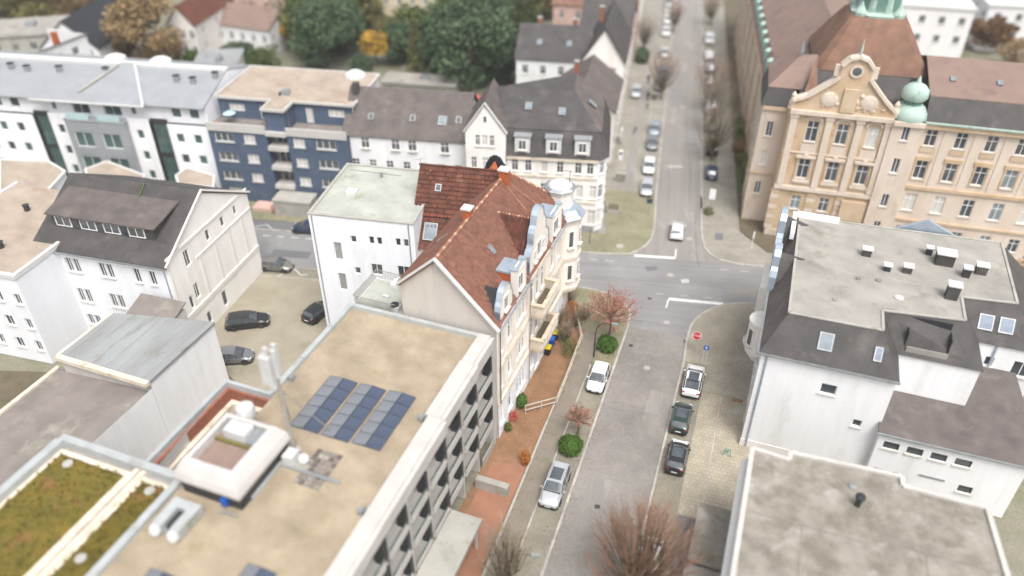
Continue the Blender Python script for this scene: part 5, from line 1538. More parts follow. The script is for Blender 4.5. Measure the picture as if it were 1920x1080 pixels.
def court_annex():
    t = thing('low_annex', 'low white annex with dark brown roof and four small windows in a row', 'annex', Frame((21.3, 51.4), 20).w(10.7, -.9).xy, 20)
    W_, z = 11.2, 6.4
    wall(t, (0, 0), (W_, 0), 0, z, 'white_render', [(1.15 + 1.85 * i, 5.1, 1.25, .8, 'plain', 'glass_dark' if i < 3 else 'glass_grey') for i in range(4)] + [(2.3, 2.0, .6, .5, 'plain'), (7.7, 2.2, 1.1, .8, 'plain')], fm='dark_metal', glass='glass_dark')
    wall(t, (W_, 0), (W_, 9), 0, z, 'white_render')
    wall(t, (0, 4.5), (0, 0), 0, z, 'white_render')
    MB().slab([(-.2, -.25, z + .05), (W_ + .2, -.25, z + .05), (W_ + .2, 4.45, z + 1.1), (-.2, 4.45, z + 1.1)], .16).build('roof', 'brown_tile', t)
    MB().slab([(6.5, 4.45, z + 1.1), (W_ + .2, 4.45, z + 1.1), (W_ - .8, 8.55, z + 2.6), (6.6, 8.55, z + 2.6)], .16).build('roof', 'brown_tile', t)
    MB().beam((-.3, -.3, z), (W_ + .3, -.3, z), .14, .14).build('gutter', 'steel', t)
    MB().box(.5, 1.8, -.12, -.02, 1.9, 2.3).box(4.0, 6.0, -.1, -.02, 2.6, 2.75).build('cable_box', 'steel', t)
court_annex()

def flat_shop():
    fr = Frame((18.5, 42.1), 20)
    t = thing('flat_roofed_shop', 'flat-roofed building with blotched grey felt and red street sign', 'shop building', fr.o, 20)
    z = 9.5
    op = [(0, -30), (17.4, -30), (16.9, -5.7), (16.3, -.1), (10.75, .0), (10.7, .95), (2.8, .55), (2.75, -.25), (0, 0)]
    wall(t, (0, 0), (0, -30), 0, z, 'white_render', [(3 + 3.2 * i, q, 1.6, 1.5, 'two') for i in range(4) for q in (4.6, 7.4)], glass=('glass_dark', 'glass_grey'))
    for i in range(1, len(op) - 1): wall(t, op[i], op[i + 1], 0, z, 'white_render')
    wall(t, op[-2], op[-1], 0, z, 'white_render')
    MB().prism(op, z - .5, z - .06).build('roof', 'felt_blotched', t)
    e = MB()
    for i in range(len(op)):
        a, c = op[i], op[(i + 1) % len(op)]
        e.beam((*a, z + .02 + .004 * i), (*c, z + .02 + .004 * i), .34, .22)
    e.build('parapet', 'parapet_white', t)
    v = MB().lathe([(.22, z - .06), (.22, z + .75)], 12, (7.65, -2.9)).build('roof_vent', 'dark_metal', t)
    MB().lathe([(.36, z + .75), (.36, z + .95), (.1, z + 1.05)], 12, (7.65, -2.9)).build('cowl', 'black_slate', v)
    MB().lathe([(.3, z - .06), (.3, z + .05), (.1, z + .1)], 12, (7.3, -1.2)).build('roof_drain', 'steel', t)
    for i, (x0, x1, y0, y1) in enumerate(((.4, 8.2, -6.1, -6.02), (8.2, 16.5, -5.6, -5.52), (4.0, 4.08, -20, -6.1), (12.0, 12.08, -20, -5.6), (.4, 16.7, -12.1, -12.02))):
        MB().box(x0, x1, y0, y1, z - .06, z - .04 + .002 * i).build('felt_seam', 'felt_brown', t)
    sg = thing('shop_awning', 'sloping white shop awning with a red stripe on the street front', 'sign', fr.w(-.05, -13).xy, 20)
    MB().slab([(-.05, -16, 8.9), (-.05, 12.6, 8.9), (-.6, 12.6, 8.4), (-.6, -16, 8.4)], .12).build('awning', 'white_coping', sg)
    MB().box(-.6, -.05, -16, 12.6, 7.8, 8.1).build('fascia', 'white_render', sg)
    mat('sign_red', (0.55, 0.02, 0.07), scale=2, fine=.05, rough=.4)
    for k, (y0, y1) in enumerate(((-14, 1.2),)):
        MB().slab([(-.18, y0, 8.83), (-.18, y1, 8.83), (-.5, y1, 8.52), (-.5, y0, 8.52)], .02).build('red_stripe', 'sign_red', sg)
    c = thing('shop_canopy', 'flat brown canopy over the pavement in front of the flat-roofed shop', 'canopy', fr.o, 20)
    MB().box(-3.0, -.15, -6.8, -1.0, 2.9, 3.15).build('roof', 'felt_blotched', c)
    MB().box(-3.1, -.15, -8.6, -6.95, 2.7, 2.9).build('roof', 'felt_grey', c)
    for y in (-6.6, -1.3): MB().box(-2.9, -2.75, y - .07, y + .07, .06, 2.9).build('post', 'steel', c)
    MB().box(-2.9, -2.75, -8.4, -8.25, .06, 2.7).build('post', 'steel', c)
flat_shop()

# ================================================================== NORTH SIDE OF THE CROSS STREET
def corner_house_north():
    o, brg = (-.68, 90.8), 7
    t = thing('dormer_house', 'cream corner house with three white dormers in a dark mansard roof', 'house', o, brg)
    E, Mz, Rz, W_, D_ = 10.5, 13.7, 16.6, 12.6, 13.0
    g = ('glass_grey', 'glass_grey', 'curtain')
    fw = [(x, 9.1, .85, 1.6) for x in (1.05, 2.75, 4.8, 6.8, 9.1, 10.6)] + [(x, 5.8, .9, 1.9) for x in (1.05, 2.75, 4.8, 6.8, 9.4, 11.1)] + [(x, 2.1, 1.1, 2.2) for x in (1.05, 2.75, 4.8, 6.8, 9.3, 11.1)]
    wall(t, (0, 0), (11.6, 0), 0, E, 'warm_white', fw, glass=g)
    wall(t, (11.6, 0), (W_, 1.0), 0, E, 'white_render', [(.7, 2.1, .8, 2.2), (.7, 5.8, .8, 1.9), (.7, 9.1, .7, 1.6)], glass=g)
    wall(t, (W_, 1.0), (W_, D_), 0, E, 'white_render', [(1.4 + 2.3 * i, z, 1.0, 1.8) for i in range(5) for z in (2.1, 5.8, 9.1)], glass=g)
    wall(t, (W_, D_), (-5.2, D_), 0, E, 'white_render')
    for z in (4.1, 7.6): band(t, (0, 0), (11.6, 0), z, z + .25, .12, 'cream_trim')
    band(t, (0, 0), (11.6, 0), 10.1, 10.45, .3, 'cream_trim')
    MB().box(7.9, 11.5, -.25, 0, 0, .9).build('plinth', 'metal_roof', t)
    mt = [(.0, -.3), (11.9, -.3), (W_ + .3, .9), (W_ + .3, D_)]
    roof(t, [(0, -.3, E), (11.9, -.3, E), (11.6, 1.1, Mz), (0, 1.1, Mz)], 'slate_tile', .15, 'mansard_slope')
    roof(t, [(11.9, -.3, E), (W_ + .3, .9, E), (W_ - .9, 1.9, Mz), (11.6, 1.1, Mz)], 'slate_tile', .15, 'mansard_slope')
    roof(t, [(W_ + .3, .9, E), (W_ + .3, D_, E), (W_ - .9, D_, Mz), (W_ - .9, 1.9, Mz)], 'slate_tile', .15, 'mansard_slope')
    roof(t, [(-.1, 1.0, Mz), (11.6, 1.0, Mz), (7.9, 7.0, Rz), (-2.0, 7.0, Rz)], 'slate_tile', .15)
    roof(t, [(11.6, 1.0, Mz), (W_ - .8, 1.8, Mz), (W_ - .8, D_, Mz), (7.9, D_, Rz), (7.9, 7.0, Rz)], 'brown_tile', .15)
    roof(t, [(7.9, 7.0, Rz), (7.9, D_, Rz), (7.9, D_, Rz - .1), (-2.0, D_, Mz), (-2.0, 7.0, Rz)], 'slate_tile', .15)
    for x in (2.0, 5.9, 9.5):
        d = MB().box(x - .95, x + .95, -.15, 1.4, 11.0, 13.1).build('dormer', 'white_coping', t)
        MB().box(x - 1.1, x + 1.1, -.3, 1.6, 13.1, 13.25).build('dormer_roof', 'metal_roof', d)
        put_window(t, (x, -.15), (1, 0), 0, 12.05, 1.0, 1.3, 'two', 'white_joinery', 'glass_grey', True, -.03)
    v = Vector((0, 6.0, Rz - Mz)).normalized()
    skylight(t, (2.3, 4.2, 15.36), (1, 0, 0), v, .9, 1.2)
    skylight(t, (6.6, 3.6, 15.1), (1, 0, 0), v, .9, 1.2)
    skylight(t, (10.3, 6.5, 15.2), (0, 1, 0), (-3.8, 0, 2.9), .9, 1.2)
    # steep white street gable on the west part
    gw = [(1.0, 9.2, .7, 1.6), (2.5, 9.2, .9, 1.6), (4.0, 9.2, .7, 1.6), (1.55, 12.3, .6, 1.5), (2.45, 12.3, .75, 1.5), (3.35, 12.3, .6, 1.5), (1.0, 5.8, .8, 1.9), (2.5, 5.8, .9, 1.9), (4.0, 5.8, .8, 1.9), (2.5, 2.0, 1.2, 2.4)]
    G0 = MB()
    wall(t, (-5.2, -.12), (-.1, -.12), 0, 13.6, 'warm_white', gw, top=[(2.55, 17.15)], glass=g, name='gable_wall')
    wall(t, (-.1, -.12), (-.1, 1.6), E, 13.6, 'warm_white', name='gable_cheek')
    put_window(t, (-5.2, -.12), (1, 0), 2.55, 15.2, .5, .9, 'plain', 'white_joinery', 'glass_grey', False, -.03)
    roof(t, [(0.1, -.3, 13.45), (.1, 8, 13.45), (-2.65, 8, 17.3), (-2.65, -.3, 17.3)], 'brown_tile', .14, 'gable_roof')
    roof(t, [(-5.4, 8, 13.45), (-5.4, -.3, 13.45), (-2.65, -.3, 17.3), (-2.65, 8, 17.3)], 'brown_tile', .14, 'gable_roof')
    MB().beam((.1, -.2, 13.45), (-2.65, -.2, 17.32), .3, .14).beam((-2.65, -.2, 17.32), (-5.4, -.2, 13.45), .3, .14).build('verge', 'white_coping', t)
corner_house_north()

def mid_house():
    t = side_house('long_white_house', 'long white house with brown-grey tiled roof between the blue block and cream gable', (-22.07, 96.04), 8.5, 16.3, 10.6, 11.0, 15.5, 'white_render', 'brown_tile', (6.7, 3.0), 7, chim=0, sky=0, side_n=0, back=False)
    for x in (2.8, 6.9, 9.15, 13.5): put_window(t, (0, 0), (1, 0), x, 9.9, 1.15, 1.5, 'cross', 'white_joinery', 'glass_grey', True, -.03)
    v = Vector((0, 5.3, 4.5)).normalized()
    for x, y in ((3.3, 1.9), (8.9, 2.0), (15.0, 2.1)): skylight(t, (x, y, 11 + y * .85 + .16), (1, 0, 0), v, .7, .9, 'glass_grey')
    skylight(t, (12.9, 1.9, 12.78), (1, 0, 0), v, 1.1, 1.25, 'glass_sky')
    MB().box(.3, 1.1, 4.2, 5.0, 14.6, 16.2).build('chimney', 'slate_tile', t)
mid_house()

def blue_block():
    o, brg = (-40.7, 98.0), 9.8
    t = thing('blue_apartment_block', 'dark blue apartment block with set-back top floor and tan roof', 'apartment block', o, brg)
    W_, Pz, D_ = 19.4, 11.0, 14.5
    rows = (9.7, 6.85, 4.0)
    fw = []
    for z in rows:
        fw += [(2.2, z, 2.7, 1.25, 'three', 'glass_grey'), (5.8, z, 1.6, 1.25, 'two', 'curtain'), (12.75, z, 1.6, 1.25, 'two', 'curtain'), (16.5, z, 2.7, 1.25, 'three', 'glass_grey')]
    fw += [(2.2, 1.5, 2.0, 1.2, 'two'), (16.5, 1.5, 2.0, 1.2, 'two')]
    wall(t, (0, 0), (8.3, 0), 0, Pz, 'blue_render', [w for w in fw if w[0] < 8], glass=('glass_grey', 'curtain'))
    wall(t, (11.2, 0), (W_, 0), 0, Pz, 'blue_render', [(w[0] - 11.2, *w[1:]) for w in fw if w[0] > 11], glass=('glass_grey', 'curtain'))
    wall(t, (8.3, 1.5), (11.2, 1.5), 0, Pz + 2.6, 'felt_brown', [(1.45, z, 1.9, 1.9, 'two') for z in rows], name='stair_wall')
    wall(t, (8.3, 0), (8.3, 1.5), 0, Pz, 'blue_render', name='return_wall')
    wall(t, (11.2, 1.5), (11.2, 0), 0, Pz, 'blue_render', name='return_wall')
    for z in (10.8, 8.7, 5.85, 3.0): MB().box(8.35, 11.15, -.35, 1.45, z - .3, z + .25).build('stair_balcony', 'parapet_white', t)
    wall(t, (W_, 0), (W_, D_), 0, Pz, 'blue_render')
    wall(t, (0, D_), (0, 0), 0, Pz, 'cool_white')
    wall(t, (W_, D_), (0, D_), 0, 13.9, 'blue_render')
    # white terrace parapets
    for x0, x1 in ((-.05, 8.3), (11.2, W_ + .05)):
        MB().box(x0, x1, -.15, .1, Pz - .35, Pz + .75).build('terrace_parapet', 'parapet_white', t)
        MB().box(x0 + .05, x1 - .05, .1, 3.6, Pz - .3, Pz + .02).build('terrace_floor', 'felt_brown', t)
    # set-back floor
    T = 13.9
    wall(t, (.4, 3.4), (8.4, 3.4), Pz, T, 'blue_render', [(2.6, 12.6, 2.2, 1.0, 'three', 'curtain'), (6.4, 12.2, 1.0, 2.0, 'two', 'glass_dark')], sill=False, glass='glass_grey')
    wall(t, (11.1, 3.4), (W_, 3.4), Pz, T, 'blue_render', [(2.2, 12.2, 1.0, 2.1, 'two', 'curtain'), (6.0, 12.7, 2.2, 1.0, 'three', 'curtain')], sill=False, glass='glass_grey')
    wall(t, (8.4, 3.4), (8.4, .2), Pz - .3, T, 'blue_render', name='tower_wall')
    wall(t, (8.4, .2), (11.1, .2), Pz - .3, T, 'blue_render', name='tower_wall')
    wall(t, (11.1, .2), (11.1, 3.4), Pz - .3, T, 'blue_render', name='tower_wall')
    wall(t, (W_, 3.4), (W_, D_), Pz, T, 'cool_white')
    wall(t, (.4, D_), (.4, 3.4), Pz, T, 'cool_white')
    pl = [(0.2, 3.2), (8.2, 3.2), (8.2, 0), (11.3, 0), (11.3, 3.2), (W_ + .2, 3.2), (W_ + .2, D_ + .2), (.2, D_ + .2)]
    MB().prism(pl, T - .1, T + .12).build('roof', 'gravel_tan', t)
    e = MB()
    for i in range(8): e.beam((*pl[i], T + .12 + .004 * i), (*pl[(i + 1) % 8], T + .12 + .004 * i), .3, .3)
    e.build('roof_edge', 'parapet_white', t)
    MB().box(8.9, 9.9, 5.0, 6.0, T + .1, T + .8).build('roof_hatch', 'steel', t)
    MB().box(8.6, 8.9, 4.9, 5.6, T + .1, T + .5).build('roof_vent', 'dark_metal', t)
    MB().lathe([(1.5, T), (1.4, T + .5), (.8, T + .9)], 14, (16.4, D_ - 1)).build('roof_dome', 'white_coping', t)
    # parasol and plants on the left terrace
    MB().lathe([(.9, 12.4), (.1, 12.8)], 8, (2.6, 1.8)).build('parasol', 'teal_panel', t)
    MB().box(.5, 1.6, .4, 1.0, Pz, Pz + .5).build('planter', 'terracotta_floor', t)
    u = thing('entrance_shelter', 'low pale porch at the foot of the blue block', 'porch', Frame(o, brg).w(9.0, -3.0).xy, brg)
    MB().box(.0, 5.2, .0, 2.6, .11, 2.2).build('wall', 'concrete', u)
    MB().box(-.1, 5.3, -.1, 2.7, 2.2, 2.5).build('fascia', 'concrete', u)
    MB().box(-3.6, -.4, .6, 2.6, .11, .6).build('ramp', 'pink_render', u)
blue_block()

def grey_row():
    o, brg = (-70.8, 104.2), 9.0
    t = thing('metal_roofed_block', 'white apartment block with pale metal roof and green-glazed stair strips', 'apartment block', o, brg)
    E, W_ = 13.0, 30.0
    g = ('glass_green', 'glass_dark', 'glass_green')
    fw = []
    for x in (-9.5, -6.5, -3.9, -1.33, 1.35, 25.5, 28.1):
        for z in (8.35, 5.25, 2.4): fw.append((x, z, 1.15, 1.35, 'plain'))
        fw.append((x, 11.9, 1.4, 1.5, 'plain'))
    for x in (7.72, 19.65):
        for z in (8.5, 5.3, 2.3): fw.append((x, z, 1.0, 1.35, 'plain'))
        fw.append((x - .4, 11.9, .7, 1.5, 'plain'))
    off = 12.0
    fl = [w for w in fw if w[0] < 3.5]
    wall(t, (-off, 0), (3.9, 0), 0, 10.4, 'cool_white', [(w[0] + off, *w[1:]) for w in fl if w[1] < 10], glass=g, sill=False)
    wall(t, (-off, .5), (30, .5), 10.4, E, 'cool_white', [(w[0] + off, *w[1:]) for w in fw if w[1] > 10] + [(off + 11.4, 11.75, 2.6, 1.9, 'two'), (off + 16.1, 11.75, 2.6, 1.9, 'two')], glass=g, sill=False, name='attic_wall')
    for x0, x1 in ((3.9, 6.3), (21.4, 24.0)):           # glazed stair strips
        wall(t, (x0, .35), (x1, .35), 0, 10.9, 'dark_metal', [((x1 - x0) / 2, z, x1 - x0 - .3, 4.5, 'grid', 'glass_green') for z in (3.0, 7.9)], sill=False, fm='dark_metal', name='stair_glazing')
    wall(t, (6.3, 0), (9.2, 0), 0, 10.9, 'white_render', [(w[0] - 6.3, *w[1:]) for w in fw if 6.3 < w[0] < 9 and w[1] < 10], glass=g, sill=False)
    wall(t, (18.2, 0), (21.4, 0), 0, 10.9, 'white_render', [(w[0] - 18.2, *w[1:]) for w in fw if 18.3 < w[0] < 21 and w[1] < 10], glass=g, sill=False)
    wall(t, (24.0, 0), (30, 0), 0, 10.4, 'cool_white', [(w[0] - 24, *w[1:]) for w in fw if w[0] > 24 and w[1] < 10], glass=g, sill=False)
    # projecting grey bay with pairs of loggias
    wall(t, (9.2, -.8), (18.2, -.8), 0, 10.3, 'metal_roof', [(2.2, 7.5, 2.7, 2.2, 'two'), (6.4, 7.5, 2.7, 2.2, 'two'), (2.2, 3.9, 2.9, 2.0, 'two'), (6.4, 3.9, 2.9, 2.0, 'two'), (2.2, 1.2, 2.6, 1.6, 'two'), (6.4, 1.2, 2.6, 1.6, 'two')], glass='glass_green', sill=False, name='bay_wall')
    wall(t, (9.2, .5), (9.2, -.8), 0, 10.3, 'metal_roof', name='bay_wall')
    wall(t, (18.2, -.8), (18.2, .5), 0, 10.3, 'metal_roof', name='bay_wall')
    MB().box(9.1, 18.3, -.9, .5, 10.3, 10.5).build('bay_roof', 'metal_roof', t)
    for x in (9.8, 14.4):
        MB().box(x, x + 3.3, -.9, -.82, 10.5, 11.4).build('glass_balustrade', 'teal_panel', t)
    roof(t, [(-off, -.3, E), (30, -.3, E), (30, 8.2, 15.4), (-off, 8.2, 15.4)], 'metal_roof', .2)
    roof(t, [(30, 16.5, E), (-off, 16.5, E), (-off, 8.2, 15.4), (30, 8.2, 15.4)], 'metal_roof', .2)
    roof(t, [(5.0, -1.0, 13.05), (21.8, -1.0, 13.05), (16.5, 7.6, 15.75), (14.5, 7.6, 15.75)], 'metal_roof', .15, 'hipped_roof')
    roof(t, [(21.8, -1.0, 13.05), (21.8, 2, 13.4), (16.5, 7.6, 15.75)], 'metal_roof', .15, 'hipped_roof')
    MB().beam((21.9, -1.0, 13.15), (16.5, 7.6, 15.85), .25, .12).beam((5.0, -1.0, 13.1), (21.9, -1.0, 13.1), .2, .2).build('roof_edge', 'white_coping', t)
    wall(t, (30, .5), (30, 16.2), 0, E, 'cool_white', top=[(7.8, 15.3)])
    wall(t, (-off, 16.2), (-off, 0), 0, E, 'cool_white')
    wall(t, (30, 16.2), (-off, 16.2), 0, E, 'cool_white')
    MB().box(-off, 30, 7.6, 8.8, 15.2, 15.55).build('ridge_cap', 'white_coping', t)
    for x, y in ((-4, 5.5), (-1.5, 5.5), (1.2, 5.2), (6.0, 5.5), (13.0, 5.8), (24.0, 5.0), (26.5, 4.8), (29.2, 6.2)):
        v = MB().box(x - .35, x + .35, y - .3, y + .3, E + y * .28, E + y * .28 + .9).build('roof_vent', 'steel', t)
        MB().box(x - .42, x + .42, y - .36, y + .36, E + y * .28 + .9, E + y * .28 + 1.0).build('vent_cap', 'dark_metal', v)
    MB().beam((11.5, .8, 13.8), (14.5, 6.8, 15.7), .35, .12).build('roof_walkway', 'concrete', t)
    for x in (12.5, 19.5): MB().lathe([(1.6, 15.3), (1.5, 15.8), (1.0, 16.1), (.3, 16.2)], 14, (x, 9.2)).build('roof_dome', 'white_coping', t)
grey_row()
def low_flat(name, label, pts, z, m, wm='cream_render'):
    P = [G(*p, z).xy for p in pts]
    c = sum((Vector(p) for p in P), Vector((0, 0))) / len(P)
    t = thing(name, label, 'flat-roofed building', c, 0)
    q = [(p[0] - c[0], p[1] - c[1]) for p in P]
    a = sum(q[i][0] * q[(i + 1) % len(q)][1] - q[(i + 1) % len(q)][0] * q[i][1] for i in range(len(q)))
    if a < 0: q.reverse()
    MB().prism(q, 0, z - .15).build('wall', wm, t)
    MB().prism([(x * .99, y * .99) for x, y in q], z - .15, z).build('roof', m, t)
    e = MB()
    for i in range(len(q)): e.beam((*q[i], z + .003 * i), (*q[(i + 1) % len(q)], z + .003 * i), .3, .25)
    e.build('parapet', 'white_coping', t)
    return t
low_flat('low_shop', 'low flat tan-roofed building in front of the metal-roofed block', ((0, 300), (90, 303), (122, 322), (60, 390), (0, 392)), 9.0, 'gravel_tan', 'white_render')
low_flat('low_garage', 'low pinkish flat roof at the foot of the metal-roofed block', ((160, 318), (200, 303), (272, 330), (262, 345), (165, 332)), 5.0, 'gravel_tan')
low_flat('low_garage', 'small low flat roof beside the blue apartment block', ((330, 330), (350, 315), (402, 330), (400, 352), (335, 345)), 4.5, 'gravel_tan')

# ================================================================== PALACE-LIKE STONE BUILDING
def palace():
    o, brg = (33.2, 88.8), 15
    t = thing('stone_palace', 'ornate sandstone palace with pediment, brown dome roof and green copper turrets', 'palace', o, brg)
    E = 17.4
    g = ('glass_grey', 'glass_dark', 'glass_grey', 'curtain', 'glass_sky')
    # central block: three bays
    cw = []
    for x in (2.95, 6.35, 9.75): cw += [(x, 14.9, 1.35, 2.6, 'cross'), (x, 9.95, 1.35, 2.6, 'cross')]
    cw += [(2.95, 5.2, 1.2, 1.9, 'cross'), (6.35, 5.3, 1.2, 1.9, 'cross'), (2.95, 1.7, 1.0, 1.4, 'two')]
    wall(t, (0, 0), (11.5, 0), 0, E, 'sandstone', cw, glass=g, depth=.4)
    for x in (.6, 4.65, 8.05, 11.2):
        MB().box(x - .38, x + .38, -.3, 0, 7.6, 16.6).build('pilaster', 'pale_stone', t)
        MB().box(x - .5, x + .5, -.4, .0, 16.6, 17.1).build('capital', 'pale_stone', t)
    for x in (2.95, 6.35, 9.75):                      # arched heads, aprons
        b = MB()
        for i in range(6):
            a0, a1 = R(180 - 30 * i), R(150 - 30 * i)
            b.add([(x + 1.05 * math.cos(a0), -.14, 16.2 + .75 * math.sin(a0)), (x + 1.05 * math.cos(a1), -.14, 16.2 + .75 * math.sin(a1)), (x + .75 * math.cos(a1), -.14, 16.2 + .5 * math.sin(a1)), (x + .75 * math.cos(a0), -.14, 16.2 + .5 * math.sin(a0)),
                   (x + 1.05 * math.cos(a0), .0, 16.2 + .75 * math.sin(a0)), (x + 1.05 * math.cos(a1), .0, 16.2 + .75 * math.sin(a1)), (x + .75 * math.cos(a1), .0, 16.2 + .5 * math.sin(a1)), (x + .75 * math.cos(a0), .0, 16.2 + .5 * math.sin(a0))],
                  ((3, 2, 1, 0), (0, 1, 5, 4), (1, 2, 6, 5), (2, 3, 7, 6), (3, 0, 4, 7)))
        b.build('window_arch', 'pale_stone', t)
        MB().box(x - .9, x + .9, -.10, .0, 11.9, 13.3).build('apron', 'pale_stone', t)
        MB().box(x - .95, x - .72, -.12, 0, 8.5, 11.6).box(x + .72, x + .95, -.12, 0, 8.5, 11.6).build('window_surround', 'sandstone', t)
    for z0, z1, out in ((7.0, 7.5, .35), (17.1, 17.6, .55), (.0, 1.0, .18), (12.0, 12.2, .16)): band(t, (0, 0), (11.5, 0), z0, z1, out, 'pale_stone', 'cornice')
    for x in (.3, 4.65, 8.1):                          # rusticated piers of the ground floor, block by block
        for k in range(8): MB().box(x - .5, x + .5, -.16, 0, 1.1 + k * .73, 1.1 + k * .73 + .64).build('stone_block', 'sandstone' if k % 2 else 'pale_stone', t)
    for x in (2.95, 6.35, 9.75):                       # hood moulds and balustrade panels
        MB().box(x - 1.15, x + 1.15, -.34, 0, 11.45, 11.75).box(x - .25, x + .25, -.3, 0, 11.75, 12.0).build('hood_mould', 'pale_stone', t)
        MB().box(x - 1.0, x + 1.0, -.28, 0, 8.1, 8.45).build('balcony_sill', 'pale_stone', t)
    # portal at the foot
    p = MB().box(8.3, 11.2, -.5, -.02, 0, 6.4).build('portal', 'sandstone', t)
    MB().prism([(9.0, -.56), (10.6, -.56), (10.6, -.5), (9.0, -.5)], .1, 3.6).lathe([(.8, 0.0), (.8, .02)], 16, (9.8, -.53)).build('doorway', 'dark_metal', p)
    # pediment with raised centre
    c = 6.2
    outl = [(-.4, 17.6), (11.6, 17.6), (11.4, 18.4), (10.3, 19.3), (8.3, 21.4), (7.9, 21.9), (7.9, 23.2), (7.2, 24.0), (6.2, 24.35), (5.2, 24.0), (4.5, 23.2), (4.5, 21.9), (4.1, 21.4), (1.6, 19.3), (.0, 18.6)]
    m = MB()
    n = len(outl)
    m.v += [(x, -.15, z) for x, z in outl] + [(x, .75, z) for x, z in outl]
    m.f.append(tuple(range(n))); m.f.append(tuple(2 * n - 1 - i for i in range(n)))
    for i in range(n): m.f.append((i, n + i, n + (i + 1) % n, (i + 1) % n))
    pd = m.build('pediment', 'sandstone', t)
    r = MB()
    for i in range(2, n - 1): r.beam((outl[i][0], .2, outl[i][1]), (outl[i + 1][0], .2, outl[i + 1][1]), 1.3, .32)
    r.build('raking_cornice', 'pale_stone', pd)
    MB().lathe([(.75, -.1), (.75, .1), (.5, .1), (.5, 0)], 18).build('oculus', 'pale_stone', pd, (6.2, -.2, 22.7)).rotation_euler = (R(90), 0, 0)
    MB().lathe([(.5, -.02), (.5, .02)], 18).build('oculus_pane', 'glass_grey', pd, (6.2, -.24, 22.7)).rotation_euler = (R(90), 0, 0)
    for x in (4.0, 8.4):
        MB().lathe([(.9, -.12), (1.0, .02), (.75, .14), (.2, .2)], 14).build('relief', 'pale_stone', pd, (x, -.18, 19.1)).rotation_euler = (R(90), 0, 0)
    MB().box(5.4, 7.0, -.4, -.15, 17.8, 20.6).build('relief', 'sandstone', pd)
    rr = random.Random(4)
    for k in range(26):                                # carved ornament scattered over the pediment field
        a = rr.uniform(0, 3.14)
        x, z = 6.2 + math.cos(a) * rr.uniform(.9, 4.3), 18.1 + math.sin(a) * rr.uniform(.2, 2.6)
        if z > 21.3 - abs(x - 6.2) * .55: continue
        q = rr.uniform(.14, .34)
        MB().lathe([(q, -.1), (q * .9, .06), (q * .3, .14)], 7).build('ornament', rr.choice(('sandstone', 'pale_stone')), pd, (x, -.17, z)).rotation_euler = (R(90), 0, 0)
    MB().lathe([(.12, 24.3), (.16, 24.9), (.02, 26.2)], 8, (6.2, .3)).build('finial', 'copper', pd)
    for x in (.1, 11.5): MB().lathe([(.35, 17.6), (.45, 18.2), (.25, 18.9), (.3, 19.2), (.05, 19.6)], 10, (x, .2)).build('urn', 'pale_stone', t)
    # stair tower on the right with copper onion
    wall(t, (11.5, -.5), (14.9, -.5), 0, 17.4, 'pale_stone', [(1.6, 16.0, .8, 1.7, 'two'), (1.6, 11.9, .8, 1.9, 'two'), (1.6, 7.2, .8, 1.7, 'two'), (1.6, 3.4, .8, 1.6, 'two')], glass='glass_dark', name='tower_wall')
    wall(t, (14.9, -.5), (14.9, 3), 0, 17.4, 'pale_stone', name='tower_wall')
    wall(t, (11.5, 0), (11.5, -.5), 0, 17.4, 'pale_stone', name='tower_wall')
    band(t, (11.5, -.5), (14.9, -.5), 17.0, 17.5, .35, 'pale_stone', 'cornice')
    MB().lathe([(2.0, 17.4), (2.1, 17.6), (1.95, 18.3), (1.4, 18.9), (1.1, 19.1)], 12, (13.2, 1.2)).build('turret_skirt', 'copper', t, smooth=True)
    MB().lathe([(1.0, 19.1), (1.0, 19.7)], 8, (13.2, 1.2)).build('turret_lantern', 'dark_copper', t)
    MB().lathe([(1.3, 19.7), (1.5, 20.1), (1.4, 20.8), (.95, 21.3), (.3, 21.6), (.06, 22.4)], 14, (13.2, 1.2)).build('turret_cap', 'copper', t, smooth=True)
    # right wing
    x0, x1 = 14.9, 44.0
    ww = []
    for i in range(9):
        x = 16.15 + 3.25 * i - x0
        ww += [(x, 15.4, 1.25, 2.0, 'cross'), (x, 11.3, 1.3, 2.4, 'cross'), (x, 6.9, 1.3, 2.3, 'cross'), (x, 2.6, 1.2, 1.8, 'cross')]
    wall(t, (x0, .5), (x1, .5), 0, E, 'pale_stone', ww, glass=g, depth=.4)
    for i in range(9):
        x = 16.15 + 3.25 * i
        MB().box(x - .9, x + .9, .38, .5, 9.9, 10.05).box(x - 1.0, x + 1.0, .33, .5, 12.55, 13.05).box(x - .85, x - .66, .4, .5, 10.05, 12.55).box(x + .66, x + .85, .4, .5, 10.05, 12.55).build('window_surround', 'sandstone', t)
        MB().box(x - .8, x + .8, .40, .5, 13.6, 14.3).build('apron', 'sandstone', t)
        MB().box(x - .85, x + .85, .40, .5, 5.0, 9.0).box(x - .95, x + .95, .36, .5, 8.3, 8.6).build('window_panel', 'sandstone', t) if False else None
        MB().box(x + 1.25, x + 2.0, .42, .5, 9.2, 16.6).build('lesene', 'pale_stone', t)
    for z0, z1, out in ((8.8, 9.2, .25), (16.7, 17.4, .5), (4.3, 4.6, .2), (0, .9, .15)): band(t, (x0, .5), (x1, .5), z0, z1, out, 'sandstone', 'cornice')
    MB().beam((x0, -.1, 17.45), (x1, -.1, 17.45), .3, .18).build('copper_gutter', 'copper', t)
    roof(t, [(x0, 0, 17.5), (x1, 0, 17.5), (x1, 1.6, 20.1), (x0, 1.6, 20.1)], 'slate_tile', .2, 'mansard_slope')
    roof(t, [(x0, 1.5, 20.05), (x1, 1.5, 20.05), (x1, 8.6, 22.4), (x0, 8.6, 22.4)], 'palace_wing_tile', .2)
    roof(t, [(x1, 16.0, 20.0), (x0, 16.0, 20.0), (x0, 8.6, 22.4), (x1, 8.6, 22.4)], 'palace_wing_tile', .2)
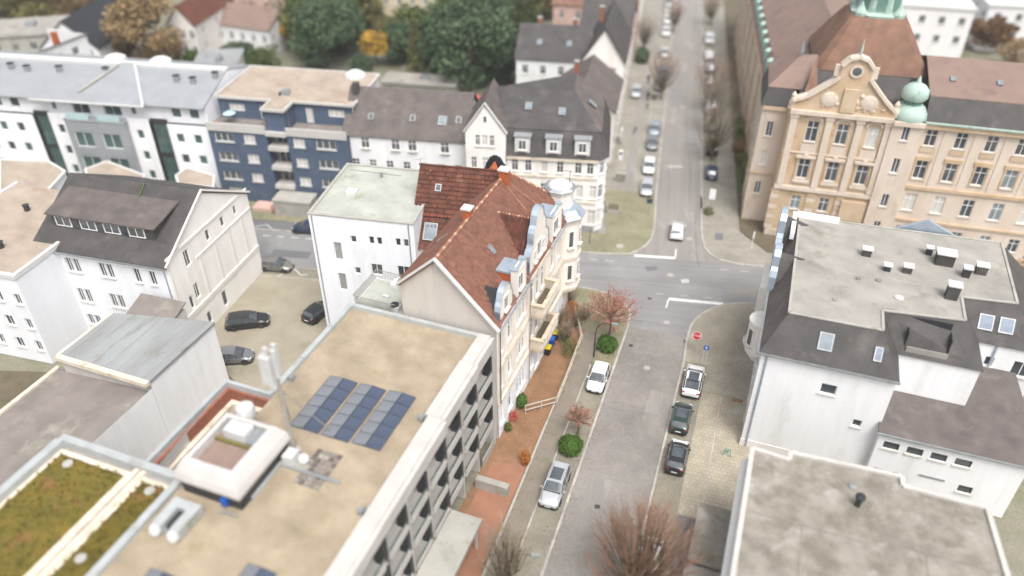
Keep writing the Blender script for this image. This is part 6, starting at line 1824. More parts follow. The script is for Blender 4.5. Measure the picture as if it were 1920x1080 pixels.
    wall(t, (x1, 15.8), (14, 15.8), 0, 20, 'pale_stone')
    for x in (17.5, 22.5, 27.0, 33.0): skylight(t, (x, 4.6, 21.2), (1, 0, 0), (0, 7.1, 2.35), .6, .8, 'glass_sky')
    # roof of the central block and the bell-shaped dome
    roof(t, [(.0, .8, 17.6), (11.5, .8, 17.6), (13.6, 6.7, 20.4), (2.6, 6.7, 20.4)], 'slate_tile', .2, 'lower_roof')
    MB().box(2.3, 15.3, 6.3, 19.6, 14, 20.3).build('dome_drum', 'slate_tile', t)
    dc = (8.8, 13.0)
    prof = [(6.6, 20.3), (6.15, 21.2), (5.3, 22.6), (4.4, 24.1), (3.5, 25.5), (3.0, 25.9)]
    m = MB()
    for s, z in prof:
        q = s * .86
        m.v += [(dc[0] + a, dc[1] + b, z) for a, b in ((-q, -s), (q, -s), (s, -q), (s, q), (q, s), (-q, s), (-s, q), (-s, -q))]
    for k in range(len(prof) - 1):
        for i in range(8):
            j = (i + 1) % 8
            m.f.append((k * 8 + i, k * 8 + j, k * 8 + 8 + j, k * 8 + 8 + i))
    m.f.append(tuple(range((len(prof) - 1) * 8, len(prof) * 8)))
    dm = m.build('dome', 'palace_tile', t)
    ln = MB().lathe([(3.3, 25.7), (3.4, 26.1), (2.7, 26.3), (2.5, 28.8), (3.0, 29.0), (3.0, 29.4), (2.4, 30.4), (1.2, 31.4), (.3, 32.0), (.05, 34)], 8, dc, R(22.5)).build('lantern', 'copper', t)
    for i in range(8):
        a = R(45 * i)
        MB().box(-.55, .55, -.06, .06, 26.5, 28.5).build('louvre', 'dark_copper', ln, (dc[0] + 2.45 * math.cos(a), dc[1] + 2.45 * math.sin(a), 0), a + R(90))
    for a in (225, 315, 135, 45): MB().lathe([(.7, 25.7), (.75, 26.3), (.3, 27.0), (.05, 27.6)], 8, (dc[0] + 3.1 * math.cos(R(a)), dc[1] + 3.1 * math.sin(R(a)))).build('corner_knob', 'copper', ln)
    # left pavilion on the street corner
    wall(t, (-.0, 6.0), (0, 0), 0, E, 'sandstone', [(2.4, z, 1.0, 2.2, 'cross') for z in (14.6, 9.9, 5.0)], glass=g, name='return_wall')
    pv = [(-3.0, 4.0), (0.1, 2.6), (.1, 10.5), (-3.0, 10.5)]
    wall(t, (-3.0, 3.2), (.0, 3.2), 0, 16.4, 'pale_stone', [(1.3, 13.3, .85, 2.0, 'two'), (1.3, 9.3, .85, 2.0, 'two'), (1.3, 5.0, .85, 1.8, 'two')], glass=g, name='pavilion_wall')
    wall(t, (-3.0, 12), (-3.0, 3.2), 0, 16.4, 'pale_stone', [(x, z, .9, 2.0, 'two') for x in (2, 4.4, 6.8) for z in (13.3, 9.3, 5.0)], glass=g, name='pavilion_wall')
    for z0, z1, out in ((15.9, 16.4, .3), (7.0, 7.3, .2)):
        band(t, (-3.0, 3.2), (.0, 3.2), z0, z1, out, 'sandstone', 'cornice')
        band(t, (-3.0, 12), (-3.0, 3.2), z0, z1, out, 'sandstone', 'cornice')
    roof(t, [(-3.3, 2.9, 16.4), (.6, 2.9, 16.4), (.3, 3.8, 18.6), (-2.7, 3.8, 18.6)], 'slate_tile', .15, 'mansard_slope')
    roof(t, [(-3.3, 12.2, 16.4), (-3.3, 2.9, 16.4), (-2.7, 3.8, 18.6), (-2.7, 11.6, 18.6)], 'slate_tile', .15, 'mansard_slope')
    roof(t, [(-2.8, 3.7, 18.55), (2.6, 3.7, 18.55), (2.6, 8, 21.6), (.6, 7.9, 21.4)], 'palace_wing_tile', .15)
    roof(t, [(-2.8, 11.8, 18.55), (-2.8, 3.7, 18.55), (.6, 7.9, 21.4), (.6, 11.8, 21.4)], 'palace_wing_tile', .15)
    roof(t, [(1.1, 0.9, 18.3), (2.9, .9, 18.3), (2.3, 6.5, 22.0)], 'palace_tile', .15, 'dormer_roof')
    MB().lathe([(.25, 21.3), (.3, 21.9), (.05, 23.2)], 8, (.6, 7.9)).build('finial', 'steel', t)
    # west wing along the far street, turned a little to follow it
    L_ = 70.0
    def X(x, y): return x - (y - 12) * .0664
    def q3(x, y, z): return (X(x, y), y, z)
    ya, yb = 12.0, 12 + L_
    wall(t, (X(-2.2, yb), yb), (-2.2, ya), 0, 14.0, 'pale_stone', [(1.8 + 3.0 * i, z, 1.1, 2.0, 'cross') for i in range(23) for z in (11.8, 7.4, 3.2)], glass=g, sill=False)
    for z0, z1 in ((13.6, 14.1), (5.2, 5.5)): band(t, (X(-2.2, yb), yb), (-2.2, ya), z0, z1, .25, 'sandstone', 'cornice')
    for i in range(8):
        y = 14.6 + i * 8.8
        MB().box(-.24, 0, -.6, .6, 0, 13.6).build('buttress', 'sandstone', t, (X(-2.2, y), y, 0))
    roof(t, [q3(-2.4, yb, 14.1), q3(-2.4, ya, 14.1), q3(-1.2, ya, 16.6), q3(-1.2, yb, 16.6)], 'palace_wing_tile', .15, 'mansard_slope')
    roof(t, [q3(-1.25, yb, 16.55), q3(-1.25, ya, 16.55), q3(6.0, ya, 21.4), q3(6.0, yb, 21.4)], 'palace_wing_tile', .15)
    roof(t, [q3(13.2, ya, 16.5), q3(13.2, yb, 16.5), q3(6.0, yb, 21.4), q3(6.0, ya, 21.4)], 'palace_wing_tile', .15)
    wall(t, (13.2, 19), (X(13.2, yb), yb), 0, 16.4, 'pink_render')
    for i in range(12):
        y = 16 + i * 4.2
        d = MB().box(-.6, .6, -.55, .55, 14.6, 16.2).build('dormer', 'dark_copper', t, (X(-1.5, y), y, 0))
        MB().lathe([(.8, 16.2), (.4, 16.5), (.1, 16.6)], 4, (0, 0), R(45)).build('dormer_roof', 'copper', d)
palace()

# ================================================================== HOUSES ALONG THE FAR STREET AND IN THE BACKGROUND
def fo(e, a): return FA.w(e, a).xy
side_house('brown_roofed_house', 'brown-roofed house behind the dormer house facing the far street', fo(-17, 11.5), 11.2, 9.6, 13, 8.5, 12.2, 'panel_beige', 'brown_tile', (6.4, 2.6), 3, chim=1, sky=0, ridge_along='y')
side_house('slate_roofed_house', 'white house with wide slate roof at the edge of the evergreen garden', (0.7, 129.0), 9, 12.0, 13, 9.5, 13.3, 'white_render', 'slate_tile', (7.6, 4.4), 4, chim=2, sky=2)
def gable_front():
    t = side_house('white_gabled_house', 'white street house with a steep pale gable rising between slate roofs', fo(-14.2, 27.0), 11.2, 6.8, 15, 10.5, 15.8, 'warm_white', 'slate_tile', (8.6, 5.0), 2, chim=1, ridge_along='y')
    MB().box(1.2, 5.5, -2.2, -.05, 0, 8.2).build('rear_extension', 'white_render', t)
    MB().box(1.0, 5.7, -2.4, -.05, 8.2, 8.4).build('extension_roof', 'panel_beige', t)
gable_front()
side_house('slate_street_house', 'slate-roofed house beyond the white gable on the far street', fo(-16.5, 43), 11.2, 9.0, 13, 10, 14.5, 'panel_beige', 'slate_tile', (8, 4.6), 3, chim=1)
side_house('red_roofed_house', 'red-roofed house at the top edge beside the far street', fo(-24, 60), 11.2, 16.5, 12, 9.5, 13.5, 'pink_render', 'palace_tile', (7.5, 4), 5, chim=2)
side_house('far_street_house', 'last pale house of the far street row at the top edge', fo(-20, 76), 11.2, 12.5, 14, 9.5, 13.5, 'warm_white', 'brown_tile', (7.5, 4), 4, chim=1)
side_house('pale_yellow_house', 'pale yellow house above the yellow tree at the top edge', (-31, 172), 3, 17, 12, 9, 12.5, 'yellow_render', 'concrete', (6.8, 3), 6, chim=0)
side_house('garden_house', 'white house with brown roof among trees at the top edge', (-60.6, 161.4), 20, 13, 9, 5.2, 8.2, 'white_render', 'palace_wing_tile', (3.2,), 5, chim=0)
side_house('maroon_house', 'tall maroon-roofed house at the top edge beside the tan tree', (-66, 152), 8, 5.5, 18, 8.0, 11.5, 'panel_beige', 'dark_red_tile', (6, 3), 3, chim=1, ridge_along='y')
side_house('salmon_house', 'salmon-coloured house right of the maroon roof at the top edge', (-63, 176), 10, 12, 12, 9.5, 12.5, 'pink_render', 'palace_wing_tile', (7, 3.6), 4, chim=0)
side_house('slate_barn', 'house with steep charcoal roof behind the white gable at the top left', (-88, 146), 3, 11, 17, 5.5, 10.5, 'cool_white', 'black_slate', (4.5, 2), 3, chim=0, ridge_along='y')
def gable_white():
    t = thing('white_gable_house', 'white house with four windows and brown roof rising above the metal roof', 'house', (-76.4, 122.9), -68)
    W_, D_, z = 11.4, 9.0, 12.0
    wall(t, (0, 0), (W_, 0), 0, z, 'white_render', [(x, q, 1.3, 1.3, 'two') for x in (2.2, 5.2, 8.6) for q in (10.0, 6.8, 3.4)], glass=('glass_grey', 'glass_dark'))
    wall(t, (W_, 0), (W_, D_), 0, z, 'white_render')
    wall(t, (W_, D_), (0, D_), 0, 8.5, 'white_render')
    wall(t, (0, D_), (0, 0), 0, z, 'white_render')
    MB().slab([(W_ + .3, D_ + .3, 8.6), (-.3, D_ + .3, 8.6), (-.3, -.2, 12.15), (W_ + .3, -.2, 12.15)], .2).build('roof', 'brown_tile', t)
    MB().box(7.0, 7.8, 2.0, 2.8, 11, 13.2).build('chimney', 'orange_tile', t)
gable_white()
def flat_house(name, label, o, brg, W_, D_, z, wm, rm, n, floors):
    t = thing(name, label, 'house', o, brg)
    fw = [(W_ * (i + .5) / n, q, 1.2, 1.5, 'two') for i in range(n) for q in floors]
    wall(t, (0, 0), (W_, 0), 0, z, wm, fw, glass=('glass_grey', 'glass_dark'))
    wall(t, (W_, 0), (W_, D_), 0, z, wm, [(D_ * (i + .5) / 3, q, 1.2, 1.5, 'two') for i in range(3) for q in floors], glass='glass_grey')
    wall(t, (W_, D_), (0, D_), 0, z, wm)
    wall(t, (0, D_), (0, 0), 0, z, wm, [(D_ * (i + .5) / 3, q, 1.2, 1.5, 'two') for i in range(3) for q in floors], glass='glass_grey')
    MB().box(-.3, W_ + .3, -.3, D_ + .3, z, z + .3).build('roof', rm, t)
    MB().box(W_ * .5, W_ * .62, D_ * .4, D_ * .6, z + .3, z + 1.1).build('roof_hatch', 'steel', t)
    return t
flat_house('flat_grey_house', 'flat-roofed house with wide eaves at the top left edge', (-98, 146), -14, 12.5, 11, 7.0, 'concrete', 'felt_grey', 4, (5, 2))
flat_house('grey_workshop', 'low workshop with blue-grey flat roof behind the metal-roofed block', (-56.5, 134), -8, 7.5, 12, 4.6, 'cream_render', 'felt_blue', 3, (2.6,))
flat_house('white_villa', 'white villa with flat roof behind the palace', (75.6, 158.7), 14, 14.5, 14, 9.5, 'white_render', 'white_coping', 4, (7.2, 3.6))
flat_house('white_corner_villa', 'white villa cut off by the right edge behind the palace', (95, 160), 10, 16, 14, 9.0, 'white_render', 'white_coping', 4, (7, 3.6))
flat_house('grey_villa', 'pale grey house at the top right edge behind the white villas', (84, 186), 12, 24, 12, 8, 'metal_roof', 'concrete', 6, (6, 3))
flat_house('garden_garage', 'low garage with pale roof at the edge of the lawn', (-23, 134.5), 9, 13, 4.5, 3.0, 'concrete', 'felt_grey', 4, (1.6,))
side_house('red_shed', 'little red garden shed on the lawn', (-6.5, 128), 12, 2.6, 2.2, 2.0, 3.0, 'brick_red', 'red_flashing', (1.2,), 1, chim=0, side_n=0, ww=.6, wh=.6)

# ================================================================== CARS
def paint_mat(name, c, metal=0.0, rough=0.28):
    m = mat(name, c, tuple(v * .96 for v in c), scale=1, fine=0.0, rough=rough, spec=0.5, coat=0.6, metal=metal)
    m.node_tree.nodes["Principled BSDF"].inputs['Coat Roughness'].default_value = 0.08
    return m
for nm, c, me in (('paint_white', (.74, .74, .74), 0), ('paint_silver', (.52, .54, .56), .35), ('paint_grey', (.20, .21, .22), .3), ('paint_black', (.018, .018, .02), 0), ('paint_green', (.02, .045, .035), .1),
                  ('paint_navy', (.03, .05, .10), .1), ('paint_blue', (.12, .22, .42), .2), ('paint_steel', (.33, .38, .45), .35), ('paint_taupe', (.22, .21, .19), .3)):
    paint_mat(nm, c, me)
mat('car_glass', (.085, .10, .112), (.05, .06, .07), scale=1.6, fine=0, rough=.05, spec=.8)  # blue-grey of reflected sky put into the base colour
mat('tyre', (.02, .02, .021), scale=4, fine=.1, rough=.85)
mat('alloy', (.42, .43, .44), scale=4, fine=.05, rough=.35, metal=.6)
mat('lamp_clear', (.75, .77, .8), scale=4, fine=0, rough=.1, spec=.6)
mat('lamp_red', (.45, .02, .02), scale=4, fine=0, rough=.15, spec=.6)
mat('black_plastic', (.022, .022, .024), scale=4, fine=.05, rough=.6)
mat('plate_white', (.75, .75, .72), scale=4, fine=0, rough=.4)

# stations: t (0 front .. 1 rear), z sill, z belt, z top, half width, half width at top
KIND = {
 'hatch': (4.05, .88, [(0, .42, .56, .60, .60, .52), (.02, .30, .62, .70, .74, .62), (.06, .22, .68, .79, .83, .68), (.16, .2, .76, .90, .87, .72), (.25, .2, .85, 1.00, .88, .80),
                   (.43, .2, .90, 1.42, .88, .70), (.62, .2, .92, 1.49, .88, .71), (.87, .2, .94, 1.43, .87, .68), (.955, .22, .97, 1.08, .85, .68), (.98, .28, .93, 1.00, .83, .68), (1, .42, .72, .78, .72, .58)]),
 'estate': (4.75, .92, [(0, .42, .58, .62, .64, .54), (.02, .30, .64, .73, .78, .64), (.06, .22, .72, .84, .87, .70), (.17, .2, .80, .95, .91, .74), (.26, .2, .88, 1.05, .92, .83),
                   (.42, .2, .93, 1.50, .92, .72), (.60, .2, .95, 1.58, .92, .74), (.89, .2, .97, 1.53, .91, .70), (.96, .22, 1.0, 1.15, .88, .70), (.98, .28, .95, 1.02, .85, .68), (1, .42, .74, .80, .76, .60)]),
 'coupe': (4.65, .94, [(0, .42, .58, .62, .64, .54), (.02, .30, .64, .74, .78, .64), (.06, .22, .72, .85, .88, .70), (.17, .2, .80, .97, .93, .75), (.27, .2, .90, 1.06, .94, .82),
                   (.42, .2, .95, 1.48, .94, .73), (.52, .2, .97, 1.56, .94, .74), (.68, .2, .99, 1.50, .93, .70), (.93, .22, 1.02, 1.14, .90, .68), (.965, .28, 1.0, 1.06, .87, .70), (1, .42, .74, .82, .78, .62)]),
 'van': (4.9, .95, [(0, .42, .62, .68, .68, .58), (.02, .30, .74, .86, .82, .66), (.05, .22, .86, .98, .90, .70), (.12, .2, .95, 1.08, .93, .74), (.17, .2, 1.00, 1.18, .95, .76),
                   (.31, .2, 1.05, 1.78, .95, .74), (.55, .2, 1.06, 1.86, .95, .78), (.90, .2, 1.06, 1.84, .95, .77), (.965, .22, 1.06, 1.28, .94, .80), (.985, .28, 1.02, 1.12, .93, .80), (1, .42, .80, .88, .88, .72)]),
}
def car(name, label, pos, brg, paint, kind='hatch', group=None, z=0.05, sunroof=False, roofm=None, rails=False, seed=0, detail=True):
    L_, hw0, stn = KIND[kind]
    t = thing(name, label, 'car', (pos[0], pos[1]), brg, z, group)
    bm = bmesh.new()
    rows = []
    for (q, zl, zb, zt, w, wt) in stn:
        y = L_ / 2 - q * L_
        cr = .035 if q > .04 else .01
        half = [(w * .92, zl), (w, zl + (zb - zl) * .45), (w * .985, zb), (wt, zt), (wt * .6, zt + cr), (0, zt + cr * 1.3)]
        pts = [(-x, zz) for x, zz in half] + [(x, zz) for x, zz in reversed(half[:-1])]
        rows.append([bm.verts.new((x, y, zz)) for x, zz in pts])
    F = {}
    for i in range(len(rows) - 1):
        for j in range(10): F[i, j] = bm.faces.new((rows[i][j], rows[i][j + 1], rows[i + 1][j + 1], rows[i + 1][j]))
    bm.faces.new(rows[0][::-1])
    bm.faces.new(rows[-1])
    groups = {'windscreen': [F[4, j] for j in (3, 4, 5, 6)], 'rear_window': [F[7, j] for j in (3, 4, 5, 6)]}
    sides = [('side_window', [F[i, j]]) for j in (2, 7) for i in (5, 6)] + [('side_window', [F[i, j]]) for j in (2, 7) for i in ((4, 7) if kind != 'van' else (4,))]
    allg = list(groups.items()) + sides
    bmesh.ops.recalc_face_normals(bm, faces=bm.faces[:])
    glass = []
    for nm, fs in allg:
        bmesh.ops.inset_region(bm, faces=fs, thickness=.032 if nm != 'side_window' else .035, depth=-.012, use_even_offset=True)
        g = MB()
        for f in fs: g.add([v.co.copy() for v in f.verts], (tuple(range(len(f.verts))),))
        glass.append((nm, g))
    bmesh.ops.delete(bm, geom=[f for _, fs in allg for f in fs], context='FACES_ONLY')
    # crown of the roof in another colour if asked
    me = bpy.data.meshes.new('body')
    bm.to_mesh(me)
    bm.free()
    me.materials.append(material(paint))
    me.shade_smooth()
    me.set_sharp_from_angle(angle=R(32))
    inst('body', me, t)
    for nm, g in glass: g.build(nm, 'car_glass', t)
    hw, wr = hw0, .31 if kind != 'hatch' else .29
    MB().box(-hw * .94, hw * .94, -L_ / 2 + .2, L_ / 2 - .2, .12, .36).build('underbody', 'black_plastic', t)
    wm = MB().lathe([(wr * .55, -.1), (wr, -.1), (wr, .1), (wr * .55, .1)], 16).mesh('tyre', 'tyre')
    rm = MB().lathe([(wr * .62, -.085), (wr * .62, .085), (wr * .2, .06)], 10).mesh('rim', 'alloy')
    ac = MB().lathe([(wr * 1.22, -.03), (wr * 1.22, .03)], 16).mesh('wheel_arch', 'black_plastic')
    for sx in (-1, 1):
        for yy in (L_ / 2 - .19 * L_, -L_ / 2 + .20 * L_):
            o = inst('wheel', wm, t, (sx * (hw - .07), yy, wr), rot=(0, R(90) * sx, 0))
            inst('rim', rm, o, (0, 0, .02))
            inst('wheel_arch', ac, t, (sx * (hw - .022), yy, wr + .05), rot=(0, R(90), 0))
        MB().box(-.09, .09, -.06, .06, -.05, .08).build('mirror', paint if detail else 'black_plastic', t, (sx * (hw + .09), L_ / 2 - .32 * L_, .98))
        hl = MB().box(-.16, .16, -.10, .06, -.06, .07).build('headlight', 'lamp_clear', t, (sx * (hw - .24), L_ / 2 - .17, .68), -sx * R(24))
        MB().box(-.15, .15, -.05, .07, -.10, .12).build('tail_light', 'lamp_red', t, (sx * (hw - .22), -L_ / 2 + .09, .84), sx * R(18))
    MB().box(-.45, .45, L_ / 2 - .06, L_ / 2 + .015, .36, .50).build('grille', 'black_plastic', t)
    MB().box(-.26, .26, L_ / 2 + .015, L_ / 2 + .03, .40, .49).build('number_plate', 'plate_white', t)
    MB().box(-.26, .26, -L_ / 2 - .03, -L_ / 2 - .005, .56, .67).build('number_plate', 'plate_white', t)
    MB().box(-hw * .8, hw * .8, -L_ / 2 - .025, -L_ / 2 + .08, .34, .48).build('bumper', 'black_plastic', t)
    # dark cowl below the windscreen, shut lines of bonnet and doors
    c = stn[4]
    yc = L_ / 2 - c[0] * L_
    MB().box(-c[5] * .92, c[5] * .92, yc - .01, yc + .10, c[3] - .02, c[3] + .045).build('cowl', 'black_plastic', t)
    h0, h1 = stn[2], stn[4]
    for sx in (-1, 1):
        MB().beam((sx * h0[5] * .93, L_ / 2 - h0[0] * L_, h0[3] + .012), (sx * h1[5] * .93, L_ / 2 - h1[0] * L_, h1[3] + .016), .022, .02).build('shut_line', 'black_plastic', t)
        for q in (.36, .58, .78):
            MB().box(-.006, .006, -.012, .012, 0, .55).build('shut_line', 'black_plastic', t, (sx * (hw + .0), L_ / 2 - q * L_, .34))
        MB().box(-.02, .02, -.09, .09, -.015, .015).build('door_handle', 'black_plastic', t, (sx * (hw + .005), L_ / 2 - .55 * L_, .82))
    MB().box(-hw * .78, hw * .78, L_ / 2 - .09, L_ / 2 + .012, .22, .34).build('lower_grille', 'black_plastic', t)
    zr = stn[6][3] + .05
    if sunroof or roofm:
        y1, y0 = L_ / 2 - .46 * L_, L_ / 2 - .74 * L_
        MB().box(-.5, .5, y0, y1, zr - .045, zr + .004).build('sunroof', roofm or 'car_glass', t)
    if rails:
        for sx in (-1, 1): MB().tube([(sx * .60, L_ / 2 - .46 * L_, zr - .02), (sx * .62, L_ / 2 - .62 * L_, zr + .03), (sx * .59, L_ / 2 - .84 * L_, zr - .02)], .022, 5).build('roof_rail', 'alloy', t)
    return t
def cp(px, py, z=.6):
    p = G(px, py, z)
    return (p.x, p.y)
NB, FB = 18.55, 11.2
car('parked_car', 'white hatchback parked between the two round bushes', cp(1122, 708), NB + 180, 'paint_white', 'hatch')
car('parked_car', 'silver-white estate with dark sunroof parked in front of the front round bush', cp(1041, 910), NB + 180, 'paint_silver', 'estate', sunroof=True, rails=True)
car('parked_car', 'white crossover parked by the stop sign, its dark rear window towards the viewer', cp(1300, 714), NB, 'paint_white', 'coupe', sunroof=True)
car('parked_car', 'dark green hatchback parked between the white crossover and a black car', cp(1277, 783), NB, 'paint_green', 'hatch', sunroof=True)
bc = car('parked_car', 'black crossover with pale bonnet, hindmost of the three cars beside the kerb', cp(1270, 856), NB, 'paint_black', 'hatch', sunroof=True)
MB().box(-.66, .66, 1.15, 1.72, .885, .915).build('bonnet', 'paint_white', bc)
car('parked_car', 'white van under the big bare tree at the bottom edge', cp(1217, 1052, .9), NB, 'paint_white', 'van')
car('driving_car', 'white car driving away from the junction into the far street', cp(1270, 432), FB - 4 + 6, 'paint_white', 'hatch', z=.01)
car('silver_car', 'grey-silver hatchback parked beside the cross street left of the tall white house', cp(518, 497), 97.6 + 2, 'paint_taupe', 'hatch', z=.04)
car('dark_car', 'dark car half hidden by the tall white house on the cross street', cp(577, 427), 97.6 + 180, 'paint_navy', 'hatch', z=.055)
car('dark_car', 'long black estate parked in the yard behind the shed', cp(464, 602), 78, 'paint_black', 'estate', z=.04)
car('dark_car', 'black car in the yard half hidden behind the tall white house corner', cp(597, 584), 30, 'paint_black', 'hatch', z=.04)
car('dark_car', 'dark grey car in the yard right behind the shed wall', cp(438, 668), 85, 'paint_grey', 'hatch', z=.04)
gp = 'cars parked along the far street'
for px, py, p, k, lab in ((1213, 352, 'paint_silver', 'hatch', 'silver hatchback, first of the far street cars from the junction'), (1217, 312, 'paint_white', 'hatch', 'white hatchback, second of the far street cars from the junction'),
                          (1223, 268, 'paint_grey', 'hatch', 'dark grey hatchback, third of the far street cars from the junction'), (1227, 242, 'paint_steel', 'hatch', 'blue-grey car, fourth of the far street cars from the junction'),
                          (1237, 158, 'paint_grey', 'estate', 'dark estate car parked behind the litter bin on the far street'), (1243, 138, 'paint_blue', 'hatch', 'blue car under the reddish street tree'),
                          (1249, 60, 'paint_white', 'hatch', 'white car parked near the top edge on the left of the far street'), (1246, 100, 'paint_silver', 'hatch', 'silver car behind the reddish street tree'), (1252, 38, 'paint_white', 'hatch', 'white car, third from the top of the far street'), (1254, 18, 'paint_white', 'hatch', 'white car at the very top of the far street'), (1255, 3, 'paint_grey', 'hatch', 'grey car cut by the top edge of the far street')):
    car('parked_car', lab, cp(px, py), FB + 180, p, k, gp, z=.055)
car('parked_car', 'silver car standing on the pavement against the house front', cp(1193, 173), FB + 180, 'paint_silver', 'hatch', z=.11)
for px, py, p, k, lab in ((1334, 323, 'paint_navy', 'hatch', 'dark blue car in the verge opposite the silver hatchbacks'), (1335, 278, 'paint_black', 'hatch', 'dark car under the nearest bare verge tree'), (1333, 236, 'paint_grey', 'hatch', 'grey car under the bare trees, second row of the verge'),
                          (1332, 198, 'paint_white', 'hatch', 'white car hidden by bare branches in the verge'), (1332, 216, 'paint_silver', 'hatch', 'silver car in the bare branches between white and grey cars'), (1331, 174, 'paint_grey', 'hatch', 'grey car second below the white van in the verge'), (1330, 127, 'paint_steel', 'hatch', 'blue-grey car behind the silver one in the verge'), (1331, 152, 'paint_silver', 'hatch', 'silver car below the white van in the verge'), (1329, 104, 'paint_white', 'hatch', 'white car right behind the white van'), (1330, 74, 'paint_white', 'van', 'white van in the verge near the top of the far street')):
    car('parked_car', lab, cp(px, py), FB, p, k, 'cars in the right-hand verge of the far street', z=.095)

# ================================================================== TREES, BUSHES AND HEDGES
bare_tree('bare_tree', 'big bare tree with reddish twigs over the white van', G(1193, 1128).xy, 11.0, 4.3, None, 4, 150, 'twig_red', 'bark_moss', .22, .22, 0, 1.35, 1.0, sub=9)
bare_tree('bare_tree', 'slim bare tree beside the lamp at the bottom edge', G(950, 1112).xy, 8.6, 2.0, None, 8, 60, 'twig_grey', 'bark_moss', .15, .20, 0, .9, .9, sub=6)
def red_tree(label, loc, h, r, seed, n, leaves, fork):
    rg = random.Random(seed)
    t = thing('red_tree', label, 'tree', loc)
    tb, cb, lb = MB(), MB(), MB()
    fz = h * fork
    tb.tube([(0, 0, -.05), (.06, .02, fz * .5), (.0, 0, fz)], [.16, .12, .11], 8)
    for i in range(n):
        a = i * 2.4
        q = math.sqrt((i + .5) / n)
        tip = Vector((math.cos(a) * r * q, math.sin(a) * r * q, h * (.97 - .30 * q * q) - rg.uniform(0, .14) * h))
        p0 = Vector((0, 0, fz * rg.uniform(.9, 1.25)))
        m = p0.lerp(tip, .5) + Vector((rg.gauss(0, .14), rg.gauss(0, .14), -.06 * h))
        tb.tube([p0, m, tip], [.062, .045, .02], 4, cap=False)
        for k in range(22):
            s = m.lerp(tip, rg.uniform(0, 1))
            e = s + Vector((rg.gauss(0, .32), rg.gauss(0, .32), rg.uniform(.05, .4)))
            cb.tube([s, e], [.017, .010], 3, cap=False)
            if leaves: leaf_cloud(lb, e, (.26, .26, .15), leaves, .06, rg, 0)
    tb.build('trunk', 'bark', t)
    cb.build('crown', 'twig_red', t)
    lb.build('foliage', 'leaf_red', t)
red_tree('spreading red-twigged tree above the round bush at the junction', G(1142, 634).xy, 6.6, 3.3, 5, 38, 3, .40)
red_tree('little red-twigged tree behind the front round bush', G(1083, 817).xy, 3.9, 1.5, 6, 20, 1, .48)
bush('round_bush', 'clipped round bush under the spreading red tree', G(1138, 656).xy, (1.15, 1.15, .95), 'leaf_box', n=2600, size=.08, seed=2)
bush('round_bush', 'clipped round bush in front of the little red tree', G(1069, 846).xy, (1.15, 1.15, .95), 'leaf_box', n=2600, size=.08, seed=7)
for i, (px, py, r, lf, lab) in enumerate(((1052, 634, (1.0, 1.0, 1.1), 'leaf_olive', 'olive shrub behind the garden fence next to the bins'), (1060, 606, (1.2, 1.3, 1.0), 'leaf_orange', 'rusty shrub behind the fence below the balconies'), (1066, 662, (1.0, 1.6, 1.1), 'leaf_green', 'green shrub in the fence corner below the rusty shrub'),
                                         (1072, 585, (.8, .8, .8), 'leaf_orange', 'orange-brown shrub near the pale post'), (978, 762, (.55, .75, .9), 'leaf_box', 'green bush against the house wall'), (962, 786, (.5, .6, .5), 'leaf_red', 'reddish low plant by the house wall'), (953, 806, (.4, .5, .45), 'leaf_shrub', 'small plant at the corner of the office block'),
                                         (985, 868, (.5, .7, .8), 'leaf_orange', 'copper-leaved shrub by the yard wall'))):
    bush('shrub', lab, G(px, py).xy, r, lf, 'shrub', n=700, size=.075, seed=20 + i, core=i in (4,))
for i, (px, py, h, r, lab) in enumerate(((1050, 610, 3.2, 1.3, 'tangled brown shrub right of the bins'), (1066, 570, 3.0, 1.4, 'bare shrub near the end of the garden fence'), (1060, 640, 3.0, 1.2, 'bare shrub inside the garden fence'), (1078, 615, 3.2, 1.5, 'leafless shrub between the fence and the red tree'), (1095, 602, 2.6, 1.2, 'leafless bush left of the red tree'))):
    bare_tree('bare_shrub', lab, G(px, py).xy, h, r, None, 40 + i, 34, 'twig_red' if i % 2 else 'twig_grey', 'bark', .05, .12, 0, 1.1, .6, 'shrub', sub=7)
vg = 'bare street trees in the verge'
for i, (px, py, h, r, tw, bk, lab) in enumerate(((1334, 302, 10, 3.5, 'twig_grey', 'bark_moss', 'bare tree over the dark blue car, nearest in the verge'), (1333, 250, 10.5, 3.7, 'twig_grey', 'bark', 'second bare tree of the verge from the junction'), (1332, 208, 10.5, 3.8, 'twig_red', 'bark', 'third bare tree of the verge from the junction'),
                                                 (1331, 48, 8, 2.6, 'twig_red', 'bark', 'bare tree in the verge at the top edge'))):
    bare_tree('street_tree', lab, G(px, py).xy, h, r, vg, 60 + i, 60, tw, bk, .14, .2, 0, 1.0, .85, sub=5)
for i, (px, py, h, r, tw, bk, lab) in enumerate(((1239, 187, 9.5, 3.4, 'twig_red', 'bark', 'reddish bare tree behind the litter bin on the far street'), (1206, 100, 8.5, 2.3, 'twig_grey', 'bark_moss', 'mossy bare tree against the far street house fronts'), (1262, 62, 7.5, 2.3, 'twig_red', 'bark', 'bare tree between the white cars at the top'))):
    bare_tree('street_tree', lab, G(px, py).xy, h, r, 'bare street trees on the left pavement', 70 + i, 62, tw, bk, .15, .22, 0, 1.0, .85, sub=5)
bush('evergreen_bush', 'dark green bush by the house fronts on the far street', G(1203, 118).xy, (1.5, 1.5, 1.7), 'leaf_evergreen', n=900, size=.2, seed=31)
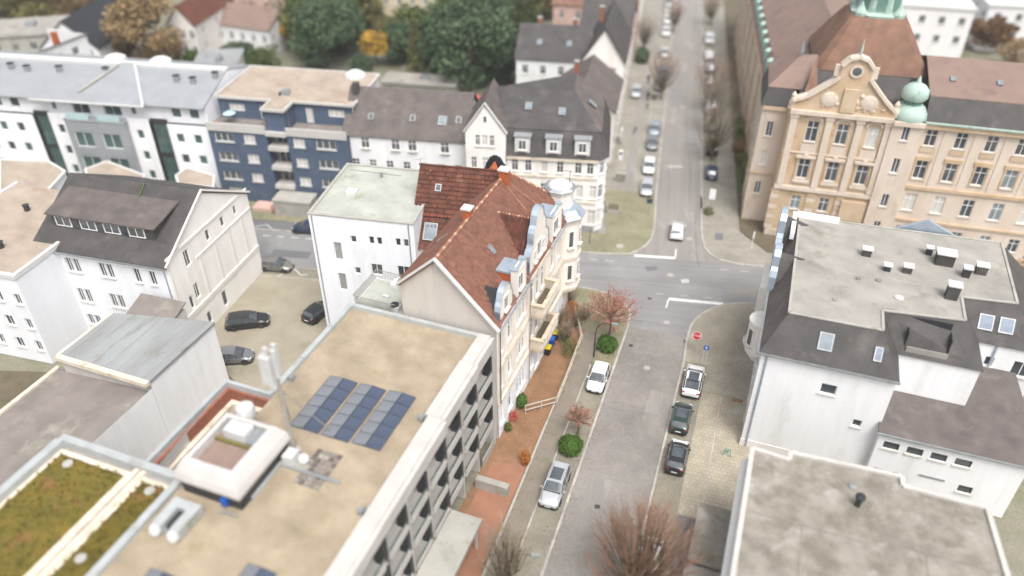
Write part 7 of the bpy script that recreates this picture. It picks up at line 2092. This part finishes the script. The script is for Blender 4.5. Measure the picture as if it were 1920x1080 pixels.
for i, (px, py, h, r, lf, con, lab) in enumerate(((885, 168, 17, 8.5, 'leaf_evergreen', False, 'huge dark evergreen, largest crown in the garden'), (935, 158, 14, 5.5, 'leaf_evergreen', False, 'dark evergreen next to the slate-roofed white house'), (830, 150, 14, 5.5, 'leaf_evergreen', False, 'dark evergreen left of the largest crown'),
                                                  (610, 135, 15, 6.0, 'leaf_evergreen', False, 'dark tree behind the blue block'), (585, 108, 15, 5.5, 'leaf_green', False, 'green tree above the blue block'), (655, 112, 12, 5.0, 'leaf_evergreen', False, 'green tree between the blue block and yellow tree'),
                                                  (515, 85, 9, 4.0, 'leaf_evergreen', False, 'round green tree beside the orange tree'), (706, 122, 7, 4.0, 'leaf_yellow', False, 'bright yellow tree in the garden'), (545, 92, 7, 2.8, 'leaf_yellow', False, 'orange-yellow tree right of the white garden house'),
                                                  (783, 160, 12, 2.3, 'leaf_shrub', True, 'slim pale green cypress behind the long white house'), (863, 158, 6, 2.2, 'leaf_orange', True, 'rust-coloured small conifer on the lawn'), (690, 60, 9, 5, 'leaf_olive', False, 'olive tree in front of the pale yellow house'),
                                                  (760, 70, 7, 3.5, 'leaf_green', False, 'small green tree by the pale yellow house'), (975, 55, 10, 5, 'leaf_green', False, 'light green tree behind the slate-roofed house'), (1020, 35, 9, 4.5, 'leaf_olive', False, 'olive-green tree at the top edge near the red roof'),
                                                  (288, 132, 15, 7.2, 'leaf_tan', False, 'big tan autumn tree behind the metal roof'), (230, 115, 8, 4.5, 'leaf_brown', False, 'brown tree left of the big tan tree'), (60, 55, 12, 7, 'leaf_olive', False, 'olive tree crown at the top left corner'), (130, 40, 11, 6, 'leaf_tan', False, 'tan tree at the top edge near the corner'),
                                                  (10, 30, 12, 7, 'leaf_tan', False, 'tan tree cut by the left edge at the top'), (190, 22, 11, 5.5, 'leaf_olive', False, 'olive-brown tree behind the charcoal roof'), (365, 128, 3.5, 1.6, 'leaf_box', False, 'small bright green tree behind the metal roof'), (330, 125, 3.5, 1.6, 'leaf_shrub', False, 'small yellow-green tree beside the tan tree'),
                                                  (450, 130, 5, 4.5, 'leaf_evergreen', False, 'dark hedge tree beside the workshop'), (1850, 95, 7, 4.5, 'leaf_brown', False, 'brown leafless-looking tree between the white villas'), (1895, 130, 6, 4, 'leaf_tan', False, 'tan tree at the right edge behind the palace'), (480, 40, 12, 5, 'leaf_evergreen', False, 'dark tree above the white garden house'),
                                                  (650, 30, 13, 6, 'leaf_green', False, 'green tree at the top edge left of the yellow house'), (752, 118, 8, 4.2, 'leaf_evergreen', False, 'dark green tree right of the yellow tree'), (680, 140, 4, 3.4, 'leaf_evergreen', False, 'low hedge tree below the yellow tree'), (790, 110, 10, 5, 'leaf_green', False, 'green tree left of the huge evergreen'),
                                                  (640, 90, 12, 5.5, 'leaf_evergreen', False, 'dark tree above the blue block roof'), (590, 70, 12, 5.5, 'leaf_olive', False, 'olive tree between the dark ones above the blue block'), (920, 110, 15, 7, 'leaf_evergreen', False, 'tall dark tree behind the huge evergreen'), (855, 95, 13, 6, 'leaf_green', False, 'green tree behind the huge evergreen'), (735, 80, 6, 3.5, 'leaf_olive', False, 'olive bush tree below the pale yellow house'),
                                                  (405, 135, 4, 3, 'leaf_brown', False, 'brown bush tree left of the workshop'), (215, 60, 9, 5, 'leaf_brown', False, 'brown tree behind the white house with brown roof'), (90, 78, 8, 4.5, 'leaf_olive', False, 'olive tree beside the flat house at the top left'), (500, 130, 5, 4, 'leaf_green', False, 'bushy green tree behind the blue block corner'))):
    p = G(px, py)
    leafy_tree('garden_tree', lab, 'tree', p.xy, h, r, lf, 'garden trees in the background', n=(6500 if r > 6 else 4200) if r > 4 else 1400, size=.36 if r > 4 else .26, trunk=.25, seed=100 + i, conical=con, base=.0 if 'evergreen' in lf or 'green' in lf else .10)
for i in range(9):
    p = FA.w(12.8 + .6 * math.sin(i), 2 + i * 3.4)
    bush('garden_shrub', ('yellow-green', 'brown', 'dark green', 'olive')[i % 4] + ' shrub, %s from the junction in the strip along the palace' % ('first', 'second', 'third', 'fourth', 'fifth', 'sixth', 'seventh', 'eighth', 'ninth')[i], p.xy, (1.0 + .3 * (i % 3), 1.2, 1.0 + .4 * (i % 2)), ('leaf_shrub', 'leaf_brown', 'leaf_green', 'leaf_olive')[i % 4], 'shrub', 'shrubs along the palace side', n=320, size=.15, seed=200 + i)
for i in range(14):
    p = CR.w(27 + i * 2.6, 6.3 + .5 * math.sin(i * 2))
    bush('front_shrub', ('yellow-green', 'green', 'brown')[i % 3] + ' low shrub, number %s from the left before the palace front' % ('one', 'two', 'three', 'four', 'five', 'six', 'seven', 'eight', 'nine', 'ten', 'eleven', 'twelve', 'thirteen', 'fourteen')[i], p.xy, (1.1, .9, .7 + .3 * (i % 2)), ('leaf_shrub', 'leaf_green', 'leaf_brown')[i % 3], 'shrub', 'shrubs before the palace front', n=260, size=.13, seed=230 + i)
for i, (px, py) in enumerate(((520, 396), (535, 398), (548, 395))):
    bush('planting', 'rusty shrub in the street bed opposite the grey-silver car, %s' % ('left one', 'middle one', 'right one')[i], G(px, py).xy, (.9, .8, .55), ('leaf_orange', 'leaf_brown', 'leaf_orange')[i], 'shrub', 'shrubs in the street bed', n=260, size=.12, seed=260 + i, core=False)
raised('street_bed', [G(508, 402), G(517, 389), G(562, 392), G(552, 404)], 0.14, 'garden_soil')
for i in range(7):
    p = HO.w(-40.5 - 1.6 * (i % 2), -19 + i * 2.6)
    bush('garden_shrub', ('dark', 'lighter green')[i % 2] + ' shrub, %s from the bottom in the garden left of the low shed' % ('first', 'second', 'third', 'fourth', 'fifth', 'sixth', 'seventh')[i], p.xy, (1.5, 1.4, 1.1), ('leaf_evergreen', 'leaf_green')[i % 2], 'shrub', 'shrubs by the low shed', n=420, size=.15, seed=280 + i)
bush('verge_plant', 'green planter shrub around the sign on the verge', G(1328, 402).xy, (.8, .9, .6), 'leaf_shrub', 'shrub', n=300, size=.1, seed=300, core=False)

# ================================================================== STREET FURNITURE
def fence():
    t = thing('garden_fence', 'pale metal fence around the brick-paved front yard', 'fence', (0, 0))
    line = [G(985, 776, .06), G(1044, 760, .06), G(1063, 712, .06), G(1090, 640, .06), G(1077, 590, .06)]
    for i in range(len(line) - 1):
        a, b = line[i], line[i + 1]
        n = max(1, round((b - a).length / 2.2))
        for k in range(n + (1 if i == len(line) - 2 else 0)):
            p = a.lerp(b, k / n)
            MB().box(-.05, .05, -.05, .05, 0, 1.15).build('post', 'fence_wood', t, p)
        for z in (.5, 1.1): MB().beam(a + Vector((0, 0, z)), b + Vector((0, 0, z)), .10, .08).build('rail', 'fence_wood', t)
    w = thing('yard_wall', 'low stone edging between the front yard and the pavement', 'wall', (0, 0))
    MB().beam(ST.w(-4.42, -30, .13), ST.w(-4.42, -1.0, .13), .22, .3).build('coping', 'concrete', w)
    MB().beam(ST.w(-4.42, -1.0, .13), ST.w(-4.42, 13, .13), .16, .24).build('coping', 'concrete', w)
fence()
def bin_(label, px, py, body, lid):
    p = G(px, py, .06)
    t = thing('wheelie_bin', label, 'bin', p.xy, 20.7, .06, 'wheelie bins by the house wall')
    m = MB()
    m.v += [(-.24, -.28, .08), (.24, -.28, .08), (.24, .28, .08), (-.24, .28, .08), (-.3, -.36, 1.0), (.3, -.36, 1.0), (.3, .36, 1.0), (-.3, .36, 1.0)]
    m.f += [(0, 3, 2, 1), (0, 1, 5, 4), (1, 2, 6, 5), (2, 3, 7, 6), (3, 0, 4, 7)]
    m.build('body', body, t)
    MB().slab([(-.33, -.4, 1.02), (.33, -.4, 1.02), (.33, .38, 1.1), (-.33, .38, 1.1)], .06).build('lid', lid, t)
    for s in (-1, 1): MB().lathe([(.1, -.03), (.1, .03)], 10).build('wheel', 'tyre', t, (s * .25, .3, .1)).rotation_euler = (0, R(90), 0)
    MB().beam((-.25, .42, 1.02), (.25, .42, 1.02), .04).build('handle', 'black_plastic', t)
mat('bin_yellow', (.62, .47, .01), scale=3, fine=.06, rough=.45)
bin_('black wheelie bin with yellow lid standing alone at the end of the row', 1027, 664, 'black_plastic', 'bin_yellow')
bin_('blue wheelie bin between the two with yellow lids', 1034, 648, 'blue_plastic', 'blue_plastic')
bin_('wheelie bin with yellow lid next to the shrub', 1040, 636, 'black_plastic', 'bin_yellow')
def lamp(label, base, h, arm, brg):
    t = thing('street_lamp', label, 'street lamp', base, brg)
    pts = [(0, 0, 0), (0, 0, h * .72)] + [(0, arm * (1 - math.cos(R(q))) * .55, h * .72 + h * .28 * math.sin(R(q))) for q in (25, 50, 75, 90)] + [(0, arm, h * .99)]
    MB().tube(pts, [.085, .06, .055, .05, .045, .045, .04], 8).build('pole', 'dark_metal' if 'curved' in label else 'bark_moss', t)
    hd = MB().box(-.14, .14, arm - .1, arm + .55, h * .97, h * 1.0 + .06).build('lamp_head', 'steel', t)
    MB().box(-.11, .11, arm - .05, arm + .5, h * .97 - .03, h * .97).build('lens', 'lamp_clear', hd)
lamp('curved lamp post beside the clipped bush under the red tree', G(1113, 669).xy, 4.6, 1.7, 95)
lamp('street lamp with long arm in the slim bare tree at the bottom edge', G(949, 1105).xy, 4.6, 2.0, 95)
def text(body, size, m, parent, loc, rot, ext=.004):
    c = bpy.data.curves.new('lettering', 'FONT')
    c.body, c.size, c.align_x, c.align_y, c.extrude = body, size, 'CENTER', 'CENTER', ext
    c.materials.append(material(m))
    tmp = bpy.data.objects.new('lettering_curve', c)
    COL.objects.link(tmp)
    dg = bpy.context.evaluated_depsgraph_get()
    me = bpy.data.meshes.new_from_object(tmp.evaluated_get(dg))
    bpy.data.objects.remove(tmp)
    me.materials.clear()
    me.materials.append(material(m))
    o = bpy.data.objects.new('lettering', me)
    o.location, o.rotation_euler = loc, rot
    return link(o, parent)
mat('sign_red2', (.55, .02, .03), scale=3, fine=.04, rough=.35)
mat('sign_blue', (.03, .16, .50), scale=3, fine=.04, rough=.35)
mat('sign_white', (.80, .80, .80), scale=3, fine=.03, rough=.35)
def stop_sign():
    p = G(1307, 630, 2.35)
    t = thing('stop_sign', 'red octagonal stop sign on a thin post at the junction', 'sign', p.xy, NB)
    MB().tube([(0, .03, .1), (0, .03, 2.75)], .028, 6).build('post', 'steel', t)
    # plate faces the near street traffic (-y), a little tilted back
    o = MB().lathe([(.50, 0), (.50, .02)], 8, (0, 0), R(22.5)).build('rim', 'sign_white', t, (0, -.03, 2.4))
    o.rotation_euler = (R(78), 0, 0)
    i = MB().lathe([(.455, .02), (.455, .026)], 8, (0, 0), R(22.5)).build('plate', 'sign_red2', o)
    text('STOP', .36, 'sign_white', o, (0, 0, .03), (0, 0, 0))
stop_sign()
def blue_sign():
    p = G(1319, 682, .1)
    t = thing('blue_sign', 'blue rectangular sign with white arrow on twin posts beside the white crossover', 'sign', p.xy, NB, .1)
    MB().tube([(-.16, 0, 0), (-.16, 0, 2.5)], .024, 6).tube([(.16, 0, 0), (.16, 0, 2.5)], .024, 6).build('post', 'sign_white', t)
    MB().box(-.26, .26, -.05, -.03, 1.9, 2.5).build('plate', 'sign_blue', t)
    a = MB()
    a.add([(-.03, -.056, 2.0), (.05, -.056, 2.0), (.05, -.056, 2.22), (.15, -.056, 2.22), (.01, -.056, 2.42), (-.13, -.056, 2.22), (-.03, -.056, 2.22)], ((0, 1, 2, 3, 4, 5, 6),))
    a.build('arrow', 'sign_white', t)
blue_sign()
def post(name, label, base, h, m='dark_metal', plate=None, brg=0, z=.1, cat='post'):
    t = thing(name, label, cat, base, brg, z)
    MB().tube([(0, 0, 0), (0, 0, h)], .045, 6).build('pole', m, t)
    MB().lathe([(.07, h), (.03, h + .08)], 8).build('cap', m, t)
    if plate:
        w, hh, pm = plate
        MB().box(-w / 2, w / 2, -.07, -.045, h - hh, h - .03).build('plate', pm, t)
post('traffic_post', 'black post on the mossy pavement at the north-west corner', G(1105, 458).xy, 2.0)
post('traffic_sign', 'grey-backed traffic sign on the kerb opposite the white driving car', G(1215, 404).xy, 2.6, 'steel', (.75, .75, 'paint_navy'), 11, cat='sign')
post('traffic_sign', 'white sign on a post in the verge planter', G(1329, 406).xy, 4.2, 'steel', (.8, 1.6, 'sign_white'), 11, cat='sign')
post('traffic_sign', 'street name post at the north-east pavement corner', G(1408, 468).xy, 2.6, 'sign_white', (.2, .9, 'sign_white'), 11, cat='sign')
post('bollard', 'pale slotted bollard left of the red tree', G(1120, 600).xy, 1.5, 'dark_metal', (.3, .9, 'sign_white'), 11, cat='bollard')
def cabinet():
    t = thing('utility_cabinet', 'grey utility cabinet on the far left pavement', 'cabinet', G(1163, 340).xy, FB, .1)
    MB().box(-.7, .7, -.25, .25, 0, 1.2).build('body', 'felt_blotched', t)
    MB().box(-.75, .75, -.3, .3, 1.2, 1.28).build('lid', 'concrete', t)
    u = thing('display_case', 'glazed pale display case by the house wall on the far left pavement', 'display case', G(1164, 268).xy, FB, .1)
    MB().box(-.12, .12, -.9, .9, .6, 2.3).build('frame', 'white_coping', u)
    MB().box(.12, .15, -.8, .8, .8, 2.2).build('pane', 'glass_sky', u)
    MB().box(-.08, .08, -.8, -.7, 0, .6).box(-.08, .08, .7, .8, 0, .6).build('leg', 'steel', u)
    v = thing('parking_machine', 'small pale ticket machine beside the grey utility cabinet', 'ticket machine', G(1163, 300).xy, FB, .1)
    MB().box(-.3, .3, -.25, .25, .0, 1.5).build('body', 'sign_white', v)
    MB().box(-.2, .2, -.27, -.25, .9, 1.3).build('screen', 'dark_metal', v)
    w = thing('raised_bed', 'square dark planter at the corner of the dormer house', 'planter', G(1150, 395).xy, 8, .1)
    MB().box(-.9, .9, -.9, .9, 0, .5).build('box', 'concrete', w)
    MB().box(-.78, .78, -.78, .78, .5, .53).build('soil', 'garden_soil', w)
    b = thing('litter_bin', 'brown litter bin with pale lid behind the two walkers', 'bin', G(1226, 187).xy, FB, .1)
    MB().lathe([(.36, 0), (.42, 1.1)], 10).build('body', 'brown_tile', b)
    MB().lathe([(.46, 1.1), (.46, 1.18), (.2, 1.22)], 10).build('lid', 'concrete', b)
    k = thing('pump', 'small turquoise frame stand on the pavement by the shop canopy', 'stand', G(1362, 856).xy, NB, .07)
    mat('turquoise', (.10, .40, .30), scale=3, fine=.06, rough=.45)
    MB().beam((-.35, 0, 0), (-.2, 0, .9), .07).beam((.35, 0, 0), (.2, 0, .9), .07).beam((-.2, 0, .9), (.1, .3, .2), .07).beam((.2, 0, .9), (-.1, .3, .2), .07).build('frame', 'turquoise', k)
    s = thing('stone_bollard', 'short stone bollard among the paving slabs at the bottom edge', 'bollard', G(1317, 1071).xy, NB, .06)
    MB().lathe([(.2, 0), (.2, .5), (.14, .58)], 10).build('block', 'concrete', s)
cabinet()
# large slabs along the shop front, one by one
def slabs():
    rg = random.Random(12)
    t = thing('shop_paving', 'mossy paving slabs beside the shop canopy at the bottom edge', 'paving', ST.w(12.3, -18).xy, NB, .06)
    t['kind'] = 'structure'
    me = [MB().box(.02, .58, .02, .58, 0, h).mesh('slab', m) for h, m in ((.02, 'concrete'), (.028, 'felt_blotched'), (.024, 'kerb_stone'))]
    for i in range(4):
        for j in range(12): inst('slab', rg.choice(me), t, (i * .6, j * .6 - 1.5, 0))
slabs()

# ================================================================== PEOPLE
mat('cloth_dark', (.02, .02, .024), scale=4, fine=.1, rough=.9)
mat('cloth_grey', (.06, .06, .07), scale=4, fine=.1, rough=.9)
mat('skin', (.45, .28, .20), scale=4, fine=.05, rough=.6)
mat('hair', (.03, .02, .015), scale=6, fine=.2, rough=.8)
def person(label, loc, brg, h, stride=.28):
    t = thing('person', label, 'person', loc, brg, .11, 'walkers on the far street pavement')
    k = h / 1.75
    J = {'pel': (0, 0, .95), 'wai': (0, .01, 1.12), 'che': (0, .0, 1.34), 'nck': (0, .01, 1.49), 'hd0': (0, .03, 1.58), 'hd1': (0, .03, 1.71),
         'hl': (-.10, 0, .90), 'kl': (-.10, stride * .5, .50), 'al': (-.10, stride * .75, .09), 'tl': (-.10, stride * .75 + .17, .04),
         'hr': (.10, 0, .90), 'kr': (.10, -stride * .25, .50), 'ar': (.10, -stride, .12), 'tr': (.10, -stride + .15, .04),
         'sl': (-.19, 0, 1.42), 'el': (-.24, -.10, 1.16), 'wl': (-.24, .02, .93), 'fl': (-.24, .06, .84), 'sr': (.19, 0, 1.42), 'er': (.24, .05, 1.15), 'wr': (.24, .18, .95), 'fr': (.24, .22, .87)}
    rad = {'pel': .15, 'wai': .14, 'che': .17, 'nck': .06, 'hd0': .09, 'hd1': .085, 'hl': .10, 'kl': .065, 'al': .045, 'tl': .04, 'hr': .10, 'kr': .065, 'ar': .045, 'tr': .04, 'sl': .075, 'el': .052, 'wl': .038, 'fl': .034, 'sr': .075, 'er': .052, 'wr': .038, 'fr': .034}
    ed = [('pel', 'wai'), ('wai', 'che'), ('che', 'nck'), ('nck', 'hd0'), ('hd0', 'hd1'), ('pel', 'hl'), ('hl', 'kl'), ('kl', 'al'), ('al', 'tl'), ('pel', 'hr'), ('hr', 'kr'), ('kr', 'ar'), ('ar', 'tr'), ('che', 'sl'), ('sl', 'el'), ('el', 'wl'), ('wl', 'fl'), ('che', 'sr'), ('sr', 'er'), ('er', 'wr'), ('wr', 'fr')]
    ks = list(J)
    me = bpy.data.meshes.new('body')
    me.from_pydata([tuple(c * k for c in J[n]) for n in ks], [(ks.index(a), ks.index(b)) for a, b in ed], [])
    me.materials.append(M['cloth_dark'])
    o = bpy.data.objects.new('body', me)
    link(o, t)
    sk = o.modifiers.new('skin', 'SKIN')
    for i, n in enumerate(ks):
        me.skin_vertices[0].data[i].radius = (rad[n] * k, rad[n] * k)
        me.skin_vertices[0].data[i].use_root = n == 'pel'
    o.modifiers.new('sub', 'SUBSURF').levels = 1
    o.modifiers['sub'].render_levels = 1
    f = MB().lathe([(.02, 1.50), (.07, 1.53), (.088, 1.60), (.085, 1.68), (.04, 1.74)], 10, (0, .045)).build('face', 'skin', t)
    f.scale = (k, k, k)
    hr = MB().lathe([(.09, 1.60), (.104, 1.68), (.08, 1.75), (.02, 1.78)], 10, (0, .015)).build('hair', 'hair', t)
    hr.scale = (k, k, k)
person('person in dark coat walking at the top of the pavement, farthest of the walkers', G(1215, 158).xy, FB, 1.78)
person('person in dark jacket walking beside the litter bin', G(1214, 190).xy, FB + 180, 1.78)
person('small person in black nearest to the parked cars', G(1213, 207).xy, FB, 1.2, .1)

def bicycle(label, loc, brg):
    t = thing('bicycle', label, 'bicycle', loc, brg, .1)
    for y in (-.52, .52):
        ring = [(0, y + .33 * math.cos(R(30 * k)), .34 + .33 * math.sin(R(30 * k))) for k in range(13)]
        MB().tube(ring, .022, 5, cap=False).build('wheel', 'tyre', t)
    MB().beam((0, -.52, .34), (0, -.15, .85), .035).beam((0, -.15, .85), (0, .42, .88), .035).beam((0, .52, .34), (0, .42, .98), .035).beam((0, -.05, .34), (0, .42, .80), .035).beam((0, -.52, .34), (0, -.05, .34), .03).beam((0, -.05, .34), (0, -.17, .95), .03).build('frame', 'paint_navy', t)
    MB().box(-.08, .08, -.30, -.05, .95, 1.0).build('saddle', 'black_plastic', t)
    MB().beam((-.28, .40, 1.02), (.28, .40, 1.02), .03).build('handlebar', 'alloy', t)
bicycle('bicycle leaning near the display case on the far left pavement', G(1190, 250).xy, FB + 20)
# leaf litter blown against kerbs, walls and over the yard
def litter():
    rg = random.Random(77)
    b = MB()
    def scatter(fr, x0, x1, y0, y1, z, n, edge):
        for _ in range(n):
            x = x0 + (x1 - x0) * (rg.random() ** edge)
            p = fr.w(x, rg.uniform(y0, y1), z + .012)
            a = rg.uniform(0, 6.28)
            s_ = rg.uniform(.03, .075)
            d, e = Vector((math.cos(a), math.sin(a), rg.uniform(-.2, .2))) * s_, Vector((-math.sin(a), math.cos(a), rg.uniform(-.2, .2))) * s_ * .7
            b.add((p - d, p - e, p + d, p + e), ((0, 1, 2, 3),))
    scatter(ST, -4.3, -3.2, -16, 13, .11, 500, 2)
    scatter(HO, 3.2, .3, -1, 16, .07, 900, 1.2)
    scatter(ST, -.25, -1.6, -16, 8, .05, 350, 2)
    scatter(ST, 6.9, 8.6, -16, 11, .05, 450, 2)
    scatter(ST, .1, 1.0, -16, 15, .005, 250, 3)
    scatter(ST, -2.3, -.3, 8.8, 15, .115, 420, 1)
    scatter(ST, 7.2, 13, 9, 17, .115, 420, 1)
    scatter(FA, 6.5, 8.3, 0, 40, .115, 500, 1)
    o = b.build('fallen_leaves', 'leaf_brown')
    tag(o, 'scattered brown leaf litter on yard, pavements and parking strips', 'leaf litter', None, 'stuff')
litter()
# thin even haze round the whole place, added to lift the shadows
hz = MB().box(-420, 420, -60, 520, -1.2, 58).build('haze', 'earth')
hz.data.materials.clear()
hm = bpy.data.materials.new('haze_air')
hm.use_nodes = True
hm.node_tree.nodes.clear()
pv = hm.node_tree.nodes.new('ShaderNodeVolumePrincipled')
pv.inputs['Color'].default_value = (.93, .95, .97, 1)
pv.inputs['Density'].default_value = 0.0004
pv.inputs['Anisotropy'].default_value = 0.2
ho = hm.node_tree.nodes.new('ShaderNodeOutputMaterial')
hm.node_tree.links.new(pv.outputs[0], ho.inputs['Volume'])
hz.data.materials.append(hm)
tag(hz, 'thin pale haze added over the town to lift the shadows', 'haze', None, 'stuff')
